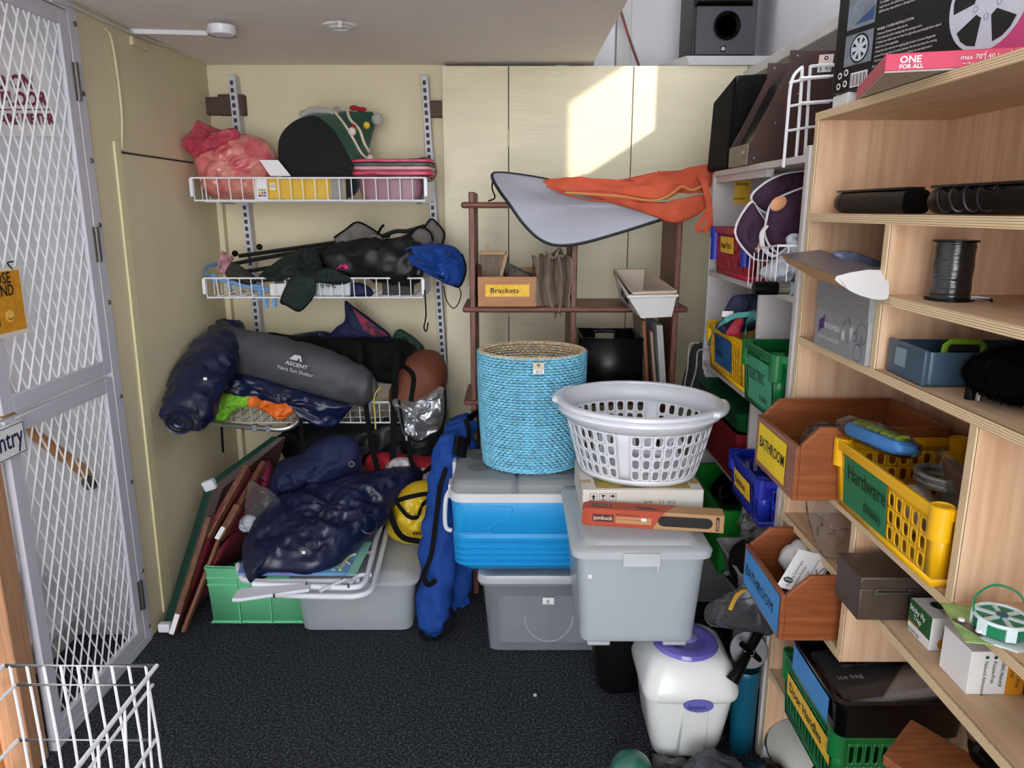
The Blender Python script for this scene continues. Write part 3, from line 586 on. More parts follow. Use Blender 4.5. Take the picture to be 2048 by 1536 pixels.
# twist tie reel on card (shelf 4)
z0 = S4+.001; t = thing('twist_tie_reel', 'green plant tie reel on its printed backing card', 'reel', (.74, 1.0, z0))
part('backing_card', MB().prism([(.70, 1.104, z0), (.674, .991, z0), (.86, .955, z0), (.88, 1.06, z0)], .0015), mat('leaf_card', '#7FA858', .6, col2='#A9C67F', sc=45), t)
part('reel_base', MB().prism([(.69, 1.04, z0+.002), (.705, 1.045, z0+.002), (.72, 1.045, z0+.002), (.79, 1.03, z0+.002), (.795, .98, z0+.002), (.735, .965, z0+.002), (.705, .99, z0+.002)], .003), mat('pale_plastic', '#D5E4E6', .35), t)
C = V((.742, 1.018, z0+.006)); gt = mat('tie_green', '#0C7A52', .4); pp_ = mat('reel_white', '#D6E8EA', .35)
part('wire_coil', MB().lathe(C, [(.036, 0), (.037, .006), (.036, .007), (.037, .013), (.036, .014), (.037, .02)], 32), gt, t)
part('reel_rim', MB().tube([C+V((.037*math.cos(a), .037*math.sin(a), .021)) for a in [2*PI*k/36 for k in range(36)]], .003, 6, True), pp_, t)
for k in range(6):
    a = PI/3*k+.3; part('spoke', MB().box(C+V((.018*math.cos(a), .018*math.sin(a), .0215)), (.036, .006, .003), rotz(a)), pp_, t)
    part('cage_post', MB().box(C+V((.0375*math.cos(a), .0375*math.sin(a), .01)), (.004, .014, .02), rotz(a)), pp_, t)
part('hub', MB().lathe(C, [(.008, .018), (.008, .025)], 16), mat('hub_green', '#125A66', .4), t)
part('loose_tie', MB().tube(smooth([C+V(p) for p in ((-.036, .01, .02), (-.035, .015, .045), (-.005, .02, .062), (.025, .01, .055), (.038, 0, .03), (.036, -.01, .012))], 5, False), .0018, 6, flat=.5), gt, t)
part('cutter', MB().prism([(.688, 1.05, z0+.005), (.703, 1.05, z0+.005), (.712, 1.005, z0+.005), (.70, 1.0, z0+.005)], .002), mat('cutter_steel', '#7B6A62', .35, .7), t)
for p in ((.696, 1.04), (.704, 1.008)): part('rivet', MB().lathe((*p, z0+.007), [(.005, 0), (.005, .002), (.003, .004)], 12), whitep, t)
# nouveau carton (silver) with open flap
z0 = S3+.001; t = thing('faucet_carton', 'silver carton printed nouveau with its flap hanging open', 'carton', (.75, 1.58, z0))
silv = mat('silver_card', '#A9ABAE', .35, .35, var=.03, sc=10); y0, y1, x0, x1, zt = 1.474, 1.735, .712, .93, 1.43
part('box', MB().bb((x0, y0, z0), (x1, y1, zt-.003)), silv, t, bev=.001)
boxpart('sleeve', (x0-.003, y0-.001, z0+.088), (x1-.01, y1+.001, zt), mat('silver_card_dark', '#9C9EA1', .35, .35), t, .001)
nx = -Y3
purp = mat('purple_print', '#4B2363', .5)
text('nouveau', (x0, y1-.052, z0+.048), nx, Z3, .026, paper, t, .95, lift=.001, bold=.008); text('Shower Faucet Stability Rail', (x0, y1-.025, z0+.022), nx, Z3, .0135, paper, t, .72, lift=.001)
part('logo', MB().tube([V((x0-.001, y1-.04+.009*math.cos(a), z0+.055+.009*math.sin(a))) for a in [2*PI*k/20 for k in range(20)]], .0035, 6, True).bb((x0-.003, y1-.052, z0+.052), (x0-.0004, y1-.048, z0+.075)).bb((x0-.003, y1-.032, z0+.036), (x0-.0004, y1-.028, z0+.058)), purp, t)
part('rail_picture', MB().tube([V((x0-.001, y1-.168+.020*math.cos(a), z0+.05+.032*math.sin(a))) for a in [-.5+.22*k for k in range(20)]], .0025, 6), steel, t)
md = MB()
for cx, cz, r, n in ((.225, .02, .018, 22), (.205, .05, .009, 14), (.235, .06, .022, 26), (.238, .05, .006, 8)):
    for k in range(n): md.disc((x0-.0008, y1-cx+r*math.cos(2*PI*k/n), max(z0+.003, z0+cz+r*math.sin(2*PI*k/n))), .0016, Matrix.Rotation(-PI/2, 3, 'Y'), 8)
part('dot_print', md, mat('print_grey', '#3C4358', .5), t)
fl = [P(1763, 541, X=.725), P(1641, 501, X=.725), P(1562, 510, X=.61), P(1672, 553, X=.61)]
fp = part('flap', MB().hexa([fl[0], fl[1], fl[2], fl[3]]+[p+V((0, 0, .002)) for p in fl]), mat('flap_print', '#7B7478', .4, .2, var=.06, sc=30), t)
part('tuck_tab', MB().prism([fl[2], fl[3], fl[3]+V((.02, 0, -.02)), fl[2]*.5+fl[3]*.5+V((.02, 0, -.028)), fl[2]+V((.015, 0, -.018))], .0015), kraft, fp)
g0, g1 = P(1672, 555, X=.66), P(1765, 545, X=.66)
part('side_tab', MB().prism(smooth([P(1672, 553, X=.61), P(1690, 575, X=.63), P(1720, 591, X=.665), P(1760, 600, X=.70), P(1777, 590, X=.72), P(1763, 541, X=.724)], 3), .0015), paper, fp)
pillow('packet', [(1665, 505), (1700, 502), (1765, 525), (1768, 538), (1715, 530), (1675, 520)], 1.62, .008, mat('blue_packet', '#5A5E75', .3, var=.3, sc=50), None, wr=.002, label='flat wrapped blue packet on top of the silver carton', cat='packet')
# ribbon spool
z0 = 1.389; t = thing('ribbon_spool', 'large spool of glossy black ribbon on the half shelf', 'spool', (.81, 1.30, z0)); C = V((.80, 1.365, z0))
blr = mat('black_ribbon', '#17181A', .22, bump=.25, bs=12, bst=(1, 1, 12), spec=.8)
part('lower_flange', MB().lathe(C, [(.041, 0), (.041, .003)], 32), black, t); part('upper_flange', MB().lathe(C+V((0, 0, .104)), [(.038, 0), (.038, .003), (.01, .0035)], 32), black, t)
part('ribbon', MB().lathe(C, [(.033, .003), (.0345, .02), (.033, .04), (.0345, .06), (.033, .08), (.034, .095), (.0325, .104)], 36), blr, t)
part('ribbon_tail', MB().loft([[V((x, y, z)), V((x, y, z+.006)), V((x, y+.001, z+.006)), V((x, y+.001, z))] for x, y, z in ((.822, 1.334, z0+.004), (.836, 1.328, z0+.004), (.848, 1.322, z0+.002), (.85, 1.315, z0+.0005), (.845, 1.313, z0+.0005))]), blr, t)
# blue-grey drawer with green frame
z0 = S3+.001; Mt = TM((.81, 1.33, z0), -.30); t = thing('drawer_tray', 'slate blue plastic drawer tray on the plywood shelf', 'tray', Mt); sl = mat('slate_blue', '#3E5468', .35)
Mt = TM((.885, 1.36, z0), -.05)
WM[t.name] = Mt.copy(); t.matrix_world = Mt
mb = MB(Mt); a_, b_, h_ = .145, .072, .062
mb.loft([rr(0, 0, z, a_+d, b_+d, .012) for z, d in ((0, -.004), (.004, 0), (h_, 0), (h_, -.003), (.006, -.003))], True, True); part('tray', mb, sl, t)
boxpart('panel_line', (0, 0, 0), (.001, .001, .001), black, t) if False else None
part('front_panel', MB(Mt).bb((-a_-.006, -b_-.001, 0), (-a_+.004, b_+.001, h_+.003)), sl, t, bev=.003)
part('clip', MB(Mt).bb((a_-.02, b_-.012, h_-.004), (a_, b_+.002, h_+.006)), sl, t, bev=.002)
decal('tape_label', Mt @ V((-a_-.007, .035, .02)), -Y3, Z3, .05, .035, mat('clear_tape_label', '#8293A0', .2), t, .001)
t = thing('photo_holder', 'lime green plastic frame standing in the slate tray', 'frame', W_(Mt, -.06, 0, .006))
part('rim', MB(Mt).tube([(-.095, -.02, .02), (-.09, -.02, .066), (-.082, -.02, .073), (-.03, -.02, .073), (-.022, -.02, .066), (-.02, -.02, .02)], .006, 6), mat('lime_green', '#86B52A', .4), t)
part('insert', MB(Mt).bb((-.092, -.018, .01), (-.022, -.014, .068)), mat('insert_brown', '#2E2524', .5), t)
# fluffy black thing + lipstick
mb = MB(); C = V((.855, 1.165, S3+.05))
n = 40
rings = []
for i in range(21):
    a = PI*(i+.2)/20.4; ring = []
    for j in range(n):
        b2 = 2*PI*j/n; q = V((.12*math.sin(a)*math.cos(b2), .085*math.sin(a)*math.sin(b2), .047*math.cos(a)))
        ring.append(C+q*(1+.10*noise.noise(q*60)+.06*noise.noise(q*160)))
    rings.append(ring)
fz = part('fluffy_cushion', mb.loft(rings), mat('black_fleece', '#030304', 1, bump=1, bs=250, spec=.1), None, label='fluffy black fleece bundle on the plywood shelf', cat='fleece')
fur = MB()
for i in range(5200):
    a = math.acos(random.uniform(-.9, 1)); b2 = random.uniform(0, 2*PI); d = V((.12*math.sin(a)*math.cos(b2), .085*math.sin(a)*math.sin(b2), .047*math.cos(a))); nn = V((d.x/.0144, d.y/.0072, d.z/.0022)).normalized()
    p = C+d; e = nn.cross(V((random.random(), random.random(), random.random()))).normalized()*.0012; tip = p+nn*random.uniform(.004, .009)+wob(p, .004, 300)
    if tip.z < S3+.001: continue
    fur.add([p-e, p+e, tip], [(0, 1, 2)])
part('pile', fur, MT['black_fleece'], fz, kind='stuff', sm=0)
t = thing('lipstick', 'small silver and black cap standing beside the fleece', 'cap', (.775, 1.20, S3+.001)); part('cap', MB().cyl((.775, 1.20, S3+.001), (.775, 1.20, S3+.02), .006), steel, t); part('base', MB().cyl((.765, 1.208, S3+.001), (.765, 1.208, S3+.024), .008), black, t)
part('striped_straw', MB().prism(smooth([(.752, 1.02, S3+.003), (.77, 1.012, S3+.003), (.83, .99, S3+.003), (.90, .975, S3+.003), (.90, .96, S3+.003), (.80, .985, S3+.003)], 3), .004), layers('pink_stripes', '#F3E6E8', '#D3305E', 28, 'X'), None, label='pink and white striped wrapped item at the shelf edge', cat='packet')
# two black torches / massagers on second shelf
def flexlamp(label, y0, y1, coil):
    z0 = S2+.001; t = thing('folding_gadget', label, 'gadget', (.80, (y0+y1)/2, z0)); x = .775
    L = y1-y0
    part('barrel', MB().tube([(x, y1, z0+.024), (x, y1-.01, z0+.024), (x, y1-.045, z0+.024), (x, y1-.05, z0+.024)], [.018, .023, .0235, .022], 24), black, t)
    part('body', MB().loft([rr(0, 0, 0, .024, .022, .012) and [V((x+p.x, y, z0+.023+p.y)) for p in rr(0, 0, 0, .026, .0225, .012)] for y in (y1-.05, y0+.03, y0)]), black, t)
    part('arm', MB().bb((x-.02, y0+.01, z0+.046), (x+.02, y1-.01, z0+.051)), mat('black_metal', '#151516', .3, .5), t, bev=.001)
    for k in range(3): part('knuckle', MB().cyl((x-.024, y0+.02+.03*k, z0+.03), (x+.024, y0+.02+.03*k, z0+.03), .012), black, t)
    if coil: part('spring', MB().tube([(x-.03+.012*math.cos(a), y1-.06-a*.006, z0+.025+.02*math.sin(a)) for a in [k*.4 for k in range(70)]], .0025, 6), mat('black_wire', '#1A1A1C', .25, .4), t)
    return t
flexlamp('black folding clamp gadget on the upper plywood shelf', 1.47, 1.80, False); flexlamp('black gadget with coiled spring at the right frame edge', 1.03, 1.40, True)
# boxes on top: wheel covers, tv bracket
z0 = S1+.001
ao = V((.626, 1.34, z0)); aex = V((.954, -.3, 0)).normalized(); Mo = TM(ao, math.atan2(aex.y, aex.x))
t = thing('bracket_box', 'flat crimson carton lettered ONE FOR ALL on the top shelf', 'carton', Mo)
crim = mat('crimson_card', '#C4164A', .45); hb_ = .03
part('carton', MB(Mo).bb((0, 0, .003), (.42, .37, hb_)), crim, t, bev=.001); part('underside', MB(Mo).bb((.001, .001, 0), (.419, .369, .003)), mat('grey_wrap', '#8D877F', .3), t)
R = Mo.to_3x3(); ex, ez = R @ X3, Z3
def tx(s_, x, z, sz, **k): text(s_, ao+ex*x+ez*z, ex, ez, sz, paper, t, lift=.0008, **k)
tx('ONE', .022, .0145, .0155, bold=.02); tx('FOR ALL', .022, .0055, .0095, bold=.02); tx('max 70"', .112, .015, .0105); tx('40 kg', .151, .015, .0105); tx('VESA', .188, .015, .0105); tx('max 178 cm', .115, .008, .0035)
for x in (.147, .183): part('rule', MB(Mo).bb((x, -.0008, .005), (x+.0008, -.0002, .026)), paper, t)
def wheelbox():
    L, W, Hh = .60, .20, .235; zb_ = z0+.0315
    Mw = TM((.73, 1.81, zb_), math.radians(-75.5))
    t = thing('wheel_cover_box', 'black wheel cover carton with silver wheel picture on top shelf', 'carton', Mw)
    part('carton', MB(Mw).bb((0, 0, 0), (L, W, Hh)), mat('carton_black', '#0A0A0C', .4), t, bev=.002)
    R = Mw.to_3x3(); ex, ez = R @ X3, R @ Z3; o = Mw @ V((0, -.0005, 0))
    def dec(nm, pts, m, lf): return decal(nm, o, ex, ez, 0, 0, m, t, lf, pts)
    def tx(s, x, z, sz, **k): return text(s, o+ex*x+ez*z, ex, ez, sz, paper, t, lift=.0009, **k)
    pg = mat('photo_grey', '#77808C', .5, var=.2, sc=40); wsil = mat('wheel_silver', '#C9CFDA', .4)
    for z in (.052, .127):
        dec('photo', [(.035, z), (.122, z), (.122, z+.064), (.035, z+.064)], pg, .0004)
        if z < .1:
            cx, cz = .082, z+.032; dec('tyre', [(a, b_) for a, b_ in circ(cx, cz, .030)], ink, .0008); dec('wheel', circ(cx, cz, .026), wsil, .0011)
            for k in range(7):
                a = 2*PI*k/7; dec('gap', [(cx+.009*math.cos(a), cz+.009*math.sin(a)), (cx+.022*math.cos(a-.22), cz+.022*math.sin(a-.22)), (cx+.022*math.cos(a+.22), cz+.022*math.sin(a+.22))], ink, .0014)
        else: dec('photo_blue', [(.06, z+.008), (.118, z+.008), (.118, z+.035)], mat('photo_navy', '#2E4A78', .5), .0008)
    tx('WHEEL COVER INSTALLATION:', .132, .108, .0072)
    for i, s_ in enumerate(('1. Remove old wheel cover from the rim.', '2. Insert the ends of the retaining ring into openings a and c.', '3. Position new wheel cover on wheel rim, align valve stem through hole or slot of', 'wheel cover (where applicable).', '4. Press the cover onto the rim, applying light pressure all around. Repeat the', 'process if the cover sits too loosely, however, this time also insert the retaining', 'ring into openings b and d. If this is still not sufficient, use openings b and d.')): tx(s_, .132, .099-.0086*i, .0066, sx=.78)
    for i, s_ in enumerate(('Clean only with water.', 'To maintain appearance of wheel covers', 'wash wet or soft cloth using a mild soap.', 'Stiff brushes may scratch or damage surface finish.')): tx(s_, .132, .168-.0086*i, .0066, sx=.9)
    for i, s_ in enumerate(('PLU: 614344', 'CODE: 380188', 'Manufactured', 'SRGS PTY')): tx(s_, .128, .036-.009*i, .0066)
    dec('barcode_panel', [(.062, .006), (.115, .006), (.115, .036), (.062, .036)], paper, .0004)
    for k in range(9): dec('bar', [(.065+.0055*k, .008), (.067+.0055*k+.001*(k % 2), .008), (.067+.0055*k+.001*(k % 2), .033), (.065+.0055*k, .033)], ink, .0008)
    for x, z in ((.026, .036), (.046, .04), (.024, .014), (.045, .017)): dec('symbol', circ(x, z, .007), paper, .0004); dec('symbol_core', circ(x, z, .004), ink, .0008)
    dec('pink_band', [(.42, .0), (.60, .0), (.60, .23), (.47, .23)], mat('print_pink', '#C7457C', .5), .0003); dec('fabric_print', [(.49, .0), (.60, .0), (.60, .23), (.52, .23)], mat('print_grey_knit', '#8E8688', .6, var=.2, sc=200), .0006)
    cx, cz, R_ = .405, .100, .083
    dec('wheel_disc', circ(cx, cz, R_, 40), wsil, .0009)
    for k in range(5):
        a = 2*PI*k/5+.35
        dec('spoke_gap', [(cx+r*R_*math.cos(a+d), cz+r*R_*math.sin(a+d)) for r, d in ((.33, -.25), (.88, -.38), (.91, -.12), (.91, .12), (.88, .38), (.33, .25))], ink, .0013)
        q = (cx+.31*R_*math.cos(a+PI/5), cz+.31*R_*math.sin(a+PI/5)); dec('bolt', circ(*q, .006), mat('bolt_grey', '#8FA0BE', .4), .0013); dec('bolt_core', circ(*q, .0035), wsil, .0016)
wheelbox()
boxpart('medicine_box', (.745, 1.755, z0), (.93, 1.835, z0+.0305), paper, None, label='small white and pink carton behind the black carton', cat='carton', at=(.84, 1.795, z0))
# ================================================================ lower plywood shelves
b = slot_basket('storage_basket', 'green slotted basket with yellow label Door Handles', facing(.69, 1.525, S7+.001, .24), .30, .24, .172, greenp, 13, 2, .93)
card(b, '', yel, ink, .84, .40, .74, lines=[('Door Handles', .05, .32, .036, .95)], x0=-.40)
part('cap', MB(b[1]).lathe((.138, -.11, .173), [(.02, 0), (.02, .004), (.012, .008)], 18), mat('pink_cap', '#C55A7C', .4), b[0])
part('door_handles', (lambda q: [q.tube([b[1] @ V((-.1+.045*i, -.05, .03)), b[1] @ V((-.1+.045*i, .02, .09)), b[1] @ V((-.06+.045*i, .06, .10))], .009, 8) for i in range(4)] and q)(MB()), dsteel, None, label='jumble of metal door handles inside the green basket', cat='door handles', kind='stuff')
Mt = facing(.672, 1.468, S7+.176, .27); t = thing('storage_tray', 'glossy black deep tray with blue label on the lower shelf', 'tray', Mt); bk2 = mat('gloss_black_plastic', '#040406', .22, spec=.25)
part('tray', MB(Mt).loft([rr(0, 0, z,   .122+d, .125+d, .02) for z, d in ((0, 0), (.004, .004), (.08, .010), (.085, .018), (.092, .018), (.092, .006), (.012, -.004))]), bk2, t)
decal('blue_label', Mt @ V((-.11, -.134, .012)), -Y3, Z3, .20, .06, MT['blue_note'], t, .004)
t = thing('vacuum_bag_pack', 'clear pack with black printed card lettered ice bag in the black tray', 'pack', Mt @ V((0, 0, .02)))
Mi = Mt @ TM((0, 0, .045), 0, .12)
part('white_fabric', MB(Mi).loft([rr(.0, .02, z, .088+d, .10+d, .02) for z, d in ((0, -.01), (.01, 0), (.02, 0), (.028, -.015))]), mat('white_cloth', '#C9C9CC', .7, bump=.4, bs=20), t)
part('printed_card', MB(Mi).prism([(-.085, -.10, .031), (.085, -.10, .031), (.085, -.02, .031), (-.03, .09, .031), (-.085, .09, .031)], .001), mat('card_charcoal', '#232328', .4), t)
ex = Mi.to_3x3() @ X3; ey = Mi.to_3x3() @ Y3
for s_, x, y, sz in (('ice bag', .02, -.085, .02), ('100% Fresh!', -.02, -.06, .014), ('Yachting', -.05, -.02, .024), ('VMD', -.08, .06, .02)): text(s_, Mi @ V((x, y, .0325)), ey, -ex, sz, MT['white_paper'], t)
decal('photo', Mi @ V((-.07, .01, .0325)), ex, ey, .05, .05, MT['photo_grey'], t)
part('film', MB(Mi).loft([rr(0, 0, z, .09, .11, .02) for z in (.0, .034)]), film, t)
t = P(1822, 1437, Z=.618)
part('chopping_board', MB().prism([P(1822, 1437, Z=.60), P(2010, 1545, Z=.60), P(1960, 1650, Z=.60), P(1765, 1510, Z=.60)], .02), mat('oiled_board', '#7A4526', .45, col2='#9A5E38', sc=5, st=(4, 24, 24), det=6), None, label='brown wooden board sticking out of the lowest shelf at right', cat='board', bev=.003)
t = thing('kettle', 'black kettle with chrome cap in the lower shelf', 'kettle', (.86, 1.13, S6+.001))
part('body', MB().lathe((.86, 1.13, S6+.001), [(.045, 0), (.05, .02), (.045, .06), (.03, .085), (.012, .09)], 24), black, t); part('cap', MB().ball((.815, 1.13, S6+.06), .018), steel, t); part('handle', MB().tube([(.82, 1.10, S6+.03), (.79, 1.09, S6+.06), (.80, 1.09, S6+.09), (.84, 1.11, S6+.10)], .007, 8), black, t)
t = thing('steel_pan', 'upturned shiny steel frying pan leaning at the foot of the shelves', 'pan', P(1600, 1520, Z=0))
Rp = frame(V((.75, .35, -.55)), V((.1, .6, .8))); C = V((.785, 1.80, .085))
Rp = (V((-.35, -.75, .55))).to_track_quat('Z', 'Y').to_matrix()
part('base_disc', MB().lathe(C, [(.066, -.004), (.068, 0), (.02, .0015), (.001, .0015)], 40, Rp), mat('brushed_steel', '#6A6864', .35, 1), t); part('side', MB().lathe(C, [(.068, 0), (.073, -.008), (.076, -.03), (.078, -.036), (.074, -.036), (.067, -.01)], 40, Rp), steel, t)
part('handle', MB().tube([C+Rp @ V(p) for p in ((.09, 0, -.03), (.13, 0, -.035), (.2, 0, -.03))], .008, 8), black, t)
part('water_jug', MB().ball((.735, 1.83, .035), (.022, .02, .034), 16), whitep, None, label='white rounded jug behind the steel pan', cat='jug')
# ================================================================ grey laminate shelf contents
b = slot_basket('storage_basket', 'red slotted basket with yellow label Hose Parts', facing(.70, 2.44, K1+.001, .28), .36, .28, .155, redp, 12, 2, .92, lug=False)
card(b, '', yel, ink, .42, .48, .82, lines=[('Hose Parts', .06, .3, .030, .85)], x0=-.28)
for s in (-1, 1): part('corner_post', MB(b[1]).cyl((s*.172, -.138, .045), (s*.172, -.138, .12), .016).cyl((s*.172, -.138, .12), (s*.172, -.138, .157), .019), bluep, b[0], label='blue corner post')
t = thing('shelf_label', 'yellow paper label reading Gardening Supplies', 'label', P(1485, 410, Y=2.738))
a, c = P(1466, 408, Y=2.738), P(1502, 356, Y=2.738)
part('paper', MB().bb((a.x, 2.7365, a.z), (c.x, 2.7375, c.z)), yel, t); text('Gardening', (a.x+.004, 2.7365, a.z+.065), X3, Z3, .0155, ink, t, .7, .1, bold=.01); text('Supplies', (a.x+.002, 2.7365, a.z+.015), X3, Z3, .0155, ink, t, .75, bold=.01)
# purple neoprene knee pads
t = thing('neoprene_pads', 'plum neoprene support pads with white trim on the grey shelf', 'support pads', P(1560, 540, Y=2.1)); plum = mat('plum_neoprene', '#34122F', .75, bump=.1, bs=300); trim = mat('white_binding', '#D8D4D6', .7); skin = mat('peach_patch', '#D79A6E', .6)
def pad(out, Y, th, nm='pad'):
    pillow(nm, out, Y, th, plum, t, wr=.002, fr=20, bk=.4, sharp=5)
    part('binding', MB().tube([p+V((0, -.002, 0)) for p in smooth([P(u_, v_, Y=Y) for u_, v_ in out], 4)], .0042, 6, True), trim, t)
pad([(1502, 398), (1522, 372), (1558, 352), (1600, 344), (1625, 345), (1625, 375), (1580, 384), (1548, 402), (1532, 425)], 2.16, .02)
pad([(1533, 440), (1543, 408), (1575, 388), (1622, 378), (1620, 440), (1600, 480), (1570, 506), (1545, 498), (1530, 470)], 2.08, .025)
pad([(1470, 463), (1500, 406), (1514, 420), (1532, 452), (1525, 470), (1530, 492), (1552, 516), (1530, 520), (1502, 512)], 2.12, .02)
part('patch', MB().ball(P(1557, 407, Y=2.052), (.024, .004, .018), 16, Matrix.Rotation(-.6, 3, 'Y')), skin, t); part('patch', MB().ball(P(1521, 490, Y=2.098), (.008, .004, .022), 14, Matrix.Rotation(.4, 3, 'Y')), skin, t)
part('strap', MB().tube(smooth([P(1533, 452, Y=2.06), P(1523, 470, Y=2.05), P(1528, 498, Y=2.05), P(1550, 512, Y=2.05), P(1575, 495, Y=2.05)], 5, False), .008, 6, flat=.5), trim, t)
# white wire basket with cloths
def wireb(label, pts_top, drop, Y0, Y1): pass
t = thing('wire_basket', 'small white wire basket of folded cloths on the grey shelf', 'basket', P(1550, 585, Y=2.0)); x0, x1, y0, y1, z0, z1 = .675, .98, 1.92, 2.14, K1+.004, K1+.105
mb = MB(); r = .0035
mb.tube([(x0, y0, z1+.02), (x1, y0, z1+.02), (x1, y1, z1), (x0, y1, z1)], r, 6, True); mb.tube([(x0, y0, z0), (x1, y0, z0), (x1, y1, z0), (x0, y1, z0)], r, 6, True); part('rim', mb, wwire, t)
mb = MB()
for i in range(12): x = x0+(x1-x0)*i/11; mb.tube([(x, y1, z1), (x, y1, z0), (x, y0, z0), (x, y0, z1+.02)], .0018, 5)
for i in range(7): y = y0+(y1-y0)*i/6; mb.tube([(x0, y, z1+.02*(1-i/6)), (x0, y, z0), (x1, y, z0)], .0018, 5)
part('wires', mb, wwire, t, kind='stuff')
wc = mat('white_towel', '#C6CAD2', .85, bump=.5, bs=90)
pillow('folded_cloth', [(1520, 548), (1548, 520), (1580, 500), (1605, 500), (1612, 540), (1590, 560), (1545, 562)], 2.03, .05, wc, None, wr=.012, fr=30, label='crumpled white cloth in the small wire basket', cat='cloth')
pillow('folded_cloth', [(1572, 480), (1582, 468), (1600, 470), (1612, 500), (1605, 520), (1585, 505)], 1.98, .02, wc, None, wr=.006, fr=40, label='narrow upright grey-white cloth in the small wire basket', cat='cloth')
t = thing('spray_can', 'black capped silver can lying across the grey shelf edge', 'can', (.70, 1.912, K1)); z = K1+.0185
part('cap', MB().lathe((.618, 1.912, z), [(.0155, 0), (.0175, .002), (.0175, .058), (.017, .06)], 24, Matrix.Rotation(PI/2, 3, 'Y')), black, t); part('body', MB().lathe((.678, 1.912, z), [(.0165, 0), (.0165, .03)], 24, Matrix.Rotation(PI/2, 3, 'Y')), steel, t); part('glass', MB().lathe((.708, 1.912, z), [(.016, 0), (.017, .003), (.017, .10)], 24, Matrix.Rotation(PI/2, 3, 'Y')), mat('bottle_glass', '#9DB4C4', .1, alpha=.5), t)
b = slot_basket('storage_basket', 'yellow slotted basket of pet harnesses on the grey shelf', facing(.70, 2.415, K2+.001, .28), .42, .28, .16, yelp, 14, 3, .92)
card(b, '', mat('blue_card', '#16568C', .6, var=.15, sc=5), ink, .48, .22, .85, lines=[('PET', .08, .65, .032, .9), ('SUPPLIES', .06, .30, .03, .75)], x0=-.30)
nvp = mat('navy_floral', '#161B33', .7, col2='#3A3F63', sc=26)
pillow('pet_harness', [(1445, 640), (1455, 610), (1470, 592), (1500, 588), (1530, 592), (1530, 640), (1500, 660), (1460, 665)], 2.42, .05, nvp, None, wr=.01, fr=20, label='padded navy floral pet harness in yellow basket', cat='harness')
pillow('pet_collar', [(1430, 655), (1450, 637), (1475, 640), (1480, 660), (1455, 668)], 2.36, .03, nvp, None, wr=.008, fr=30, label='small navy padded collar at the left of yellow basket', cat='collar')
tq = mat('teal_strap', '#4E9A96', .7)
strap('leash', [P(1530, 618, Y=2.25), P(1500, 628, Y=2.25), P(1470, 632, Y=2.28), P(1445, 645, Y=2.3), P(1425, 665, Y=2.42), P(1418, 690, Y=2.46)], .016, tq, None, dirw=V((.3, -.3, 1)), label='teal webbing leash trailing over yellow basket', cat='leash')
strap('leash', [P(1532, 635, Y=2.22), P(1512, 632, Y=2.22), P(1496, 645, Y=2.22), P(1490, 670, Y=2.22)], .03, tq, None, dirw=V((0, -.5, 1)), label='wide teal padded strap looped in yellow basket', cat='strap')
pillow('red_pouch', [(1452, 668), (1466, 644), (1480, 636), (1488, 640), (1482, 656), (1478, 672)], 2.27, .006, mat('cherry_fabric', '#9E1430', .6), None, wr=.003, label='small cherry red pet pouch in yellow basket', cat='pouch')
boxpart('paper_tag', P(1444, 634, Y=2.3), P(1467, 622, Y=2.302), paper, None, label='blank white tag on the harness in yellow basket', cat='tag')
b = slot_basket('storage_basket', 'green slotted basket with pale green label ELECTRIC wires', facing(.685, 2.034, K2+.001, .30), .262, .30, .175, greenp, 8, 1, .93, hs=.3, ht=.42)
card(b, '', mat('mint_card', '#3E9A74', .6, var=.1, sc=5), inkg, .76, .1, .82, lines=[('ELECTRIC', .05, .5, .045, .68), ('& WIRES', .5, .12, .022, .8)], x0=-.30, bold=.005)
boxpart('cable_box', (.76, 1.93, K2+.01), (.92, 2.03, K2+.15), mat('red_label_box', '#8C8E9C', .5, col2='#A0304A', sc=30), None, label='small red and blue carton inside the green electric basket', cat='carton', at=(.84, 1.98, K2+.01))
b = slot_basket('storage_basket', 'blue slotted basket with yellow label Switches', facing(.668, 2.03, K3+.001, .30), .27, .30, .135, bluep, 9, 2, .93)
card(b, '', yel, ink, .56, .3, .72, lines=[('Switches', .08, .3, .032, .85)], x0=-.34)
part('switch_plate', MB(b[1]).box((.06, -.02, .09), (.08, .05, .012), Matrix.Rotation(.4, 3, 'X')), mat('pink_card', '#B8305E', .5), None, label='pink carded switch inside the blue basket', cat='switch')
# far column: red box, green sheet, dark lid
part('red_box', MB().loft([rr(.86, 2.47, z, a, b_, .02) for z, a, b_ in ((K3+.001, .15, .22), (K3+.16, .158, .235), (K3+.16, .152, .229), (K3+.006, .145, .215))]), mat('crimson_plastic', '#7E1122', .4), None, label='crimson plastic box on the grey shelf behind laundry basket', cat='box')
part('garden_tray', MB().loft([rr(.86, 2.47, z, a, b_, .03) for z, a, b_ in ((K3+.165, .145, .22), (K3+.235, .165, .24), (K3+.238, .175, .25), (K3+.228, .165, .24))]), mat('deep_green_plastic', '#0A4A28', .4), None, label='dark green plastic tray on top of the crimson box', cat='tray')
K4z = K4+.001
part('green_tub', MB().loft([rr(.84, 2.47, z, a, b_, .025) for z, a, b_ in ((K4z, .15, .20), (K4z+.21, .165, .22), (K4z+.215, .175, .232), (K4z+.245, .177, .234), (K4z+.245, .167, .224), (K4z+.02, .147, .195))]), mat('bright_green_plastic', '#1F8A2E', .35), None, label='bright green plastic tub below the crimson box', cat='tub')
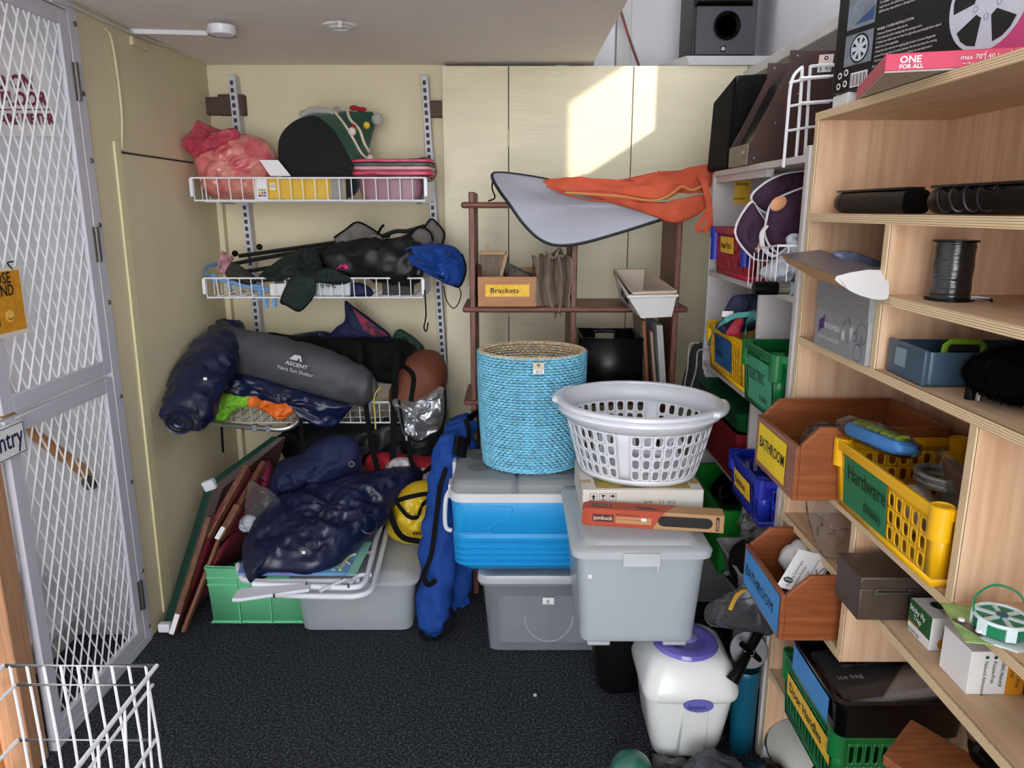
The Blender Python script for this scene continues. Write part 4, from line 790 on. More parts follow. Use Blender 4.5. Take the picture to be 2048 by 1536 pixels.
t = thing('frying_pan', 'glossy black frying pan lying in the bright green tub', 'pan', (.80, 2.45, K4z+.2)); part('bowl', MB().lathe((.82, 2.46, K4z+.225), [(.08, 0), (.10, .015), (.11, .05), (.105, .05), (.09, .015)], 28, Matrix.Rotation(-.5, 3, 'Y')), bk2, t); part('handle', MB().tube([(.74, 2.40, K4z+.27), (.70, 2.34, K4z+.28), (.68, 2.28, K4z+.275)], .009, 8), bk2, t)
part('grey_bin', MB().loft([rr(.79, 2.03, z, a, b_, .02) for z, a, b_ in ((K4z, .10, .10), (K4z+.18, .145, .122), (K4z+.19, .155, .13), (K4z+.19, .145, .12), (K4z+.01, .095, .095))]), mat('pale_grey_plastic', '#A8AAA8', .4), None, label='pale grey plastic bin holding a black cap', cat='bin')
t = thing('baseball_cap', 'black fabric cap with strap lying in the pale grey bin', 'cap', (.74, 2.02, K4z+.1)); pillow('crown', [(1458, 1140), (1460, 1105), (1480, 1085), (1510, 1075), (1535, 1085), (1540, 1130), (1510, 1160), (1475, 1165)], 2.0, .05, blackf, t, wr=.006); part('strap', MB().tube(smooth([P(1446, 1140, Y=1.97), P(1452, 1150, Y=1.96), P(1475, 1175, Y=1.94)], 4, False), .008, 6, flat=.4), black, t); part('buckle', MB().lathe(P(1452, 1145, Y=1.955), [(.008, 0), (.008, .004)], 12, Matrix.Rotation(PI/2, 3, 'X')), steel, t)
pillow('clear_bag', [(1475, 1040), (1500, 1028), (1530, 1040), (1545, 1070), (1530, 1085), (1490, 1080)], 1.95, .03, film, None, wr=.012, fr=40, label='scrunched clear plastic bag under the Switches basket', cat='bag')
pillow('wrapped_boards', [(1408, 1222), (1440, 1195), (1480, 1180), (1535, 1178), (1550, 1262), (1480, 1256), (1420, 1250)], 1.86, .035, film, None, wr=.008, fr=25, label='loose clear bag around the dark flat kit', cat='bag')
part('flat_kit', MB().hexa([P(1432, 1252, Y=1.88), P(1545, 1268, Y=1.80), P(1560, 1240, Y=1.84), P(1450, 1215, Y=1.98), P(1432, 1240, Y=1.88), P(1545, 1252, Y=1.80), P(1560, 1222, Y=1.84), P(1450, 1200, Y=1.98)]), mat('charcoal_kit', '#2C2E34', .4), None, label='charcoal flat kit inside the clear bag above the nappy bin', cat='kit')
strap('carry_loop', [P(1460, 1220, Y=1.87), P(1475, 1190, Y=1.87), P(1500, 1175, Y=1.87), P(1530, 1172, Y=1.87)], .012, mat('amber_plastic', '#D9A21C', .4), None, label='amber plastic handle inside the clear bag', cat='handle')
# ================================================================ on top of the grey unit
zt = 1.681
t = thing('cooler_bag', 'black fabric cooler bag standing on the grey unit', 'bag', (.8, 2.66, zt))
def fb(mb, p, n=6): return mb
def softbox(name, p, m, parent, r=.012, **k):
    o = part(name, MB().hexa(p), m, parent, **k); b = o.modifiers.new('b', 'BEVEL'); b.width = r; b.segments = 3; return o
softbox('body', [V(q) for q in ((.715, 2.58, 1.681), (.93, 2.58, 1.681), (.93, 2.80, 1.681), (.705, 2.81, 1.681), (.722, 2.575, 1.975), (.93, 2.58, 1.985), (.93, 2.78, 1.965), (.712, 2.80, 1.92))], blackf, t, .012)
part('zip', MB().tube([(.722, 2.573, 1.70), (.728, 2.569, 1.965), (.72, 2.78, 1.915)], .004, 6), black, t)
strap('handle', [V((.80, 2.572, 1.95)), V((.795, 2.560, 1.90)), V((.795, 2.562, 1.82)), V((.80, 2.572, 1.79))], .035, blackf, t)
t = thing('hopper_bin', 'brown slant-sided hopper bin with pale front board', 'bin', (.83, 2.43, zt)); hb = mat('brown_hardboard', '#3A1F19', .45, var=.2, sc=9)
for y in (2.335, 2.53):
    part('side_panel', MB().prism([(.708, y, zt), (.955, y, zt), (.955, y, 2.0), (.81, y, 2.0), (.81, y, 1.955), (.71, y, 1.742)], .008), hb, t, bev=.001)
    mb = MB()
    for x, z in ((.725, 1.70), (.84, 1.88), (.83, 1.985), (.93, 1.93), (.94, 1.70), (.78, 1.80)): mb.lathe((x, y-.009, z), [(.003, 0), (.003, .001)], 8, Matrix.Rotation(PI/2, 3, 'X'))
    part('rivets', mb, steel, t)
part('front_board', MB().bb((.706, 2.336, zt), (.714, 2.53, 1.742)), mat('weathered_board', '#7D7466', .6, var=.2, sc=10, st=(1, 2, 20)), t); part('base_board', MB().bb((.714, 2.336, zt), (.95, 2.53, zt+.008)), hb, t); part('back_board', MB().bb((.945, 2.336, zt), (.953, 2.53, 2.0)), hb, t)
part('inner_slope', MB().hexa([(.714, 2.337, 1.70), (.82, 2.337, 1.93), (.82, 2.529, 1.93), (.714, 2.529, 1.70), (.72, 2.337, 1.695), (.826, 2.337, 1.925), (.826, 2.529, 1.925), (.72, 2.529, 1.695)]), black, t)
decal('sticker', (.7055, 2.39, 1.715), -Y3, Z3, .03, .008, mat('beige_tape', '#CDB98E', .6), t)
t = thing('price_tag', 'white price tag reading 45 stuck on the brown hopper', 'tag', P(1650, 145, Y=2.33)); a = P(1634, 145, Y=2.325); ex = V((1, 0, .06)); ez = V((.06, 0, 1)); ex.normalize()
decal('upper', a+ez*.022, ex, ez, .042, .026, mat('pale_pink_paper', '#E6CDC6', .7), t); decal('lower', a, ex, ez, .04, .022, paper, t)
text('$ 45', a+ex*.003+ez*.004, ex, ez, .02, ink, t, lift=.0015); decal('logo', a+ez*.022, ex, ez, 0, 0, ink, t, .0012, circ(.021, .016, .006)); decal('logo_core', a+ez*.022, ex, ez, 0, 0, MT['pale_pink_paper'], t, .0018, circ(.021, .016, .003))
t = thing('wire_rack', 'white coated wire rack standing before the brown hopper', 'rack', (.76, 2.05, zt)); mb = MB()
Yr = 2.02
mb.tube(smooth([P(1567, 335, Y=Yr), P(1575, 240, Y=Yr), P(1583, 163, Y=Yr), P(1601, 137, Y=Yr+.03), P(1604, 145, Y=Yr+.03), P(1598, 240, Y=Yr+.03), P(1591, 328, Y=Yr+.03)], 4, False), .0042, 6)
mb.tube(smooth([P(1609, 322, Y=Yr+.05), P(1615, 230, Y=Yr+.05), P(1620, 145, Y=Yr+.05), P(1628, 132, Y=Yr+.05), P(1690, 130, Y=Yr+.05)], 4, False), .0042, 6); part('uprights', mb, wwire, t)
for v in (165, 213, 262): part('crossbar', MB().tube([P(1580-(v-165)*.08, v, Y=Yr-.003), P(1620, v-8, Y=Yr+.045), P(1690, v-16 if v < 200 else v-14, Y=Yr+.06)], .0038, 6), wwire, t)
for v in (155, 205): part('clip', MB().tube([P(1600, v+2, Y=Yr+.02), P(1658, v-2, Y=Yr+.04)], .005, 6), wwire, t)
# ================================================================ nappy bin and neighbours on the floor
t = thing('nappy_bin', 'white nappy disposal bin with violet lid lettered Sangenic', 'bin', (.50, 1.98, 0)); C = V((.505, 1.955, 0)); nb = mat('glossy_white', '#E3E4E2', .25, coat=.3)
def br(z, a, b_, r=.05): return rr(C.x, C.y, z, a, b_, r, 6)
part('body', MB().loft([br(0, .085, .095), br(.004, .092, .10), (br(.05, .105, .113)), br(.225, .128, .135), br(.23, .128, .135)]), nb, t)
part('collar', MB().loft([br(.205, .128, .134), br(.213, .135, .142), br(.228, .137, .144), br(.242, .134, .14), br(.297, .118, .122), br(.316, .098, .10), br(.32, .09, .092)]), nb, t)
vio = mat('violet_plastic', '#6A60B8', .25, coat=.4)
ld = part('lid', MB().lathe(C+V((0, -.01, .313)), [(.088, 0), (.094, .008), (.09, .018), (.075, .022), (.055, .019), (.045, .012), (.01, .01)], 36, sy=1.02), vio, t); part('lid_button', MB().lathe(C+V((0, -.092, .321)), [(.014, 0), (.012, .008)], 16), vio, ld); part('lid_knob', MB().lathe(C+V((.01, .01, .319)), [(.03, 0), (.03, .012), (.02, .016)], 20), mat('lilac_clear', '#8C88B4', .2), ld)
fr0 = C.y-.128
part('pedal_recess', MB().hexa([(C.x-.03, fr0+.012, .02), (C.x+.045, fr0+.012, .02), (C.x+.04, fr0+.02, .20), (C.x-.018, fr0+.02, .20), (C.x-.035, fr0-.002+.02, .02), (C.x+.05, fr0-.002+.02, .02), (C.x+.045, fr0-.01, .205), (C.x-.022, fr0-.01, .205)]), nb, t, bev=.003)
Rb = (V((0, -1, .12))).to_track_quat('Z', 'Y').to_matrix()
pl = MB().lathe((C.x+.012, C.y-.1475, .210), [(.040, -.006), (.042, .002), (.040, .006), (.001, .006)], 28, Matrix.Rotation(math.radians(78), 3, 'X'), sy=.42); part('badge', pl, mat('badge_violet', '#5B5AA8', .35), t)
text('Sangenic', (C.x-.021, C.y-.1542, .204), X3, V((0, .2, 1)), .0165, mat('badge_ink', '#10104A', .4), t, .95, .25, lift=.001, bold=.015)
part('waste_bin', MB().loft([rr(.355, 2.222, z, a, b_, .03) for z, a, b_ in ((0, .055, .07), (.03, .075, .09), (.32, .105, .115), (.335, .108, .118), (.335, .10, .11))]), mat('matte_black', '#060607', .45), None, label='tall matte black waste bin beside the nappy bin', cat='bin')
decal('chevrons', P(1270, 1312, Y=2.11), X3, Z3, 0, 0, mat('magenta_print', '#8A3F86', .5), bpy.data.objects['waste_bin'], .001, [(0, 0), (.008, .012), (0, .024), (.004, .024), (.012, .012), (.004, 0)])
t = thing('ribbed_cup', 'teal ribbed tall container against the shelf post', 'container', (.674, 1.90, 0)); mb = MB(); tl = mat('teal_plastic', '#0E5570', .4); n = 56
mb.loft([[V((.674+(r+(.0012 if k % 2 else 0)*q)*math.cos(2*PI*k/n), 1.90+(r+(.0012 if k % 2 else 0)*q)*math.sin(2*PI*k/n), z)) for k in range(n)] for r, z, q in ((.032, 0, 0), (.034, .01, 1), (.037, .245, 1), (.0385, .25, 0), (.039, .265, 0), (.037, .268, 0), (.036, .26, 0), (.032, .01, 0))]); part('container', mb, tl, t)
t = thing('hand_grinder', 'black crank handle with grey disc resting over teal container', 'grinder', P(1500, 1330, Y=1.87)); C = P(1498, 1302, Y=1.86)
Rg = V((-.25, -.9, .35)).to_track_quat('Z', 'Y').to_matrix()
part('disc', MB().lathe(C+Rg @ V((0, 0, -.02)), [(.05, 0), (.052, .004), (.05, .008)], 32, Rg), mat('grinder_grey', '#3B3B40', .4), t); part('hub', MB().lathe(C, [(.016, -.014), (.016, .01), (.013, .013)], 20, Rg), mat('hub_grey', '#2A2A2E', .4), t)
part('handle', MB().tube([P(1520, 1262, Y=1.85), C, P(1478, 1340, Y=1.82), P(1464, 1362, Y=1.81)], [.013, .012, .014, .019], 14), black, t); part('lever', MB().tube([P(1483, 1288, Y=1.84), P(1520, 1320, Y=1.86)], .008, 10), black, t)
part('rubber_ball', MB().ball(P(1262, 1545, Z=.062), .06, 28), mat('bottle_green', '#2F6A58', .2, coat=.4), None, label='glossy dark green ball at the bottom edge of the frame', cat='ball')
blk = mat('bin_liner', '#121215', .25, var=.3, sc=20)
def heap(label, c, r, seed, m=blk, name='bin_bag'):
    mb = MB(); n = 26; rings = []
    for i in range(15):
        a = PI*(i+.1)/14.2; ring = []
        for j in range(n):
            b2 = 2*PI*j/n; q = V((r[0]*math.sin(a)*math.cos(b2), r[1]*math.sin(a)*math.sin(b2), r[2]*math.cos(a))); q *= 1+.3*noise.noise(q*22+V((seed, 0, 0)))+.18*crease(q, 30, seed)
            p = V(c)+q; p.z = max(.001, p.z); ring.append(p)
        rings.append(ring)
    return part(name, mb.loft(rings), m, None, label=label, cat='bag', sm=50)
heap('flattened black plastic sheet left of the nappy bin foot', P(1330, 1545, Z=.02), (.07, .05, .03), 1, name='plastic_sheet'); heap('open grey-black bin liner in front of the nappy bin', P(1430, 1556, Z=.05), (.075, .06, .065), 2, mat('liner_grey', '#3E3F46', .4, var=.3, sc=15)); heap('glossy black bag beside the steel pan', P(1528, 1570, Z=.03), (.07, .06, .055), 3)
part('paper_scrap', MB().bb(P(1067, 1393, Z=.001), P(1073, 1387, Z=.003)), paper, None, label='tiny white paper scrap on the carpet', cat='scrap')
# ================================================================ brown timber shelf in the middle
BY0, BY1 = 2.80, 3.08
t = thing('timber_shelf', 'brown stained open timber shelf in front of the cupboards', 'shelf', (.24, 2.94, 0))
UX = (-.148, .232, .618); ZS = (.10, .46, .83, 1.192, 1.576)
for x in UX:
    for y in (BY0, BY1-.02) if False else (BY0,): part('upright', MB().bb((x-.011, BY0+.002, 0), (x+.011, BY1, 1.612 if x < 0 else 1.575)), brown, t, bev=.004)
for z in ZS:
    part('shelf_board', MB().bb((-.187, BY0-.004, z-.022), (.664, BY1, z)), brownh, t, bev=.008)
zm = 1.193
t = thing('wooden_crate', 'small wooden box with yellow label Brackets', 'box', (-.02, 2.90, zm)); bw = mat('beech', '#A9713F', .5, var=.12, sc=6, st=(2, 20, 20))
x0, x1, y0, y1 = -.128, .092, 2.795, 3.03
part('front_board', MB().bb((x0, y0, zm), (x1, y0+.012, zm+.112)), bw, t, bev=.001); part('back_board', MB().bb((x0, y1-.012, zm), (x1, y1, zm+.13)), bw, t, bev=.001)
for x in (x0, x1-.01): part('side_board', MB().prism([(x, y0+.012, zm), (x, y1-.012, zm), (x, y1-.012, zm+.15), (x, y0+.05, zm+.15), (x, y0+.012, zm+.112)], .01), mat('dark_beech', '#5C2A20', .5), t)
part('base_board', MB().bb((x0+.01, y0+.012, zm), (x1-.01, y1-.012, zm+.008)), bw, t)
decal('paper_label', (x0+.028, y0, zm+.038), X3, Z3, .165, .045, yel, t, .001); text('Brackets', (x0+.046, y0, zm+.052), X3, Z3, .027, ink, t, 1.15, lift=.0022, bold=.012); None
t = thing('wooden_bracket', 'pale wooden shelf bracket standing in the Brackets box', 'bracket', (-.06, 2.88, zm+.01)); lw = mat('pale_wood', '#B08A62', .6, var=.1, sc=10)
part('arm', MB().box((-.075, 2.88, zm+.195), (.105, .03, .012)), lw, t); part('strut', MB().box((-.035, 2.88, zm+.135), (.012, .03, .13), Matrix.Rotation(.25, 3, 'Y')), lw, t); part('plate', MB().prism([(-.125, 2.89, zm+.02), (-.04, 2.89, zm+.02), (-.03, 2.89, zm+.188), (-.125, 2.89, zm+.188)], .006), mat('grey_wood', '#6E5A48', .6, var=.2, sc=8, st=(20, 20, 1)), t); part('peg', MB().box((-.095, 2.88, zm+.215), (.012, .012, .03)), lw, t)
part('steel_bracket', MB().box((.03, 2.90, zm+.13), (.13, .04, .01), Matrix.Rotation(.45, 3, 'Y')).box((-.02, 2.91, zm+.12), (.012, .04, .14)), black, None, label='black angled bracket in the Brackets box', cat='bracket')
pillow('fittings_bag', [(1015, 555), (1020, 540), (1040, 535), (1055, 545), (1058, 558)], 2.86, .02, film, None, wr=.005, fr=40, label='small clear bag of fittings in the Brackets box', cat='bag')
# folded beige curtain
t = thing('folded_curtain', 'pleated bundle of beige fabric hanging over the shelf edge', 'curtain', (.15, 2.8, zm)); fab = mat('taupe_fabric', '#9A8A7C', .6, var=.12, sc=20)
ptop = [P(u_, v_, Y=2.90) for u_, v_ in ((1068, 525), (1078, 508), (1092, 518), (1103, 500), (1118, 520), (1132, 512), (1143, 520))]
def sheet(a, b_):
    k = a*7; tri = abs((k % 2)-1); vb = 618+18*noise.noise(V((a*5, 1, 2)))+(22 if .55 < a < .8 else 0)-10*abs(a-.5); vt = 508+12*noise.noise(V((a*7, 4, 0)))+14*abs(a-.5)
    p = P(1066+77*a+5*math.sin(b_*5+k)*b_+(6 if a > .5 else -2)*b_*0, vt+(vb-vt)*b_, Y=2.785); p.y += .10*tri*(1-.35*b_); return p+wob(p, .006, 30, 2)
part('sheet', MB().grid(sheet, 112, 14), fab, t, solid=.003, sm=50)
part('roll', MB().loft([[P(1092+36*s_, 508+6*math.sin(s_*6), Y=2.80+.16*k/10)+V((0, 0, .012*math.sin(s_*9+k))) for s_ in [j/14 for j in range(15)]] for k in range(11)], False, False, False), fab, t, solid=.003, sm=70)
t = None
part('torch', MB().tube([P(938, 836, Y=2.74), P(950, 828, Y=2.76), P(962, 820, Y=2.80)], [.013, .013, .009], 12), black, None, label='black torch end poking past the timber shelf', cat='torch')
# nested planters
def ring4(q, Y, n=4): return [P(u_, v_, Y=Y) for u_, v_ in q]
t = thing('planter_box', 'white plastic window planter with black label, outer of two', 'planter', P(1310, 635, Y=2.62))
def planter(t, near, far, nb, fbm, m, lip=.006):
    A = [P(*q, Y=2.62) for q in near]; B = [P(*q, Y=2.99) for q in far]; a = [P(*q, Y=2.64) for q in nb]; b_ = [P(*q, Y=2.97) for q in fbm]
    top = [A[0], A[1], B[1], B[0]]; bot = [a[0], a[1], b_[1], b_[0]]
    for p in bot: p.z = max(p.z, zm+.002) if p.y > 2.8 else p.z
    c = sum(top, V())/4; out = [c+(p-c)*1.05 for p in top]; inn = [c+(p-c)*.94 for p in top]; cb = sum(bot, V())/4; inb = [cb+(p-cb)*.93+V((0, 0, .006)) for p in bot]
    dn = V((0, 0, -.008)); part('shell', MB().loft([bot, [p+dn for p in top], [p+dn for p in out], out, inn, inb]), m, t, bev=.003)
wp2 = mat('planter_white', '#DDDBD8', .35)
planter(t, [(1256, 590), (1354, 588)], [(1228, 545), (1300, 543)], [(1282, 637), (1344, 634)], [(1240, 610), (1292, 610)], wp2)
q0, q1, q2, q3 = P(1244, 570, Y=2.80), P(1260, 588, Y=2.64), P(1260, 611, Y=2.66), P(1246, 590, Y=2.80)
o_ = V((-.006, -.004, 0)); part('label_panel', MB().quad(q3+o_, q2+o_, q1+o_, q0+o_), ink, t); decal('label_emblem', q3*.5+q1*.5+o_*1.3-V((0, 0, .004)), q1-q0, Z3, 0, 0, paper, t, .0015, circ(0, 0, .008, 16))
t = thing('planter_box', 'beige plastic window planter nested inside the white one', 'planter', P(1300, 590, Y=2.65)); planter(t, [(1266, 583), (1351, 580)], [(1229, 538), (1290, 537)], [(1285, 610), (1335, 608)], [(1244, 600), (1284, 600)], mat('planter_beige', '#C6B29F', .45))
# black crate, frames on the lower shelf
zl = .831; Mc = TM((.385, 2.94, zl)); t = thing('folding_crate', 'black plastic crate with white hand slot on the brown shelf', 'crate', Mc); nk = mat('ink_black_plastic', '#08090F', .4)
mb = MB(); L, W, Hh = .235, .25, .235
def wall(a, b_):
    def f(s, z): return V(a)*(1-s)+V(b_)*s+V((0, 0, z))
    return f
cs = [(.27, 2.815, zl), (.50, 2.815, zl), (.50, 3.065, zl), (.27, 3.065, zl)]
for i in range(4):
    f = wall(cs[i], cs[(i+1) % 4])
    if i == 2:
        plain(mb, f, 0, .3, 0, Hh); plain(mb, f, .7, 1, 0, Hh); plain(mb, f, .3, .7, 0, Hh*.72)
        slot(mb, lambda s, z: f(s, z), .3, .7, Hh*.72, Hh, .17, .018)
    else: plain(mb, f, 0, 1, 0, Hh)
mb.add([V(p)+V((0, 0, .003)) for p in cs], [(0, 1, 2, 3)]); part('shell', mb, nk, t, solid=.004)
part('rim', MB().tube([V(p)+V((0, 0, Hh)) for p in cs], .006, 6, True), nk, t)
def leaning(name, label, u0, v0, y0, y1, h, th, m, mf=None):
    p = P(u0, v0, Y=y0); x = p.x; z0 = zl; t = thing(name, label, 'picture', (x, (y0+y1)/2, z0)); k = .16
    def X_(z): return x+k*0-.0+(h-z)*-.0
    q = [(x+.03, y0, z0), (x+.03+th, y0, z0), (x+.03+th, y1, z0), (x+.03, y1, z0), (x, y0, z0+h), (x+th, y0, z0+h), (x+th, y1, z0+h), (x, y1, z0+h)]
    q = [(a-.03 if False else a, b_, c) for a, b_, c in q]
    part('frame', MB().hexa(q), m, t, bev=.002)
    if mf: part('picture_face', MB().hexa([(x+.026, y0+.02, z0+.02), (x+.029, y0+.02, z0+.02), (x+.029, y1-.02, z0+.02), (x+.026, y1-.02, z0+.02), (x+.001, y0+.02, z0+h-.02), (x+.003, y0+.02, z0+h-.02), (x+.003, y1-.02, z0+h-.02), (x+.001, y1-.02, z0+h-.02)]), mf, t)
leaning('framed_picture', 'picture in honey wood frame leaning beside the black crate', 1283, 665, 2.82, 3.05, .305, .014, mat('honey_wood', '#8A4E26', .4), mat('picture_print', '#A9A08C', .5, col2='#5E5A50', sc=25))
leaning('picture_board', 'beige backed board between the frames', 1298, 700, 2.84, 3.05, .26, .012, mat('beige_board', '#A58D78', .7))
leaning('canvas', 'grey-white canvas edge leaning against the shelf upright', 1312, 675, 2.81, 3.05, .29, .024, mat('canvas_grey', '#B9B7B8', .7, var=.08, sc=40))
# light reflector draped on the top shelf
YF = lambda u_, v_: (2.775+(405-v_)/55*.13) if v_ < 405 else 2.775-(v_-405)/90*.06
t = thing('light_reflector', 'silver grey collapsible sheet with black binding on the timber shelf', 'reflector', (.15, 2.8, 1.43))
out = [(984, 352), (1000, 346), (1060, 353), (1120, 365), (1210, 385), (1290, 405), (1345, 428), (1300, 446), (1230, 468), (1160, 487), (1110, 490), (1075, 475), (1045, 445), (1020, 410), (998, 380)]
pillow('sheet', out, YF, .012, mat('silver_sheet', '#A7A9B4', .5, var=.03, sc=3), t, wr=.003, fr=5, sharp=6, bk=.2, cr=0)
part('binding', MB().tube(smooth([P(u_, v_, Y=YF(u_, v_)) for u_, v_ in out], 5), .006, 6, True), mat('charcoal_binding', '#1C2128', .6), t)
part('cord', MB().tube(smooth([P(988, 352, Y=2.93), P(984, 375, Y=2.92), P(990, 395, Y=2.88), P(977, 402, Y=2.86)], 4, False), .003, 6), blackf, t); decal('mark', P(1093, 450, Y=2.765), X3, Z3, .012, .008, paper, t, .002)
# orange bag
og = mat('orange_nonwoven', '#CC5636', .7, var=.08, sc=14, bump=.3, bs=500); og2 = mat('orange_trim', '#C98A4E', .7)
t = thing('shopping_bag', 'folded orange non-woven shopping bag lying over the reflector', 'bag', (.4, 2.8, 1.58))
pillow('lower_fold', [(1150, 385), (1230, 385), (1320, 405), (1400, 390), (1420, 402), (1398, 428), (1350, 446), (1300, 430), (1220, 405)], lambda u_, v_: 2.74, .012, og, t, wr=.004, fr=16, sharp=4)
pillow('upper_fold', [(1088, 366), (1100, 360), (1200, 366), (1300, 350), (1380, 338), (1424, 330), (1426, 360), (1410, 385), (1380, 372), (1340, 395), (1310, 400), (1220, 388), (1130, 384)], lambda u_, v_: 2.74+.0016*(400-v_), .016, og, t, wr=.005, fr=13, sharp=3)
part('fold_edge', MB().tube(smooth([P(u_, v_, Y=2.715) for u_, v_ in ((1130, 385), (1230, 392), (1305, 401), (1340, 390), (1362, 373), (1385, 380), (1415, 366))], 5, False), .0045, 6), og2, t)
part('fold_layers', MB().tube(smooth([P(u_, v_, Y=2.715) for u_, v_ in ((1092, 372), (1140, 392), (1190, 402), (1225, 400))], 5, False), .006, 6, flat=.5), og, t)
strap('handle', [P(1395, 345, Y=2.74), P(1408, 365, Y=2.70), P(1418, 410, Y=2.69), P(1420, 462, Y=2.69)], .022, og, t)
strap('handle', [P(1420, 415, Y=2.71), P(1405, 440, Y=2.69), P(1395, 455, Y=2.69), P(1408, 463, Y=2.68), P(1420, 440, Y=2.68)], .018, og, t)
pillow('tab', [(1285, 368), (1305, 352), (1318, 340), (1316, 352), (1300, 366)], 2.79, .004, og, t, wr=.001)
t = thing('camp_mat', 'charcoal padded camp seat with pale piping behind the laundry basket', 'bag', P(1400, 780, Y=2.74))
pillow('body', [(1362, 790), (1372, 740), (1385, 695), (1400, 685), (1425, 692), (1432, 715), (1428, 760), (1418, 800), (1390, 810)], 2.80, .06, mat('charcoal_fabric', '#26262A', .8, bump=.3, bs=200), t, wr=.004, fr=12)
pi = mat('pale_piping', '#A9A59E', .6)
part('piping', MB().tube(smooth([P(u_, v_, Y=2.735) for u_, v_ in ((1368, 775), (1375, 735), (1380, 690), (1398, 686))], 4, False), .003, 6).tube(smooth([P(u_, v_, Y=2.735) for u_, v_ in ((1380, 780), (1392, 740), (1395, 705), (1405, 699), (1424, 701))], 4, False), .003, 6), pi, t)
part('knob', MB().cyl(P(1434, 734, Y=2.72), P(1452, 730, Y=2.70), .017), black, t); part('knob_ring', MB().cyl(P(1430, 735, Y=2.725), P(1438, 733, Y=2.715), .019), bluep, t)
# ================================================================ tubs, cooler, hamper, laundry basket
def tub(t, cx, cy, z0, hx, hy, h, m, tap=.9, r=.04, feet=False):
    rs = [(z0, -.012), (z0+.008, 0)]
    R = [rr(cx, cy, z0, hx*tap-.01, hy*tap-.01, r)]+[rr(cx, cy, z0+h*k, hx*(tap+(1-tap)*k), hy*(tap+(1-tap)*k), r) for k in (.03, .3, .6, .93)]
    R += [rr(cx, cy, z0+h*.94, hx+.012, hy+.012, r), rr(cx, cy, z0+h, hx+.012, hy+.012, r), rr(cx, cy, z0+h, hx+.002, hy+.002, r)]
    part('tub', MB().loft(R, True, False), m, t, solid=0)
t = thing('storage_tub', 'large clear plastic tub labelled K on the floor under the cooler', 'tub', (.18, 2.56, 0))
tub(t, .18, 2.575, .001, .285, .205, .292, ktub, .92, .035)
part('lid', MB().loft([rr(.18, 2.575, z, .30+d, .22+d, .035) for z, d in ((.285, 0), (.296, .002), (.314, -.004), (.314, -.02), (.306, -.03))]), clearl, t)
tg = decal('paper_tag', (.107, 2.362, .205), X3, Z3, .04, .026, paper, t, .002); text('K', (.12, 2.361, .21), X3, Z3, .02, ink, tg, lift=.003)
part('moulded_arch', MB().tube([V((.13+.085*math.cos(a), 2.366+.012*(1-math.sin(a))*.5, .15+.10*math.sin(a))) for a in [PI+PI*k/20 for k in range(21)]], .0012, 5), clearl, t)
part('contents', MB().loft([rr(.19, 2.59, z, .24, .16, .03) for z in (.012, .20)]), mat('grey_contents', '#6E7077', .8, var=.15, sc=8), None, label='grey bundle inside the clear tub labelled K', cat='bundle')
# cooler
zc = .316; t = thing('cooler', 'blue ice chest with white rim and grey lid', 'cooler', (.08, 2.54, zc)); blu = mat('cooler_blue', '#1F9ADB', .38, bump=.05, bs=300)
cx, cy, hx, hy = .085, 2.545, .288, .18
def cr_(z, d): return rr(cx, cy, z, hx+d, hy+d, .05, 6)
prof = [(zc, -.05), (zc+.006, -.03), (zc+.02, -.016)]
for k in range(5):
    z = zc+.03+.022*k; prof += [(z, -.010+.002*k), (z+.004, -.002+.001*k), (z+.014, -.001+.001*k), (z+.018, -.010+.002*k)]
prof += [(zc+.15, -.004), (zc+.155, 0), (zc+.27, .006), (zc+.275, .004)]
part('body', MB().loft([cr_(z, d) for z, d in prof]), blu, t)
part('rim', MB().loft([cr_(zc+z, d) for z, d in ((.270, .004), (.270, .010), (.296, .012), (.30, .008), (.30, -.02))]), white, t)
lg = mat('lid_grey', '#8E9092', .5, bump=.08, bs=300)
def lidpart(x0, x1):
    mb = MB(); c_ = (x0+x1)/2; h_ = (x1-x0)/2
    mb.loft([rr(c_, cy, zc+z, h_+d, hy+d, .03, 5) for z, d in ((.298, .002), (.305, .006), (.33, .004), (.342, -.008), (.345, -.02))]); return part('lid', mb, lg, t)
lids = (lidpart(cx-hx+.004, .015), lidpart(.019, cx+hx-.004))
cup = mat('cup_recess', '#6D6F72', .6)
for x, y in ((-.115, 2.62), (-.115, 2.50), (.18, 2.46), (.30, 2.46)): part('cup_holder', MB().lathe((x, y, zc+.3455), [(.042, 0), (.04, .0012), (.036, .0002), (.03, -.002)], 28), cup, lids[x > .02])
part('handle', MB().tube(smooth([V((cx-hx-.012, cy-.06, zc+.27)), V((cx-hx-.03, cy-.075, zc+.24)), V((cx-hx-.034, cy-.08, zc+.14)), V((cx-hx-.012, cy-.08, zc+.12))], 4, False), .008, 8), white, t); part('handle_mount', MB().bb((cx-hx-.02, cy-.10, zc+.25), (cx-hx-.005, cy-.03, zc+.30)), white, t, bev=.004)
part('latch', MB().bb((cx-hx-.014, cy+.02, zc+.28), (cx-hx+.0, cy+.10, zc+.34)), white, t, bev=.006)
yf = cy-hy-.0035
part('embossed_line', MB().tube(smooth([V((x, yf-.0005, z)) for x, z in ((-.19, zc+.255), (-.02, zc+.255), (.0, zc+.245), (-.01, zc+.215), (-.06, zc+.19), (-.08, zc+.165), (-.075, zc+.158), (-.18, zc+.158))], 5, False), .0022, 6).tube([V((.12+.055*math.cos(a), yf, zc+.235+.02*math.sin(a))) for a in [2*PI*k/28 for k in range(28)]], .002, 6, True), blu, t)
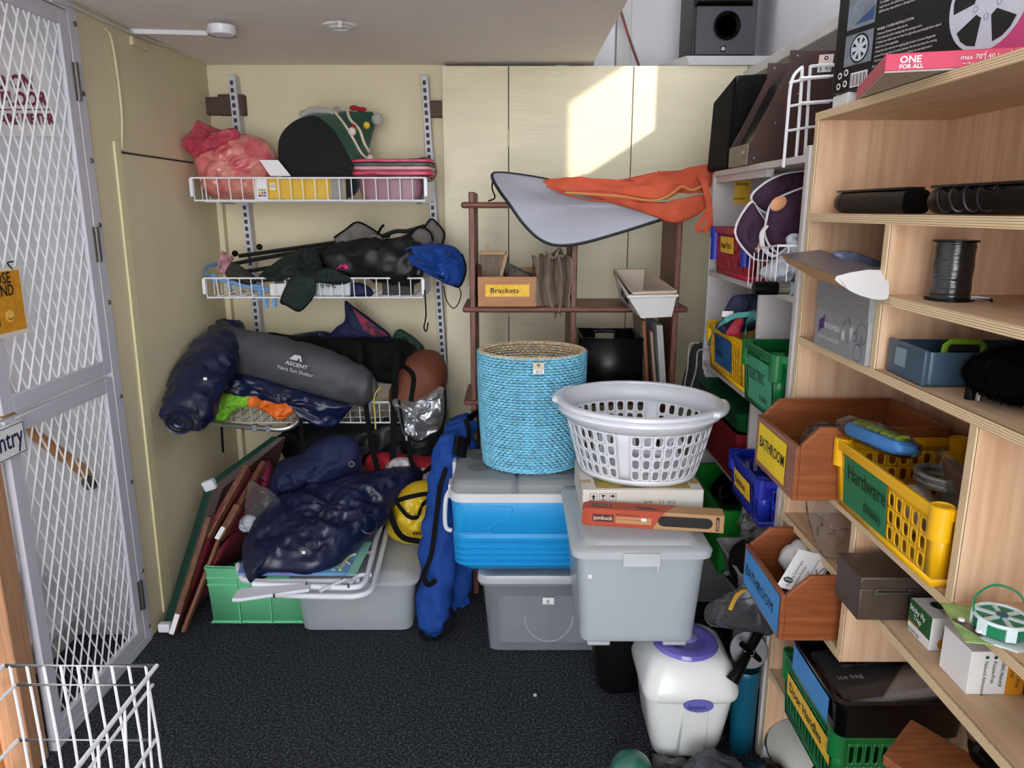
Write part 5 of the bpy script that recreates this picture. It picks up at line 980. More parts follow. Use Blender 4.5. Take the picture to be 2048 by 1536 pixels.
# wicker hamper
zh = zc+.3465; t = thing('wicker_hamper', 'sky blue painted oval wicker hamper on the cooler lid', 'hamper', (.07, 2.575, zh)); C = V((.07, 2.572, zh)); wb = mat('blue_wicker', '#7CC4E0', .5, var=.18, sc=40); wn = mat('natural_wicker', '#CDB795', .6, var=.2, sc=60)
def hr(z): k = z/.415; return .166+.017*k+.006*math.sin(k*3), .148+.012*k
NS = 56
def hp(a, z, off): rx, ry = hr(z); return C+V(((rx+off)*math.cos(a), (ry+off)*math.sin(a), z+.008*(k_wave(a) if z > .38 else 0)))
def k_wave(a): return .0
outm, inm = MB(), MB()
rows = 42; NN = 224
for k in range(rows):
    z = .006+k*.398/(rows-1); zz = .012*math.sin(2*0+0)*0
    for mb, base, r in ((outm, .0022, .0046), (inm, -.0075, .0044)):
        mb.tube([hp(2*PI*j/NN, z+.0009*math.sin(j*1.7+k), base+.0048*math.cos(PI*(j/2+k))) for j in range(NN)], r, 5, True)
part('weave', outm, wb, t, kind='stuff', sm=80); part('inner_weave', inm, wn, t, kind='stuff', sm=80)
mb = MB()
for k in range(NS): a = 2*PI*k/NS; mb.tube([hp(a, .0, -.002), hp(a, .2, -.002), hp(a, .40, -.002)], .003, 5)
part('stakes', mb, wb, t, kind='stuff')
mb = MB()
for s in range(3): mb.tube([hp(2*PI*j/160, .405+.004*math.sin(j*.9+s*2.1), -.002+.005*math.cos(j*.9+s*2.1)) for j in range(160)], .004, 5, True)
part('rim', mb, wn, t)
mb = MB()
for s in range(2): mb.tube([hp(2*PI*j/160, .008+.004*math.sin(j*.9+s*3), .003+.005*math.cos(j*.9+s*3)) for j in range(160)], .0045, 5, True)
part('foot_braid', mb, wb, t); part('base', MB().lathe(C+V((0, 0, .004)), [(.16, 0), (.16, .004)], 40, sy=.9), wn, t)
fy = C.y-.160
o_ = P(1066, 748, Y=fy-.012); ez = V((0, .0, 1)); decal('price_tag', o_, X3, ez, .037, .038, mat('tag_beige', '#D8C6AC', .7), t, .002); decal('price_tag_lower', o_, X3, ez, .037, .015, paper, t, .003); decal('tag_logo', o_, X3, ez, 0, 0, ink, t, .003, circ(.018, .03, .005)); decal('tag_logo_core', o_, X3, ez, 0, 0, MT['tag_beige'], t, .0036, circ(.018, .03, .0022)); text('$15', o_+X3*.01+ez*.003, X3, ez, .013, ink, t, lift=.004)
# upper tub on the nappy bin
zb = .3365; t = thing('storage_tub', 'frosted plastic tub balanced on the nappy bin', 'tub', (.355, 2.1, zb))
tub(t, .355, 2.098, zb+.014, .178, .232, .297, clearp, .90, .03); part('foot', MB().bb((.215, 1.90, zb), (.28, 2.29, zb+.014)).bb((.43, 1.90, zb), (.497, 2.29, zb+.014)), clearl, t, bev=.004)
zl2 = zb+.304
ul = part('lid', MB().loft([rr(.355, 2.098, z, .186+d, .240+d, .035) for z, d in ((zl2-.012, .006), (zl2+.004, .008), (zl2+.012, 0), (zl2+.014, -.025), (zl2+.022, -.032), (zl2+.025, -.05))]), clearl, t)
part('clip', MB().bb((.30, 1.842, zl2-.03), (.40, 1.852, zl2+.008)).bb((.303, 1.842, zl2-.04), (.308, 1.853, zl2-.028)).bb((.392, 1.842, zl2-.05), (.397, 1.853, zl2-.028)), clearl, ul, bev=.002)
for x in (.22, .46): part('lid_slot', MB().bb((x, 1.885, zl2+.0135), (x+.032, 1.897, zl2+.0155)), mat('slot_grey', '#8FA6B8', .4), ul)
decal('sticker', P(1176, 1156, Y=1.872), X3, Z3, .01, .012, paper, t, .003)
part('contents', MB().loft([rr(.355, 2.10, z, .138+.02*k, .19+.02*k, .03) for z, k in ((zb+.02, 0), (zb+.275, 1))]), mat('pale_contents', '#AEB4BA', .8), None, label='pale stacked contents inside the frosted tub', cat='contents')
zbx = zl2+.0255
t = thing('shipping_carton', 'white shipping carton under the laundry basket', 'carton', (.39, 2.2, zbx)); x0, x1, y0, y1, h = .207, .562, 2.05, 2.335, .085; wcard = mat('white_card', '#D6D0C8', .7, var=.04, sc=10)
part('carton', MB().bb((x0, y0, zbx), (x1, y1, zbx+h)), wcard, t, bev=.003)
part('top_print', MB().bb((x0+.04, y0+.015, zbx+h), (x1-.035, y1-.02, zbx+h+.0006)), mat('carton_print', '#232323', .6, col2='#B39B2A', sc=9), t)
for i, x in enumerate((.022, .05, .078)):
    part('handling_symbol', MB().tube([V((x0+x+a, y0-.0006, zbx+.052+b_)) for a, b_ in ((0, 0), (.02, 0), (.02, .022), (0, .022))], .0008, 4, True), ink, t)
decal('arrow', (x0+.022, y0, zbx+.052), X3, Z3, 0, 0, ink, t, .001, [(.007, .003), (.013, .003), (.013, .011), (.017, .011), (.010, .019), (.003, .011), (.007, .011)])
decal('glass', (x0+.05, y0, zbx+.052), X3, Z3, 0, 0, ink, t, .001, [(.005, .003), (.015, .003), (.015, .0045), (.0108, .005), (.0108, .009), (.016, .018), (.004, .018), (.0092, .009), (.0092, .005), (.005, .0045)])
decal('umbrella', (x0+.078, y0, zbx+.052), X3, Z3, 0, 0, ink, t, .001, [(.003, .011), (.009, .011), (.009, .004), (.012, .004), (.0105, .0055), (.0105, .011), (.017, .011), (.014, .017), (.010, .0185), (.006, .017)])
for s_, x, z in (('1PC/CTN', .022, .036), ('N.W.    3.3   KGS', .18, .043), ('G.W.    3.8   KGS', .18, .028)): text(s_, (x0+x, y0, zbx+z), X3, Z3, .0135, ink, t, .95, lift=.001)
part('tape', MB().bb((x0-.0005, y0+.06, zbx+h-.02), (x0+.03, y0+.085, zbx+h+.0006)), mat('brown_tape', '#B79A62', .4), t); part('tape', MB().bb((x1-.03, y0+.05, zbx+h-.001), (x1+.0006, y0+.085, zbx+h+.0006)), mat('brown_tape', '#B79A62', .4), t)
# jumbuck box
pa, pb = P(1176, 1050, Z=zbx), P(1447, 1067, Z=zbx); an = math.atan2(pb.y-pa.y, pb.x-pa.x); Lj = (pb-pa).length
Mj = TM(pa, an); t = thing('barbecue_liner_box', 'long orange and kraft carton lettered jumbuck on the tub lid', 'carton', Mj); Wj, Hj = .055, .052
ora = mat('burnt_orange_card', '#B4472A', .6)
part('carton', MB(Mj).bb((0, 0, 0), (Lj, Wj, Hj)), kraft, t, bev=.001)
ex = Mj.to_3x3() @ X3; o = Mj @ V((0, 0, 0))
decal('orange_print', o, ex, Z3, 0, 0, ora, t, .0006, [(0, 0), (Lj*.48, 0), (Lj*.57, Hj), (0, Hj)]); ey = Mj.to_3x3() @ Y3
decal('orange_print_top', Mj @ V((0, 0, Hj)), ex, ey, 0, 0, ora, t, .0006, [(0, 0), (Lj*.57, 0), (Lj*.66, Wj), (0, Wj)])
mrn = mat('dark_maroon', '#4A1A16', .6); decal('logo_panel', o+ex*.012+Z3*.014, ex, Z3, .06, .022, mrn, t, .001); text('jumbuck', o+ex*.015+Z3*.02, ex, Z3, .0165, mat('cream_ink', '#E0C6A8', .6), t, .95, lift=.0016, bold=.02)
decal('logo_panel', Mj @ V((.01, .015, Hj)), ex, ey, .055, .02, mrn, t, .001); text('jumbuck', Mj @ V((.013, .02, Hj)), ex, ey, .015, MT['cream_ink'], t, .95, lift=.0016)
decal('product_print', Mj @ V((.125, .012, Hj)), ex, ey, 0, 0, mat('hotplate_print', '#55302A', .6), t, .001, [(0, .02), (.05, .02), (.075, 0), (.025, 0)])
decal('window', o, ex, Z3, 0, 0, ink, t, .001, [(Lj*.55+.012*0+.016+a, Hj*.5+b_) for a, b_ in [(.13+.016*math.cos(q), .0155*math.sin(q)) for q in [-PI/2+PI*k/10 for k in range(11)]]+[(.016*math.cos(q), .0155*math.sin(q)) for q in [PI/2+PI*k/10 for k in range(11)]]] if False else [(Lj*.52+a, Hj*.5+b_) for a, b_ in [(.135+.0155*math.cos(q), .0155*math.sin(q)) for q in [-PI/2+PI*k/10 for k in range(11)]]+[(.0155+.0155*math.cos(q), .0155*math.sin(q)) for q in [PI/2+PI*k/10 for k in range(11)]]])
text('BBQ Hot Plate Liner', o+ex*.08+Z3*.035, ex, Z3, .0085, ink, t, .9, lift=.001, bold=.01); decal('text_panel', o+ex*.078+Z3*.012, ex, Z3, .10, .02, mat('panel_orange', '#C08A5A', .6), t, .001)
text('Non stick coating for cooking anything', o+ex*.08+Z3*.022, ex, Z3, .006, ink, t, .8, lift=.0014); decal('sticker', o+ex*.15+Z3*.022, ex, Z3, .014, .009, paper, t, .002)
decal('end_panel', o+ex*(Lj-.022)+Z3*.005, ex, Z3, .009, .042, mrn, t, .001); text('jumbuck', o+ex*(Lj-.0155)+Z3*.009, Z3, -ex, .0085, MT['cream_ink'], t, lift=.0016)
part('end_flap', MB(Mj).hexa([(-.018, .006, .0), (0, 0, 0), (0, Wj, 0), (-.018, Wj, .0), (-.018, .006, Hj-.006), (0, 0, Hj), (0, Wj, Hj), (-.018, Wj, Hj-.006)]), ora, t)
# laundry basket
zk = zbx+.0862; Ml = TM((.392, 2.225, zk), math.radians(-22)); t = thing('laundry_basket', 'white oval plastic laundry basket with slotted sides', 'basket', Ml)
A0, B0, A1, B1, HB = .178, .150, .236, .222, .226
def lw_(s, z):          # s in turns, z in metres
    k = min(1, z/HB)**.85; a = 2*PI*s; return V(((A0+(A1-A0)*k)*math.cos(a), (B0+(B1-B0)*k)*math.sin(a), z))
mb = MB(Ml); plain(mb, lw_, 0, 1, 0, .02, 80, 2); plain(mb, lw_, 0, 1, .172, HB, 80, 2)
for g in range(4):
    s_a = .25*g+.25*.06; n = 9; ds = (.25*.88)/n
    plain(mb, lw_, .25*g-.25*.06, s_a, .02, .172, 3, 6)
    for i in range(n):
        for r_ in range(4):
            z0_ = .02+.038*r_; slot(mb, lw_, s_a+i*ds, s_a+(i+1)*ds, z0_, z0_+.038, ds*.30, .0145)
mb.add([lw_(k/64, .0015) for k in range(64)], [tuple(range(64))])
part('wall', mb, whitep, t, solid=.003, sm=60)
def ring_(z, d, n=80): return [V(((A1+d)*math.cos(2*PI*k/n), (B1+d)*math.sin(2*PI*k/n), z)) for k in range(n)]
part('rim', MB(Ml).loft([ring_(HB-.03, .001), ring_(HB-.03, .012), ring_(HB-.024, .016), ring_(HB-.016, .015), ring_(HB-.015, .010), ring_(HB-.012, .012), ring_(HB-.006, .018), ring_(HB+.004, .017), ring_(HB+.008, .008), ring_(HB+.006, 0), ring_(HB-.01, -.002)], False, False), whitep, t)
for sg in (0, PI):
    pts = [V(((A1+.024)*math.cos(sg+a), (B1+.024)*math.sin(sg+a), HB-.004)) for a in [-.32+.064*k for k in range(11)]]
    part('handle', MB(Ml).tube([V(((A1+.006)*math.cos(sg-.36), (B1+.006)*math.sin(sg-.36), HB-.004))]+pts+[V(((A1+.006)*math.cos(sg+.36), (B1+.006)*math.sin(sg+.36), HB-.004))], .011, 10), whitep, t)
# ================================================================ slotted uprights and wire baskets on the back wall
def upright(label, a, b_):
    pa, pb = P(*a, Y=3.44), P(*b_, Y=3.44); d = (pb-pa); k = d.x/d.z; zb = .62; zt_ = pa.z
    def X_(z): return pa.x+(z-pa.z)*k
    t = thing('slotted_upright', label, 'shelf upright', (X_(zb), 3.46, zb)); w = .016
    part('post', MB().hexa([(X_(zb)-w, 3.44, zb), (X_(zb)+w, 3.44, zb), (X_(zb)+w, 3.49, zb), (X_(zb)-w, 3.49, zb), (X_(zt_)-w, 3.44, zt_), (X_(zt_)+w, 3.44, zt_), (X_(zt_)+w, 3.49, zt_), (X_(zt_)-w, 3.49, zt_)]), alum, t, bev=.002)
    mb = MB(); z = zt_-.03
    while z > zb+.03: mb.bb((X_(z)-.008, 3.4385, z-.010), (X_(z)+.006, 3.4402, z+.008)); z -= .031
    part('slots', mb, cdark, t); return t
upright('left grey slotted steel upright behind the red bag', (462, 150), (518, 690)); upright('right grey slotted steel upright beside the cupboard', (848, 150), (884, 690))
wdb = mat('dark_block', '#4A362E', .6, var=.15, sc=10)
for nm, a, b_, lab in ((0, (401, 228), (433, 193), 'small dark wooden block on the back wall at left'), (1, (432, 228), (480, 186), 'dark wooden block behind the left upright'), (2, (857, 233), (884, 200), 'dark wooden block between right upright and cupboard')):
    p, q = P(*a, Y=3.44 if nm != 1 else 3.42), P(*b_, Y=3.44 if nm != 1 else 3.42); part('wood_block', MB().bb((p.x, 3.455, p.z), (q.x, 3.499, q.z)), wdb, None, label=lab, cat='block', group='wall blocks', bev=.002)
YFb, YBb = 3.10, 3.42
def wirebasket(label, uL, uR, vt, vb):
    a, b_ = P(uL, vb, Y=YFb), P(uR, vb, Y=YFb); z0 = a.z; z1 = P(uL, vt, Y=YFb).z; x0, x1 = a.x, b_.x
    t = thing('wire_shelf_basket', label, 'basket', ((x0+x1)/2, 3.26, z0), 'wire shelf baskets on the back wall')
    r = .0038; mb = MB(); mb.tube([(x0-.006, YFb-.01, z1), (x1+.006, YFb-.01, z1), (x1+.006, YBb, z1), (x0-.006, YBb, z1)], r, 6, True); part('rim', mb, wwire, t)
    mb = MB(); mb.tube([(x0, YFb, z0), (x1, YFb, z0), (x1, YBb, z0), (x0, YBb, z0)], r, 6, True); part('base_frame', mb, wwire, t)
    mb = MB(); n = 19
    for i in range(n+1): x = x0+(x1-x0)*i/n; mb.tube([(x, YFb-.009, z1), (x, YFb, z0), (x, YBb, z0)], .0022, 5)
    for y in (YFb+.1, YFb+.21): mb.tube([(x0, y, z0-.004), (x1, y, z0-.004)], .0026, 5)
    for x in (x0, x1):
        for i in range(5): y = YFb+(YBb-YFb)*i/4; mb.tube([(x, y, z1), (x, y, z0)], .0022, 5)
    part('wires', mb, wwire, t, kind='stuff')
    for x in (x0-.008, x1+.002): part('end_clip', MB().bb((x-.004, YFb-.015, z0+.015), (x+.010, YFb-.002, z1-.003)), whitep, t, bev=.002)
    part('end_plate', MB().bb((x1+.004, YFb+.02, z0), (x1+.006, YFb+.25, z1-.01)), whitep, t)
    for x in (x0+.03, x1-.06): part('bracket', MB().bb((x+.0, YFb+.16, z0-.012), (x+.006, 3.45, z0-.006)), alum, t)
    return t, x0, x1, z0, z1
B1_ = wirebasket('top white wire basket holding the red bag and hat', 390, 850, 356, 401)
B2_ = wirebasket('middle white wire basket loaded with folding chairs', 415, 845, 556, 595)
B3_ = wirebasket('lowest white wire basket under the tent bags', 425, 800, 803, 845)
# ---------------------------------------------------------------- top basket
zt1 = B1_[3]+.003
red = mat('red_film_bag', '#CE5564', .25, col2='#E09A8A', sc=14, spec=.7, alpha=.93, rid=.45, rs=11)
t = thing('plastic_bag', 'stuffed translucent red plastic bag with gathered neck', 'bag', P(470, 398, Y=3.22))
pillow('bag_body', [(440, 398), (412, 380), (396, 345), (390, 315), (410, 300), (440, 285), (480, 268), (520, 275), (548, 300), (557, 330), (552, 360), (535, 390), (510, 399)], 3.24, .12, red, t, wr=.010, fr=16, cr=.012, rings=18)
pillow('bag_neck', [(400, 320), (384, 312), (366, 290), (372, 272), (384, 262), (396, 242), (410, 246), (440, 258), (468, 256), (480, 268), (470, 285), (440, 300), (412, 312)], 3.17, .035, mat('red_film_neck', '#C8475E', .22, alpha=.72, var=.2, sc=18, rid=.5, rs=16), t, wr=.012, fr=26, cr=.014)
# christmas hat
t = thing('festive_hat', 'green felt tree-shaped hat with black base and white pompom', 'hat', P(640, 398, Y=3.26)); felt = mat('green_felt', '#0F4A36', .9, var=.2, sc=30, sheen=.3)
bo_ = [(556, 325), (557, 285), (574, 252), (604, 235), (634, 233), (663, 254), (688, 290), (706, 330), (715, 360), (705, 392), (640, 399), (590, 396), (566, 365)]
r0 = smooth([P(a, b_, Y=3.17-.0004*(a-630)) for a, b_ in bo_], 4)
tipc = [(736, 258), (733, 246), (735, 234), (739, 227), (743, 224), (747, 226), (750, 234), (751, 244), (750, 254), (748, 262), (744, 266), (740, 266), (738, 263)]
r1 = smooth([P(a, b_, Y=3.36) for a, b_ in tipc], 4); Rg = []
for k in (0, .04, .2, .4, .6, .8, .93, 1):
    g_ = [a.lerp(b_, k**1.1)+V((0, .03*math.sin(k*PI), .012*math.sin(k*PI))) for a, b_ in zip(r0, r1)]; c = sum(g_, V())/len(g_); Rg.append([c+(p-c)*(1.03 if .02 < k < .7 else 1)+wob(p, .006, 14) for p in g_])
for r in Rg:
    for p in r: p.z = max(p.z, zt1+.004)
part('cone', MB().loft(Rg), felt, t)
c0_ = sum(Rg[0], V())/len(Rg[0]); part('base_panel', MB().loft([[c0_+(p-c0_)*s-V((0, .004, 0)) for p in Rg[0]] for s in (.995, .9, .5, .02)]), mat('black_cloth', '#0B0C10', .85), t)
part('fur_trim', MB().tube(smooth([P(u_, v_, Y=y_) for u_, v_, y_ in ((600, 232, 3.24), (625, 221, 3.24), (650, 222, 3.24), (668, 228, 3.25), (675, 218, 3.30))], 5, False), [.010+.006*abs(math.sin(k*1.1)) for k in range(21)], 8), mat('white_fur', '#C9C5C0', 1, bump=1, bs=200), t)
part('garland', MB().tube(smooth([P(u_, v_, Y=y_) for u_, v_, y_ in ((670, 225, 3.2), (690, 250, 3.14), (708, 280, 3.13), (722, 305, 3.16), (735, 318, 3.2))], 5, False), .005, 6).tube(smooth([P(u_, v_, Y=y_) for u_, v_, y_ in ((694, 216, 3.27), (700, 238, 3.2), (718, 258, 3.19), (728, 285, 3.2), (738, 303, 3.24))], 5, False), .006, 6), mat('cream_braid', '#D8CDB4', .8), t)
for u_, v_, Y_, r_, c_ in ((733, 251, 3.22, .015, '#D9B52A'), (704, 263, 3.13, .017, '#D8D0C4'), (706, 255, 3.14, .014, '#8E1A34'), (740, 315, 3.2, .012, '#D8D0C4')): part('bauble', MB().ball(P(u_, v_, Y=Y_), r_, 14), mat('bauble'+c_, c_, .6), t)
part('pompom', MB().ball(P(755, 239, Y=3.33), .026, 20), MT['white_fur'], t); part('bow', MB().ball(P(708, 216, Y=3.26), (.02, .012, .011), 12).ball(P(724, 219, Y=3.26), (.02, .012, .010), 12).ball(P(716, 218, Y=3.25), .010, 10), mat('bow_red', '#9C1328', .7), t)
# yellow carton
p, q = P(512, 398, Y=3.125), P(690, 356, Y=3.125); t = thing('photo_paper_box', 'yellow carton with white colour-swatch end in the top basket', 'carton', ((p.x+q.x)/2, 3.14, zt1)); yc = mat('yellow_card', '#D9AE2E', .5)
part('carton', MB().bb((p.x, 3.125, zt1), (q.x, 3.16, q.z)), yc, t, bev=.002); decal('white_end', (p.x, 3.125, zt1), X3, Z3, .05, q.z-zt1, paper, t); decal('grey_end', (q.x-.06, 3.125, zt1), X3, Z3, .06, q.z-zt1, mat('grey_print', '#8A8782', .5), t)
cols = ['#2A2A2A', '#C0392B', '#3A6EA5', '#D9A441', '#6B8E4E', '#8E4585', '#D98C5F', '#4AA3A2', '#B8B04A']
for k in range(9): decal('swatch', (p.x+.012+.011*(k % 3), 3.125, zt1+.012+.011*(k//3)), X3, Z3, .009, .009, mat('sw%d' % k, cols[k], .5), t, .001)
decal('barcode', (p.x+.06, 3.125, zt1+.04), X3, Z3, .022, .025, paper, t, .001)
for k in range(5): decal('bar', (p.x+.062+.004*k, 3.125, zt1+.045), X3, Z3, .0015, .017, ink, t, .0016)
a = [P(519, 320, Y=3.14), P(556, 320, Y=3.15), P(582, 352, Y=3.13), P(541, 352, Y=3.12)]; part('paper_card', MB().prism(a, .002), paper, None, label='white card leaning between the red bag and hat', cat='card')
# pink pack
t = thing('folded_inflatable', 'folded pink and green inflatable in a clear plastic sleeve', 'pack', P(780, 398, Y=3.2)); pk = mat('hot_pink_vinyl', '#D23A62', .4)
zq = P(780, 352, Y=3.12).z; xa, xb = P(700, 340, Y=3.12).x, P(866, 340, Y=3.12).x
for z0_, h_, m_, d_ in ((zq, .022, pk, 0), (zq+.022, .018, mat('pale_pink_vinyl', '#E59AA8', .4), .006), (zq+.040, .012, mat('green_vinyl', '#2E5E48', .4), .004), (zq+.052, .014, pk, .0)):
    part('layer', MB().loft([rr((xa+xb)/2, 3.22, z, (xb-xa)/2-.006-d_-e, .11-e, .03) for z, e in ((z0_, .008), (z0_+h_*.25, 0), (z0_+h_*.75, 0), (z0_+h_, .008))]), m_, t)
part('lower_roll', MB().loft([rr((xa+xb)/2-.01, 3.20, z, .13+d, .075, .03) for z, d in ((zt1, -.02), (zt1+.03, -.005), (zq, .0))]), mat('mauve_vinyl', '#A06E7C', .35, alpha=.8), t)
pillow('sleeve', [(692, 330), (720, 318), (790, 320), (855, 315), (872, 330), (873, 355), (850, 365), (780, 362), (710, 355)], 3.19, .10, film, t, wr=.008, fr=25)
# ---------------------------------------------------------------- middle basket
zt2 = B2_[3]+.003
tubeb = mat('black_tube', '#131316', .4); gf = mat('dark_green_cloth', '#0C201C', .8, rid=.4, rs=9); grf = mat('taupe_canvas', '#6B6460', .8, bump=.2, bs=300)
t = thing('folding_chair', 'folded camp chair with taupe canvas and black tubes', 'folding chair', P(680, 560, Y=3.3))
for a in (((470, 527, 3.28), (560, 510, 3.26), (760, 478, 3.24)), ((478, 512, 3.33), (600, 495, 3.32), (780, 470, 3.28)), ((480, 545, 3.24), (640, 520, 3.22), (800, 500, 3.22)), ((500, 520, 3.3), (700, 490, 3.3), (820, 480, 3.25))): part('tube', MB().tube([P(u_, v_, Y=y_) for u_, v_, y_ in a], .009, 8), tubeb, t)
for a in (((760, 475), (790, 463), (815, 462), (850, 452)), ((765, 482), (800, 478), (830, 466), (858, 470))): part('tube', MB().tube(smooth([P(u_, v_, Y=3.22) for u_, v_ in a], 4, False), .009, 8), tubeb, t)
for u_, v_, y_ in ((470, 507, 3.28), (519, 494, 3.33)): part('foot_cap', MB().ball(P(u_, v_, Y=y_), .014, 12), black, t)
pillow('canvas_flap', [(668, 475), (690, 460), (715, 444), (735, 452), (748, 462), (765, 475), (745, 480), (700, 496), (682, 498)], 3.21, .012, grf, t, wr=.006, fr=20, sharp=4); pillow('canvas_flap', [(740, 468), (758, 470), (766, 482), (750, 491), (738, 478)], 3.18, .012, grf, t, wr=.004, sharp=4)
pillow('canvas_pocket', [(812, 492), (822, 468), (840, 455), (860, 465), (864, 480), (855, 496), (830, 500)], 3.2, .015, grf, t, wr=.004, sharp=4); pillow('canvas_pocket', [(848, 456), (862, 438), (875, 448), (888, 468), (884, 488), (866, 490), (862, 468)], 3.22, .012, grf, t, wr=.004, sharp=4)
part('binding', MB().tube(smooth([P(u_, v_, Y=3.19) for u_, v_ in ((668, 475), (690, 460), (715, 444), (748, 460), (766, 474))], 4, False), .004, 6).tube(smooth([P(u_, v_, Y=3.17) for u_, v_ in ((812, 492), (822, 468), (840, 454), (860, 464), (866, 482))], 4, False), .004, 6).tube(smooth([P(u_, v_, Y=3.2) for u_, v_ in ((848, 456), (862, 438), (876, 448), (889, 468), (884, 490))], 4, False), .004, 6).tube(smooth([P(u_, v_, Y=3.18) for u_, v_ in ((755, 470), (762, 456), (768, 450))], 4, False), .006, 6), blackf, t)
t = thing('chair_bag', 'long black nylon chair bag across the middle basket', 'bag', P(750, 560, Y=3.18)); nyl = mat('black_nylon', '#101116', .5, var=.2, sc=14, rid=.6, rs=10, bst=(.7, 1, 1.6))
pxloft('sack', [(600, 545, 10, 3.2), (640, 530, 24, 3.19), (700, 520, 32, 3.17), (760, 520, 40, 3.15), (810, 525, 42, 3.14), (838, 528, 34, 3.14), (850, 530, 22, 3.14)], nyl, t, .9, 36, .010, 14, 4, cr=.010)
part('drawcord', MB().tube(smooth([P(848, 560, Y=3.11), P(850, 590, Y=3.08), P(852, 630, Y=3.08), P(848, 655, Y=3.08), P(853, 662, Y=3.08), P(856, 645, Y=3.08)], 4, False), .003, 6), blackf, t)
t = thing('green_chair_fabric', 'crumpled dark green chair fabric with a flap hanging from the basket', 'fabric', P(640, 560, Y=3.1))
pillow('bundle', [(515, 560), (540, 535), (575, 510), (610, 495), (640, 505), (640, 540), (690, 550), (700, 565), (670, 568), (600, 560), (550, 565)], 3.14, .06, gf, t, wr=.016, fr=16, cr=.012); pillow('hanging_flap', [(578, 560), (600, 545), (628, 555), (632, 580), (625, 598), (600, 622), (575, 612), (560, 602)], 3.075, .008, gf, t, wr=.004, fr=14, sharp=5)
pillow('knot', [(590, 520), (605, 500), (630, 505), (645, 530), (628, 552), (600, 548)], 3.08, .03, mat('black_green_cloth', '#0A1513', .8), t, wr=.014, fr=24, cr=.012); pillow('fold', [(625, 540), (660, 535), (690, 548), (702, 560), (670, 568), (630, 562)], 3.09, .02, gf, t, wr=.008, fr=20)
part('flap_edge', MB().tube(smooth([P(u_, v_, Y=3.07) for u_, v_ in ((560, 602), (578, 613), (600, 622), (624, 598))], 4, False), .0035, 6), blackf, t)
t = thing('blue_nylon_bag', 'royal blue nylon stuff sack with cord loop on the middle basket end', 'bag', P(870, 560, Y=3.15))
pillow('sack', [(812, 498), (840, 490), (870, 487), (905, 492), (925, 510), (932, 540), (918, 572), (890, 566), (868, 555), (840, 540), (820, 525)], 3.10, .06, bluef, t, wr=.012, fr=18, cr=.02); part('hem', MB().tube(smooth([P(u_, v_, Y=3.06) for u_, v_ in ((924, 508), (932, 540), (918, 574), (892, 560), (868, 546), (898, 543), (910, 520))], 4, False), .0035, 6), blackf, t)
part('cord_loop', MB().tube(smooth([P(u_, v_, Y=3.05) for u_, v_ in ((918, 574), (922, 590), (915, 610), (905, 616), (893, 600), (887, 572))], 5, False), .0022, 6), blackf, t); part('snap', MB().lathe(P(888, 546, Y=3.045), [(.008, 0), (.006, .004)], 12, Matrix.Rotation(PI/2, 3, 'X')), steel, t)
t = thing('clothes_hanger', 'pale blue plastic peg airer in the middle basket', 'peg airer', P(480, 590, Y=3.13)); pb_ = mat('pale_blue_plastic', '#6F9ED6', .4)
part('ring', MB().tube(smooth([P(u_, v_, Y=y_) for u_, v_, y_ in ((440, 528, 3.36), (418, 532, 3.28), (413, 545, 3.2), (430, 556, 3.14), (470, 567, 3.13), (520, 578, 3.13), (560, 576, 3.16))], 5, False), .0075, 8), pb_, t); part('bar', MB().tube([P(502, 572, Y=3.12), P(528, 573, Y=3.12)], .008, 8), pb_, t)
for u_, v_ in ((428, 548), (458, 560), (520, 580), (531, 596), (548, 594)): part('peg', MB().box(P(u_, v_+10, Y=3.135), (.011, .008, .042)).box(P(u_+4, v_+10, Y=3.135), (.004, .008, .042), Matrix.Rotation(.12, 3, 'Y')), pb_, t)
part('peg_pack', MB().prism([P(443, 500, Y=3.2), P(467, 514, Y=3.19), P(450, 549, Y=3.18), P(433, 540, Y=3.19)], .008), mat('pink_packaging', '#C9929A', .5, col2='#6E4850', sc=40), None, label='pink printed packet leaning in the middle basket', cat='packet')
pillow('net_bag', [(462, 525), (475, 528), (500, 545), (515, 560), (505, 570), (480, 566), (452, 550)], 3.17, .03, mat('grey_net', '#33332F', .7, alpha=.85, var=.5, sc=250), None, wr=.008, fr=30, label='grey mesh net bag beside the pink packet', cat='net')
boxpart('white_carton', P(541, 592, Y=3.13), P(590, 562, Y=3.24), paper, None, label='blank white carton in the middle basket', cat='carton')
t = thing('bed_pack', 'clear film pack printed Single in the middle basket', 'pack', P(670, 592, Y=3.14)); p, q = P(632, 592, Y=3.125), P(700, 565, Y=3.125); part('pack', MB().bb((p.x, 3.125, zt2), (q.x, 3.2, q.z)), mat('white_film', '#C9CBD0', .25), t, bev=.005); text('Single Air', V((p.x+.085, 3.125, q.z-.006)), -X3, -Z3, .026, ink, t, .7, lift=.002, bold=.02)
pillow('dark_pouch', [(690, 570), (720, 565), (745, 580), (740, 593), (700, 594)], 3.16, .03, navyf, None, wr=.006, label='small navy pouch beside the clear film pack', cat='pouch')
boxpart('dark_carton', P(765, 592, Y=3.2), P(828, 562, Y=3.3), mat('olive_carton', '#2A2C22', .6), None, label='dark olive carton at the right of the middle basket', cat='carton')
t = thing('octopus_toy', 'small bright pink rubber tag lying on the black chair bag', 'tag', P(685, 540, Y=3.08)); pnk = mat('neon_pink', '#D0207C', .5)
part('disc', MB().ball(P(692, 534, Y=3.09), (.010, .005, .010), 12), pnk, t); part('loop', MB().tube([P(u_, v_, Y=3.09) for u_, v_ in ((684, 528), (676, 536), (686, 540), (672, 538), (690, 530))], .0022, 5), pnk, t)
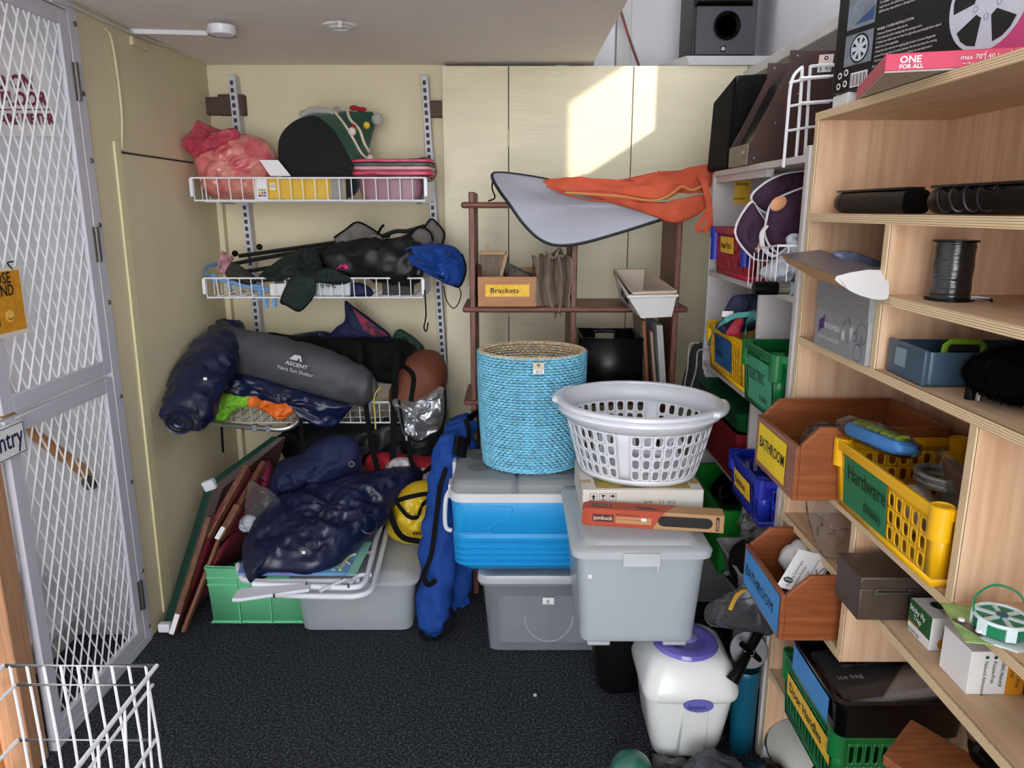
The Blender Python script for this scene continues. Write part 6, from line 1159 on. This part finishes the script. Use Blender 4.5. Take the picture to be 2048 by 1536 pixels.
# ---------------------------------------------------------------- lowest basket
zt3 = B3_[3]+.003
t = thing('rolled_airbed', 'navy vinyl airbed rolled up and drooping over the left end', 'airbed', P(400, 860, Y=3.05))
pxloft('roll', [(468, 655, 26, 3.25), (455, 672, 34, 3.18), (427, 710, 48, 2.99), (407, 750, 52, 2.87), (386, 795, 51, 2.76), (368, 835, 44, 2.68), (362, 848, 40, 2.66)], navyv, t, .8, 30, .012, 14, 5, cr=.008)
sp = [P(362+r_*math.cos(a), 846+r_*.75*math.sin(a), Y=2.62-.0006*r_) for a, r_ in [(k*.45, 6+k*1.15) for k in range(30)]]
part('roll_end', MB().tube(sp, .009, 6, flat=.6), navyv, t)
pillow('neck', [(425, 665), (435, 645), (455, 640), (475, 655), (480, 680), (455, 700), (430, 695)], 3.18, .04, navyv, t, wr=.014, fr=24, cr=.01)
part('valve', MB().lathe(P(432, 730, Y=2.86), [(.022, 0), (.02, .006), (.012, .008), (.01, .012)], 18, Matrix.Rotation(PI/2, 3, 'X')), mat('navy_valve', '#0A1028', .4), t); decal('sticker', P(407, 760, Y=2.73), X3, Z3, .014, .01, paper, t)
t = thing('tent_bag', 'charcoal tent bag lettered ASCENT on the lowest basket', 'bag', P(600, 790, Y=3.08)); asc = mat('ascent_grey', '#434449', .6, rid=.12, rs=6, var=.06, sc=6)
pxloft('sack', [(452, 700, 30, 3.12), (475, 705, 46, 3.10), (520, 715, 50, 3.08), (600, 735, 50, 3.06), (670, 755, 46, 3.05), (715, 770, 40, 3.05), (738, 775, 34, 3.05), (748, 776, 18, 3.05)], asc, t, .8, 30, .005, 12, 6, cr=.004)
c0 = P(555, 741, Y=2.93); c1 = P(616, 757, Y=2.93); exn = (c1-c0).normalized(); eyn = V((0, .0, 1)); eyn = (eyn-exn*eyn.dot(exn)).normalized(); silv2 = mat('silver_print', '#C4C6C8', .4)
nn = exn.cross(eyn)
def onbag(u_, v_): return P(u_, v_, Y=2.937)
text('Nara Sun Shelter', onbag(555, 736), exn, eyn, .0225, silv2, t, .95, lift=.004); text('ASCENT', onbag(571, 727), exn, eyn, .021, silv2, t, 1.15, lift=.004, bold=.02)
decal('mountain_logo', onbag(579, 717), exn, eyn, 0, 0, silv2, t, .004, [(0, 0), (.018, .022), (.042, .024), (.052, 0), (.042, 0), (.040, .012), (.034, .008), (.032, 0)])
part('end_foil', MB().add([], []).ball(P(742, 776, Y=3.06), (.03, .04, .055), 14), mat('dull_silver', '#6A6D72', .4, .4), t)
t = thing('camp_bed_bag', 'long black fabric bag with webbing strap lying behind the tent bag', 'bag', P(680, 780, Y=3.25))
pxloft('sack', [(490, 690, 20, 3.30), (520, 695, 28, 3.28), (600, 705, 32, 3.25), (700, 715, 38, 3.21), (780, 722, 44, 3.18), (808, 726, 42, 3.17), (815, 728, 30, 3.17)], blackf, t, .8, 24, .006, 14, 7, pw=2.8, cr=.003)
pillow('end_flap', [(735, 690), (790, 680), (805, 700), (822, 735), (800, 745), (755, 740), (738, 720)], 3.10, .03, blackf, t, wr=.006, fr=18)
strap('shoulder_strap', [P(720, 690, Y=3.08), P(722, 740, Y=3.04), P(730, 800, Y=3.02), P(736, 840, Y=3.02), P(745, 900, Y=2.95), P(775, 1010, Y=2.72), P(800, 1070, Y=2.62), P(840, 1083, Y=2.60)], .022, blackf, t)
strap('hang_strap', [P(795, 700, Y=3.05), P(790, 760, Y=3.03), P(788, 830, Y=3.02), P(786, 900, Y=2.95), P(785, 985, Y=2.85)], .028, blackf, t)
strap('loop_strap', [P(790, 745, Y=3.06), P(800, 730, Y=3.05), P(826, 752, Y=3.02), P(822, 800, Y=3.02), P(815, 860, Y=3.0), P(822, 920, Y=2.9), P(838, 948, Y=2.82), P(868, 930, Y=2.78)], .02, blackf, t)
decal('tag', P(598, 712, Y=3.12), X3, Z3, .035, .018, paper, t)
t = thing('patterned_cushion', 'navy pointed cushion with red leaf print behind the black bag', 'cushion', P(720, 690, Y=3.32))
pillow('cushion', [(655, 680), (672, 655), (690, 640), (690, 602), (706, 612), (745, 640), (782, 672), (770, 690), (700, 692)], 3.33, .04, navyf, t, wr=.004, fr=12)
part('print_panel', MB().prism([P(u_, v_, Y=3.285) for u_, v_ in ((704, 616), (725, 632), (778, 672), (750, 674), (728, 660))], .003), mat('leaf_print', '#101A3A', .7, col2='#A3243E', sc=28), t)
pillow('navy_roll', [(560, 678), (590, 668), (640, 662), (665, 668), (660, 690), (600, 692)], 3.36, .04, navyv, None, wr=.008, fr=20, label='navy roll peeking over the black bag', cat='roll')
pillow('green_jacket', [(782, 690), (785, 672), (800, 658), (825, 672), (848, 695), (850, 715), (825, 712), (800, 705)], 3.25, .03, mat('bottle_green_cloth', '#122A22', .7, col2='#1E4634', sc=30), None, wr=.01, fr=26, label='bunched dark green jacket behind the brown bag', cat='jacket')
t = thing('sleeping_bag_sack', 'rust brown stuffed sack at the right end of the lowest basket', 'bag', P(830, 810, Y=3.12))
pxloft('sack', [(868, 706, 14, 3.2), (862, 720, 34, 3.18), (845, 750, 52, 3.14), (822, 780, 42, 3.11), (800, 800, 30, 3.09), (786, 812, 12, 3.08)], mat('rust_brown', '#6B3724', .65, var=.08, sc=8, rid=.25, rs=7), t, 1, 24, .006, 14, 8)
t = thing('foil_bag', 'crinkled silver foil insulated bag hanging from the lowest basket', 'bag', P(840, 885, Y=3.05)); foil = mat('silver_foil', '#C9CCD0', .28, .85, rid=1, rs=15)
pillow('bag', [(785, 800), (800, 795), (825, 800), (850, 790), (878, 772), (892, 785), (890, 830), (880, 860), (850, 882), (830, 886), (808, 872), (800, 840)], 3.04, .05, foil, t, wr=.014, fr=22, cr=.016)
part('black_edge', MB().tube(smooth([P(u_, v_, Y=2.985) for u_, v_ in ((798, 800), (806, 850), (815, 870), (835, 884), (862, 872), (884, 855), (891, 820), (890, 780))], 4, False), .005, 6), blackf, t); part('zip_pull', MB().box(P(813, 876, Y=2.97), (.008, .005, .022)), steel, t)
lgn = mat('lime_nylon', '#84CC34', .55, var=.08, sc=12, rid=.35, rs=11); orn = mat('orange_nylon', '#EA7428', .55, var=.08, sc=12, rid=.5, rs=13)
pillow('nylon_bundle', [(425, 810), (430, 790), (450, 783), (480, 784), (502, 790), (498, 810), (470, 822), (452, 840), (432, 838)], 3.0, .03, lgn, None, wr=.008, fr=20, label='lime green nylon bundle in the lowest basket', cat='nylon bundle')
pillow('nylon_bundle', [(498, 808), (502, 792), (530, 788), (560, 795), (590, 808), (585, 828), (562, 840), (540, 830), (515, 815)], 3.0, .03, orn, None, wr=.012, fr=26, cr=.012, label='crumpled orange nylon bundle in the lowest basket', cat='nylon bundle')
pillow('navy_sheet', [(440, 758), (470, 748), (520, 756), (580, 775), (650, 795), (700, 810), (690, 830), (672, 852), (645, 856), (620, 845), (600, 815), (570, 800), (500, 785), (440, 780)], 3.0, .03, navyv, None, wr=.012, fr=16, cr=.012, label='navy vinyl sheet spilling from under the tent bag', cat='sheet')
t = thing('folding_camp_bed', 'bent aluminium tube frame poking out of the lowest basket', 'tube frame', P(500, 858, Y=2.97)); alt = mat('satin_aluminium', '#B8BABC', .3, .9)
part('tube', MB().tube(smooth([P(u_, v_, Y=y_) for u_, v_, y_ in ((405, 845, 3.0), (450, 849, 2.96), (520, 856, 2.94), (565, 858, 2.94), (590, 848, 2.96), (598, 830, 3.0), (585, 815, 3.08), (560, 806, 3.15))], 5, False), .0115, 12), alt, t); part('foam_grip', MB().tube([P(440, 775, Y=3.02), P(460, 777, Y=3.01), P(550, 790, Y=3.0)], [.012, .014, .014], 12), mat('black_foam', '#121214', .8), t); part('tube_end', MB().tube([P(438, 775, Y=3.02), P(460, 777, Y=3.01)], .011, 12), alt, t)
for u_, v_ in ((510, 855), (537, 857)): part('clamp', MB().box(P(u_, v_, Y=2.94), (.02, .028, .028)), mat('grey_clamp', '#7C8286', .5), t, bev=.003)
part('guy_rope', MB().tube(smooth([P(u_, v_, Y=y_) for u_, v_, y_ in ((760, 775, 3.03), (752, 785, 3.02), (748, 800, 3.02), (750, 830, 3.0), (751, 858, 2.99))], 5, False), .0035, 6), mat('yellow_cord', '#C9B638', .6), None, label='thin yellow cord hanging from the tent bag', cat='cord')
strap('black_strap', [P(443, 848, Y=3.03), P(444, 870, Y=3.03), P(446, 905, Y=3.03)], .010, blackf, None, label='short black strap hanging beside the left wall', cat='strap')
strap('black_strap', [P(602, 835, Y=2.96), P(604, 880, Y=2.93), P(612, 940, Y=2.85), P(622, 990, Y=2.75)], .016, blackf, None, label='long black strap hanging over the navy bags', cat='strap')
# ================================================================ leaning table, deck chairs and floor pile at left
# folded green table: edge-on slab leaning against the left wall
t = thing('folding_table', 'green topped folding table leaning on the left wall', 'table', P(330, 1272, Z=0)); gtop = mat('green_table_edge', '#0E3B30', .45)
def lean(u0, v0, z0, u1, v1, Y1): return P(u0, v0, Z=z0), P(u1, v1, Y=Y1)
a = P(322, 1262, Z=.012); b_ = P(412, 968, X=-1.27); c_ = P(548, 872, X=-1.05); wv = V((.011, .0, 0))
c_ = P(545, 872, Y=3.02)
def slabq(pts, w): return MB().hexa([p for p in pts]+[p+w for p in pts])
far = P(470, 1150, Z=.012); far = V((a.x+.08, a.y+.55, .012)); far2 = c_+V((.02, .30, -.02))
part('table_top', MB().hexa([a, far, c_, b_]+[p+V((.034, -.009, .0)) for p in (a, far, c_, b_)]), gtop, t, bev=.002)
part('apron', MB().hexa([p+V((.035, -.009, 0)) for p in (a, far, c_, b_)]+[p+V((.06, -.004, 0)) for p in (a+V((0, .02, .03)), far, c_, b_+V((.01, 0, -.02)))]), mat('dark_brown_board', '#3A2622', .6), t, bev=.002)
part('corner_cap', MB().box(a+V((.02, -.005, .02)), (.045, .03, .035)), whitep, t, bev=.006); part('corner_cap', MB().box(b_+V((.02, -.01, 0)), (.05, .035, .045), Matrix.Rotation(-.4, 3, 'Y')), whitep, t, bev=.006)
# deck chairs
wood = mat('acacia', '#5E3828', .5, col2='#7C4E38', sc=6, st=(12, 12, 3)); can = mat('maroon_canvas', '#7E1730', .8, bump=.2, bs=300)
def rail(t, a, b_, w, d, m=wood, nm='rail'):
    dirv = (b_-a).normalized(); R = frame(dirv, V((1, 0, 0)) if abs(dirv.x) < .9 else Y3); part(nm, MB().box((a+b_)/2, ((b_-a).length, w, d), R), m, t, bev=.004)
t = thing('deck_chair', 'wooden deck chair with maroon canvas leaning beside the green table', 'deck chair', P(340, 1272, Z=0))
A0_, A1_ = P(345, 1268, Z=.012), P(420, 1032, Y=2.62); rail(t, A0_, A1_, .022, .034); B0_, B1_ = P(425, 1090, Y=2.62), P(498, 930, Y=2.78)
rail(t, P(415, 1075, Y=2.62), P(495, 932, Y=2.80), .024, .036); bo = V((.06, .42, 0)); rail(t, A0_+bo, A1_+bo, .022, .034)
part('canvas', MB().grid(lambda i, j: P(424, 1040, Y=2.63).lerp(P(490, 945, Y=2.79), i)+V((.03, .30, -.05))*j+V((0, 0, -.02*math.sin(PI*j))), 6, 6), can, t, solid=.003)
part('canvas', MB().grid(lambda i, j: (A0_+V((.02, .02, .05))).lerp(A1_+V((.01, .02, -.02)), i)+bo*j+V((-.02*math.sin(PI*j), 0, 0)), 6, 6), can, t, solid=.003)
decal('label', P(331, 1267, Y=2.49), A1_-A0_, (A1_-A0_).cross(Y3), .075, .018, paper, t, .004) if False else None
pl_ = MB(); e = (A1_-A0_).normalized(); w_ = e.cross(V((0, 1, 0))).normalized(); o_ = A0_+V((0, -.0185, 0))+e*.01-w_*.009; part('label', pl_.quad(o_, o_+e*.075, o_+e*.075+w_*.018, o_+w_*.018), paper, t); text('RETURNS', o_+e*.006+w_*.011, e, w_, .007, ink, t, lift=-.001) if False else None
t = thing('deck_chair', 'second wooden deck chair nearer the green crate', 'deck chair', P(365, 1272, Z=0))
A2, A3 = P(345+20, 1264, Z=.014)+V((.004, 0, 0)), P(438, 1080, Y=2.64); rail(t, A2, A3, .014, .03, mat('pale_acacia', '#7E4F38', .5)); rail(t, A3, P(478, 1010, Y=2.72), .026, .036); rail(t, P(478, 1012, Y=2.74), P(528, 925, Y=2.90), .02, .03)
part('canvas', MB().grid(lambda i, j: (A2+V((.012, .01, .06))).lerp(A3+V((.012, .01, -.02)), i)+V((.045, .34, 0))*j, 6, 6), can, t, solid=.003); part('canvas', MB().grid(lambda i, j: (A3+V((.012, .01, 0))).lerp(P(520, 945, Y=2.9), i)+V((.03, .2, -.03))*j, 6, 6), can, t, solid=.003)
rail(t, A2+V((.04, .36, 0)), A3+V((.04, .36, 0)), .014, .03)
o_ = A3+V((-.0, -.0195, .012)); e = (P(478, 1010, Y=2.72)-A3).normalized(); w_ = e.cross(V((0, 1, 0))).normalized(); part('label', MB().quad(o_-w_*.007, o_-w_*.007+e*.05, o_+w_*.01+e*.05, o_+w_*.01), paper, t)
# green crate
t = thing('plastic_crate', 'bright green plastic crate on the carpet by the deck chairs', 'crate', (-1.0, 2.78, 0)); gc = mat('crate_green', '#72CC96', .4); x0, x1, y0, y1, h = -1.155, -.80, 2.575, 2.97, .235
mb = MB(); cs = [(x0, y0, .001), (x1, y0, .001), (x1, y1, .001), (x0, y1, .001)]
for i in range(4):
    def f(s, z, i=i):
        k = 1-.05*(1-z/h); p = V(cs[i])*(1-s)+V(cs[(i+1) % 4])*s; c = V(((x0+x1)/2, (y0+y1)/2, 0)); q = c+(p-c)*k; q.z = z+.001; return q
    if i % 2:
        plain(mb, f, 0, .3, 0, h); plain(mb, f, .7, 1, 0, h); plain(mb, f, .3, .7, 0, h*.6); slot(mb, f, .3, .7, h*.6, h, .15, .02)
    else: plain(mb, f, 0, 1, 0, h)
mb.add([f(0, .004) for _ in ()] or [V((a_, b2, .004)) for a_, b2, _ in cs], [(0, 1, 2, 3)]); part('shell', mb, gc, t, solid=.004)
for z in (.003, h-.075, h-.045): part('band', MB().loft([[V((a_, b2, zz)) for a_, b2 in ((x0-d, y0-d), (x1+d, y0-d), (x1+d, y1+d), (x0-d, y1+d))] for zz, d in ((z, -.008*(1-z/h)), (z, .003-.008*(1-z/h)), (z+.008, .003-.008*(1-z/h)), (z+.008, -.008*(1-z/h)))], False, False), gc, t)
part('rim', MB().tube([V((a_, b2, h)) for a_, b2, _ in cs], .008, 6, True), gc, t)
for x in (x0+.115, x0+.235): part('rib', MB().box((x, y0-.001, h/2-.02), (.005, .010, h-.05)), gc, t)
# clear tub
t = thing('storage_tub', 'clear plastic tub with lid behind the folded lawn chair', 'tub', (-.58, 2.72, 0)); tub(t, -.585, 2.72, .001, .225, .215, .215, clearp, .92, .04)
part('lid', MB().loft([rr(-.585, 2.72, z, .236+d, .226+d, .04) for z, d in ((.205, .002), (.217, .006), (.224, -.004), (.226, -.03), (.234, -.038), (.236, -.06))]), clearl, t)
part('arch', MB().tube([V((-.55+.06*math.cos(a), 2.506+.004, .17+.07*math.sin(a))) for a in [PI+PI*k/16 for k in range(17)]], .0015, 5), clearl, t)
part('contents', MB().loft([rr(-.585, 2.73, z, .17, .16, .04) for z in (.012, .14)]), mat('beige_contents', '#A39C8E', .8, col2='#8C8C90', sc=9), None, label='beige bundle inside the clear tub beside the green crate', cat='bundle')
# folded lawn chair
t = thing('lawn_chair', 'folded white tubular lawn chair lying on the tub and crate', 'chair', P(640, 1180, Z=.27)); ZL = .262
def L_(*pts, r=.0105, nm='tube', n=5): part(nm, MB().tube(smooth([P(u_, v_, Z=z_) for u_, v_, z_ in pts], n, False), r, 10), whitep, t)
L_((500, 1182, .275), (560, 1190, .262), (660, 1193, .258), (715, 1192, .258), (742, 1180, .26), (752, 1150, .262), (765, 1100, .27), (776, 1050, .28))
L_((476, 1130, .285), (482, 1150, .28), (500, 1162, .275), (600, 1163, .272), (720, 1163, .272), r=.0105)
L_((505, 1168, .29), (600, 1172, .28), (700, 1175, .28), (728, 1165, .28), (740, 1130, .285), (752, 1080, .29), (762, 1050, .30))
L_((520, 1105, .275), (640, 1107, .275), (742, 1105, .275), r=.006, nm='cross_bar'); L_((640, 1182, .285), (690, 1160, .288), r=.006, nm='link'); L_((700, 1168, .286), (716, 1152, .286), (742, 1150, .28), r=.008, nm='pivot')
ar = [P(463, 1198, Z=.285), P(475, 1178, Z=.285), P(600, 1160, Z=.29), P(622, 1168, Z=.29), P(618, 1178, Z=.29), P(480, 1198, Z=.285)]; part('armrest', MB().prism(ar, .012), whitep, t, bev=.003)
for u_, v_ in ((548, 1195), (684, 1163), (697, 1175), (613, 1172)): part('rivet', MB().lathe(P(u_, v_, Z=.285), [(.004, 0), (.003, .014)], 8), dsteel, t)
sea = mat('sea_print', '#7C78C0', .6, col2='#5FA7C9', sc=9)
a = [P(476, 1152, Z=.284), P(708, 1152, Z=.284), P(740, 1085, Z=.29), P(500, 1085, Z=.29)]; part('beach_mat', MB().prism(a, .012), sea, None, label='folded beach mat with sea creature print under the navy airbed', cat='mat')
bm_ = bpy.data.objects['beach_mat']; part('border', MB().prism([P(694, 1151, Z=.2965), P(712, 1151, Z=.2965), P(744, 1085, Z=.3025), P(728, 1085, Z=.3025)], .003), mat('mint_border', '#8CC7B4', .6), bm_)
for k in range(6): part('print_dot', MB().disc(P(640+9*k, 1140-5*(k % 3), Z=.2985+.001*(k % 3)), .008, n=12), paper if k % 2 else mat('print_yellow', '#D9B04A', .6), bm_)
part('print_coral', MB().tube(smooth([P(680, 1140, Z=.299), P(690, 1122, Z=.301), P(700, 1112, Z=.302), P(712, 1108, Z=.303)], 4, False), .005, 5).tube([P(690, 1122, Z=.301), P(700, 1128, Z=.30)], .004, 5), mat('coral_print', '#C9BE9C', .6), bm_)
# big navy airbed
Yn = lambda u_, v_: 2.385+.0024*(1160-v_)
t = thing('airbed', 'large folded navy vinyl airbed slumped on the lawn chair', 'airbed', P(640, 1130, Y=2.5))
pillow('body', [(488, 1140), (484, 1105), (495, 1070), (525, 1025), (565, 998), (620, 975), (690, 955), (760, 945), (820, 938), (845, 942), (842, 960), (815, 985), (790, 1010), (775, 1040), (740, 1070), (700, 1105), (660, 1135), (620, 1148), (560, 1145), (520, 1150), (500, 1164)], Yn, .075, navyv, t, wr=.010, fr=13, cr=.010, rings=44)
for u_, v_ in ((737, 1048), (618, 1090)): part('welded_ring', MB().tube([P(u_+17*math.cos(a), v_+19*math.sin(a), Y=Yn(u_, v_)-.078) for a in [2*PI*k/24 for k in range(24)]], .0025, 5, True), navyv, t)
decal('sticker', P(604, 1108, Y=Yn(604, 1108)-.085), X3, Z3, .012, .012, paper, t)
t = thing('navy_bag', 'navy nylon bag bunched up behind the airbed', 'bag', P(620, 1000, Y=2.9)); pillow('body', [(545, 1000), (540, 960), (560, 925), (600, 910), (640, 880), (680, 870), (715, 890), (722, 930), (700, 960), (640, 975), (590, 990)], 2.92, .10, navyf, t, wr=.018, fr=11, cr=.015); pillow('fold', [(545, 985), (550, 955), (580, 925), (625, 915), (645, 935), (620, 965), (580, 985)], 2.84, .06, navyf, t, wr=.014, fr=15, cr=.012)
part('eyelet', MB().tube([P(703+5*math.cos(a), 928+5*math.sin(a), Y=2.80) for a in [2*PI*k/12 for k in range(12)]], .003, 6, True), steel, t)
pillow('dark_bag', [(600, 870), (640, 850), (720, 840), (800, 835), (880, 850), (900, 890), (885, 940), (840, 950), (760, 940), (680, 900), (620, 910)], 3.2, .10, mat('black_green_nylon', '#0C1116', .55, var=.2, sc=9), None, wr=.02, fr=9, cr=.015, label='big dark bag in the shade under the lowest basket', cat='bag')
pillow('dark_bag', [(560, 900), (565, 860), (600, 835), (650, 830), (670, 860), (650, 905), (600, 930)], 3.25, .08, blackf, None, wr=.014, fr=12, label='black backpack under the left of the lowest basket', cat='bag')
part('backpack_hoop', MB().tube(smooth([P(u_, v_, Y=3.02) for u_, v_ in ((545, 940), (540, 900), (552, 878), (580, 868), (598, 890), (600, 915))], 5, False), .008, 8), blackf, None, label='curved black strap hoop beside the green table', cat='strap')
t = thing('red_bag', 'red fabric bag with clear wrapped rolls behind the yellow bag', 'bag', P(800, 955, Y=2.95)); pillow('body', [(736, 945), (738, 910), (790, 906), (840, 915), (880, 918), (882, 950), (870, 962), (800, 962)], 3.0, .06, mat('red_fabric', '#A01426', .7, var=.1, sc=10), t, wr=.010, fr=18)
pillow('wrapped_roll', [(770, 935), (785, 918), (815, 915), (825, 930), (810, 948), (785, 948)], 2.93, .03, mat('foggy_wrap', '#B7AEB4', .25), t, wr=.008, fr=30); pillow('wrapped_roll', [(830, 945), (850, 935), (868, 950), (862, 968), (838, 966)], 2.92, .02, MT['foggy_wrap'], t, wr=.006, fr=30)
t = thing('yellow_bag', 'yellow plastic carry bag with black straps beside the blue chair bags', 'bag', P(820, 1080, Y=2.75)); pillow('body', [(775, 1060), (785, 1020), (800, 985), (825, 965), (860, 962), (890, 975), (895, 1040), (885, 1080), (840, 1085), (800, 1080)], 2.78, .09, mat('yellow_sheet', '#D8B61C', .4, var=.06, sc=10), t, wr=.010, fr=15, cr=.01)
strap('carry_strap', [P(790, 1003, Y=2.68), P(815, 995, Y=2.67), P(850, 988, Y=2.67), P(868, 990, Y=2.67)], .018, blackf, t, dirw=V((0, 0, 1))); strap('carry_strap', [P(793, 1005, Y=2.68), P(815, 1032, Y=2.67), P(835, 1034, Y=2.665), P(845, 1010, Y=2.67), P(866, 994, Y=2.67)], .016, blackf, t, dirw=V((.5, 0, 1)))
text('complete', P(868, 1064, Y=2.672), -X3, -Z3, .022, ink, t, bold=.03); text('.co.nz', P(862, 1050, Y=2.672), -X3, -Z3, .013, ink, t)
pillow('zip_bag', [(480, 1060), (490, 1010), (498, 962), (520, 970), (552, 990), (560, 1010), (530, 1045), (510, 1065)], 2.68, .03, film, None, wr=.010, fr=22, label='clear zip bag with white cloth beside the deck chairs', cat='bag'); pillow('white_rag', [(482, 1058), (480, 1040), (495, 1030), (515, 1040), (512, 1062)], 2.69, .02, wc, None, wr=.008, fr=40, label='white rag inside the clear zip bag', cat='rag')
pillow('maroon_bag', [(520, 960), (525, 935), (540, 920), (548, 960), (535, 985)], 2.95, .04, mat('maroon_cloth', '#6A1232', .8), None, wr=.01, label='maroon cloth tucked behind the deck chairs', cat='cloth')
# blue chair bags
def chairbag(label, path, seed, straps):
    t = thing('chair_bag', label, 'bag', P(path[0][0], path[0][1], Y=path[0][3]), 'blue camp chair bags')
    pxloft('sack', path, bluef, t, .85, 34, .010, 13, seed, cr=.009)
    for s_ in straps: strap('strap', [P(*q[:2], Y=q[2]) for q in s_], .018, blackf, t)
    return t
chairbag('front blue camp chair bag standing by the cooler', [(860, 1254, 12, 2.50), (863, 1247, 25, 2.50), (870, 1190, 31, 2.52), (877, 1100, 32, 2.56), (887, 1000, 31, 2.60), (898, 920, 28, 2.66), (905, 880, 21, 2.70), (908, 868, 9, 2.71)], 3, [((893, 935, 2.56), (880, 975, 2.54), (872, 1040, 2.50), (862, 1110, 2.46), (848, 1150, 2.45), (856, 1170, 2.44), (872, 1160, 2.45)), ((838, 1262, 2.44), (850, 1278, 2.42), (880, 1275, 2.43), (910, 1250, 2.46), (918, 1215, 2.50))])
t = chairbag('rear blue camp chair bag behind the front one', [(912, 1210, 8, 2.68), (912, 1200, 22, 2.68), (915, 1120, 30, 2.70), (922, 1000, 32, 2.74), (925, 900, 30, 2.78), (922, 850, 28, 2.80), (918, 836, 12, 2.80)], 9, [((930, 838, 2.74), (938, 860, 2.73), (936, 890, 2.73))])
part('black_legs', MB().tube([P(917, 872, Y=2.62), P(912, 910, Y=2.60)], .014, 8).tube([P(928, 875, Y=2.63), P(924, 915, Y=2.60)], .014, 8), black, t)
# wire dump basket in the near left corner
t = thing('wire_bin', 'tall white wire bin at the lower left corner', 'basket', (-.78, 1.0, 0)); X0, X1, Y0, Y1, zt_ = -.915, -.64, .62, 1.19, .75
def rect(x0, x1, y0, y1, z): return [V((x1, y1, z)), V((x0, y1, z)), V((x0, y0, z)), V((x1, y0, z))]
part('rim', MB().tube(rect(X0, X1, Y0, Y1, zt_), .0042, 8, True), wwire, t); part('hoop', MB().tube(rect(X0+.02, X1-.008, Y0, Y1-.006, .715), .0032, 6, True), wwire, t)
for z in (.605, .35, .1): part('hoop', MB().tube(rect(X0+.03*(1-z), X1-.012, Y0+.02, Y1-.012, z), .0038, 8, True), wwire, t)
for i in range(9): x = X0+(X1-X0)*(i+.35)/9; part('wire', MB().tube([(x, Y1, zt_), (x+.012, Y1-.012, .605), (x+.02, Y1-.03, .02)], .0028, 6), wwire, t)
for i in range(7): y = Y0+(Y1-Y0)*(i+.6)/7; part('wire', MB().tube([(X1, y, zt_), (X1-.012, y, .605), (X1-.03, y, .02)], .0026, 6), wwire, t)
mb = MB()
for i in range(8): x = X0+.02+(X1-X0-.05)*i/7; mb.tube([(x, Y0+.02, .02), (x, Y1-.03, .02)], .0026, 6)
part('floor_wires', mb, wwire, t); part('foot_frame', MB().tube(rect(X0+.02, X1-.03, Y0+.02, Y1-.03, .005), .005, 8, True), wwire, t)
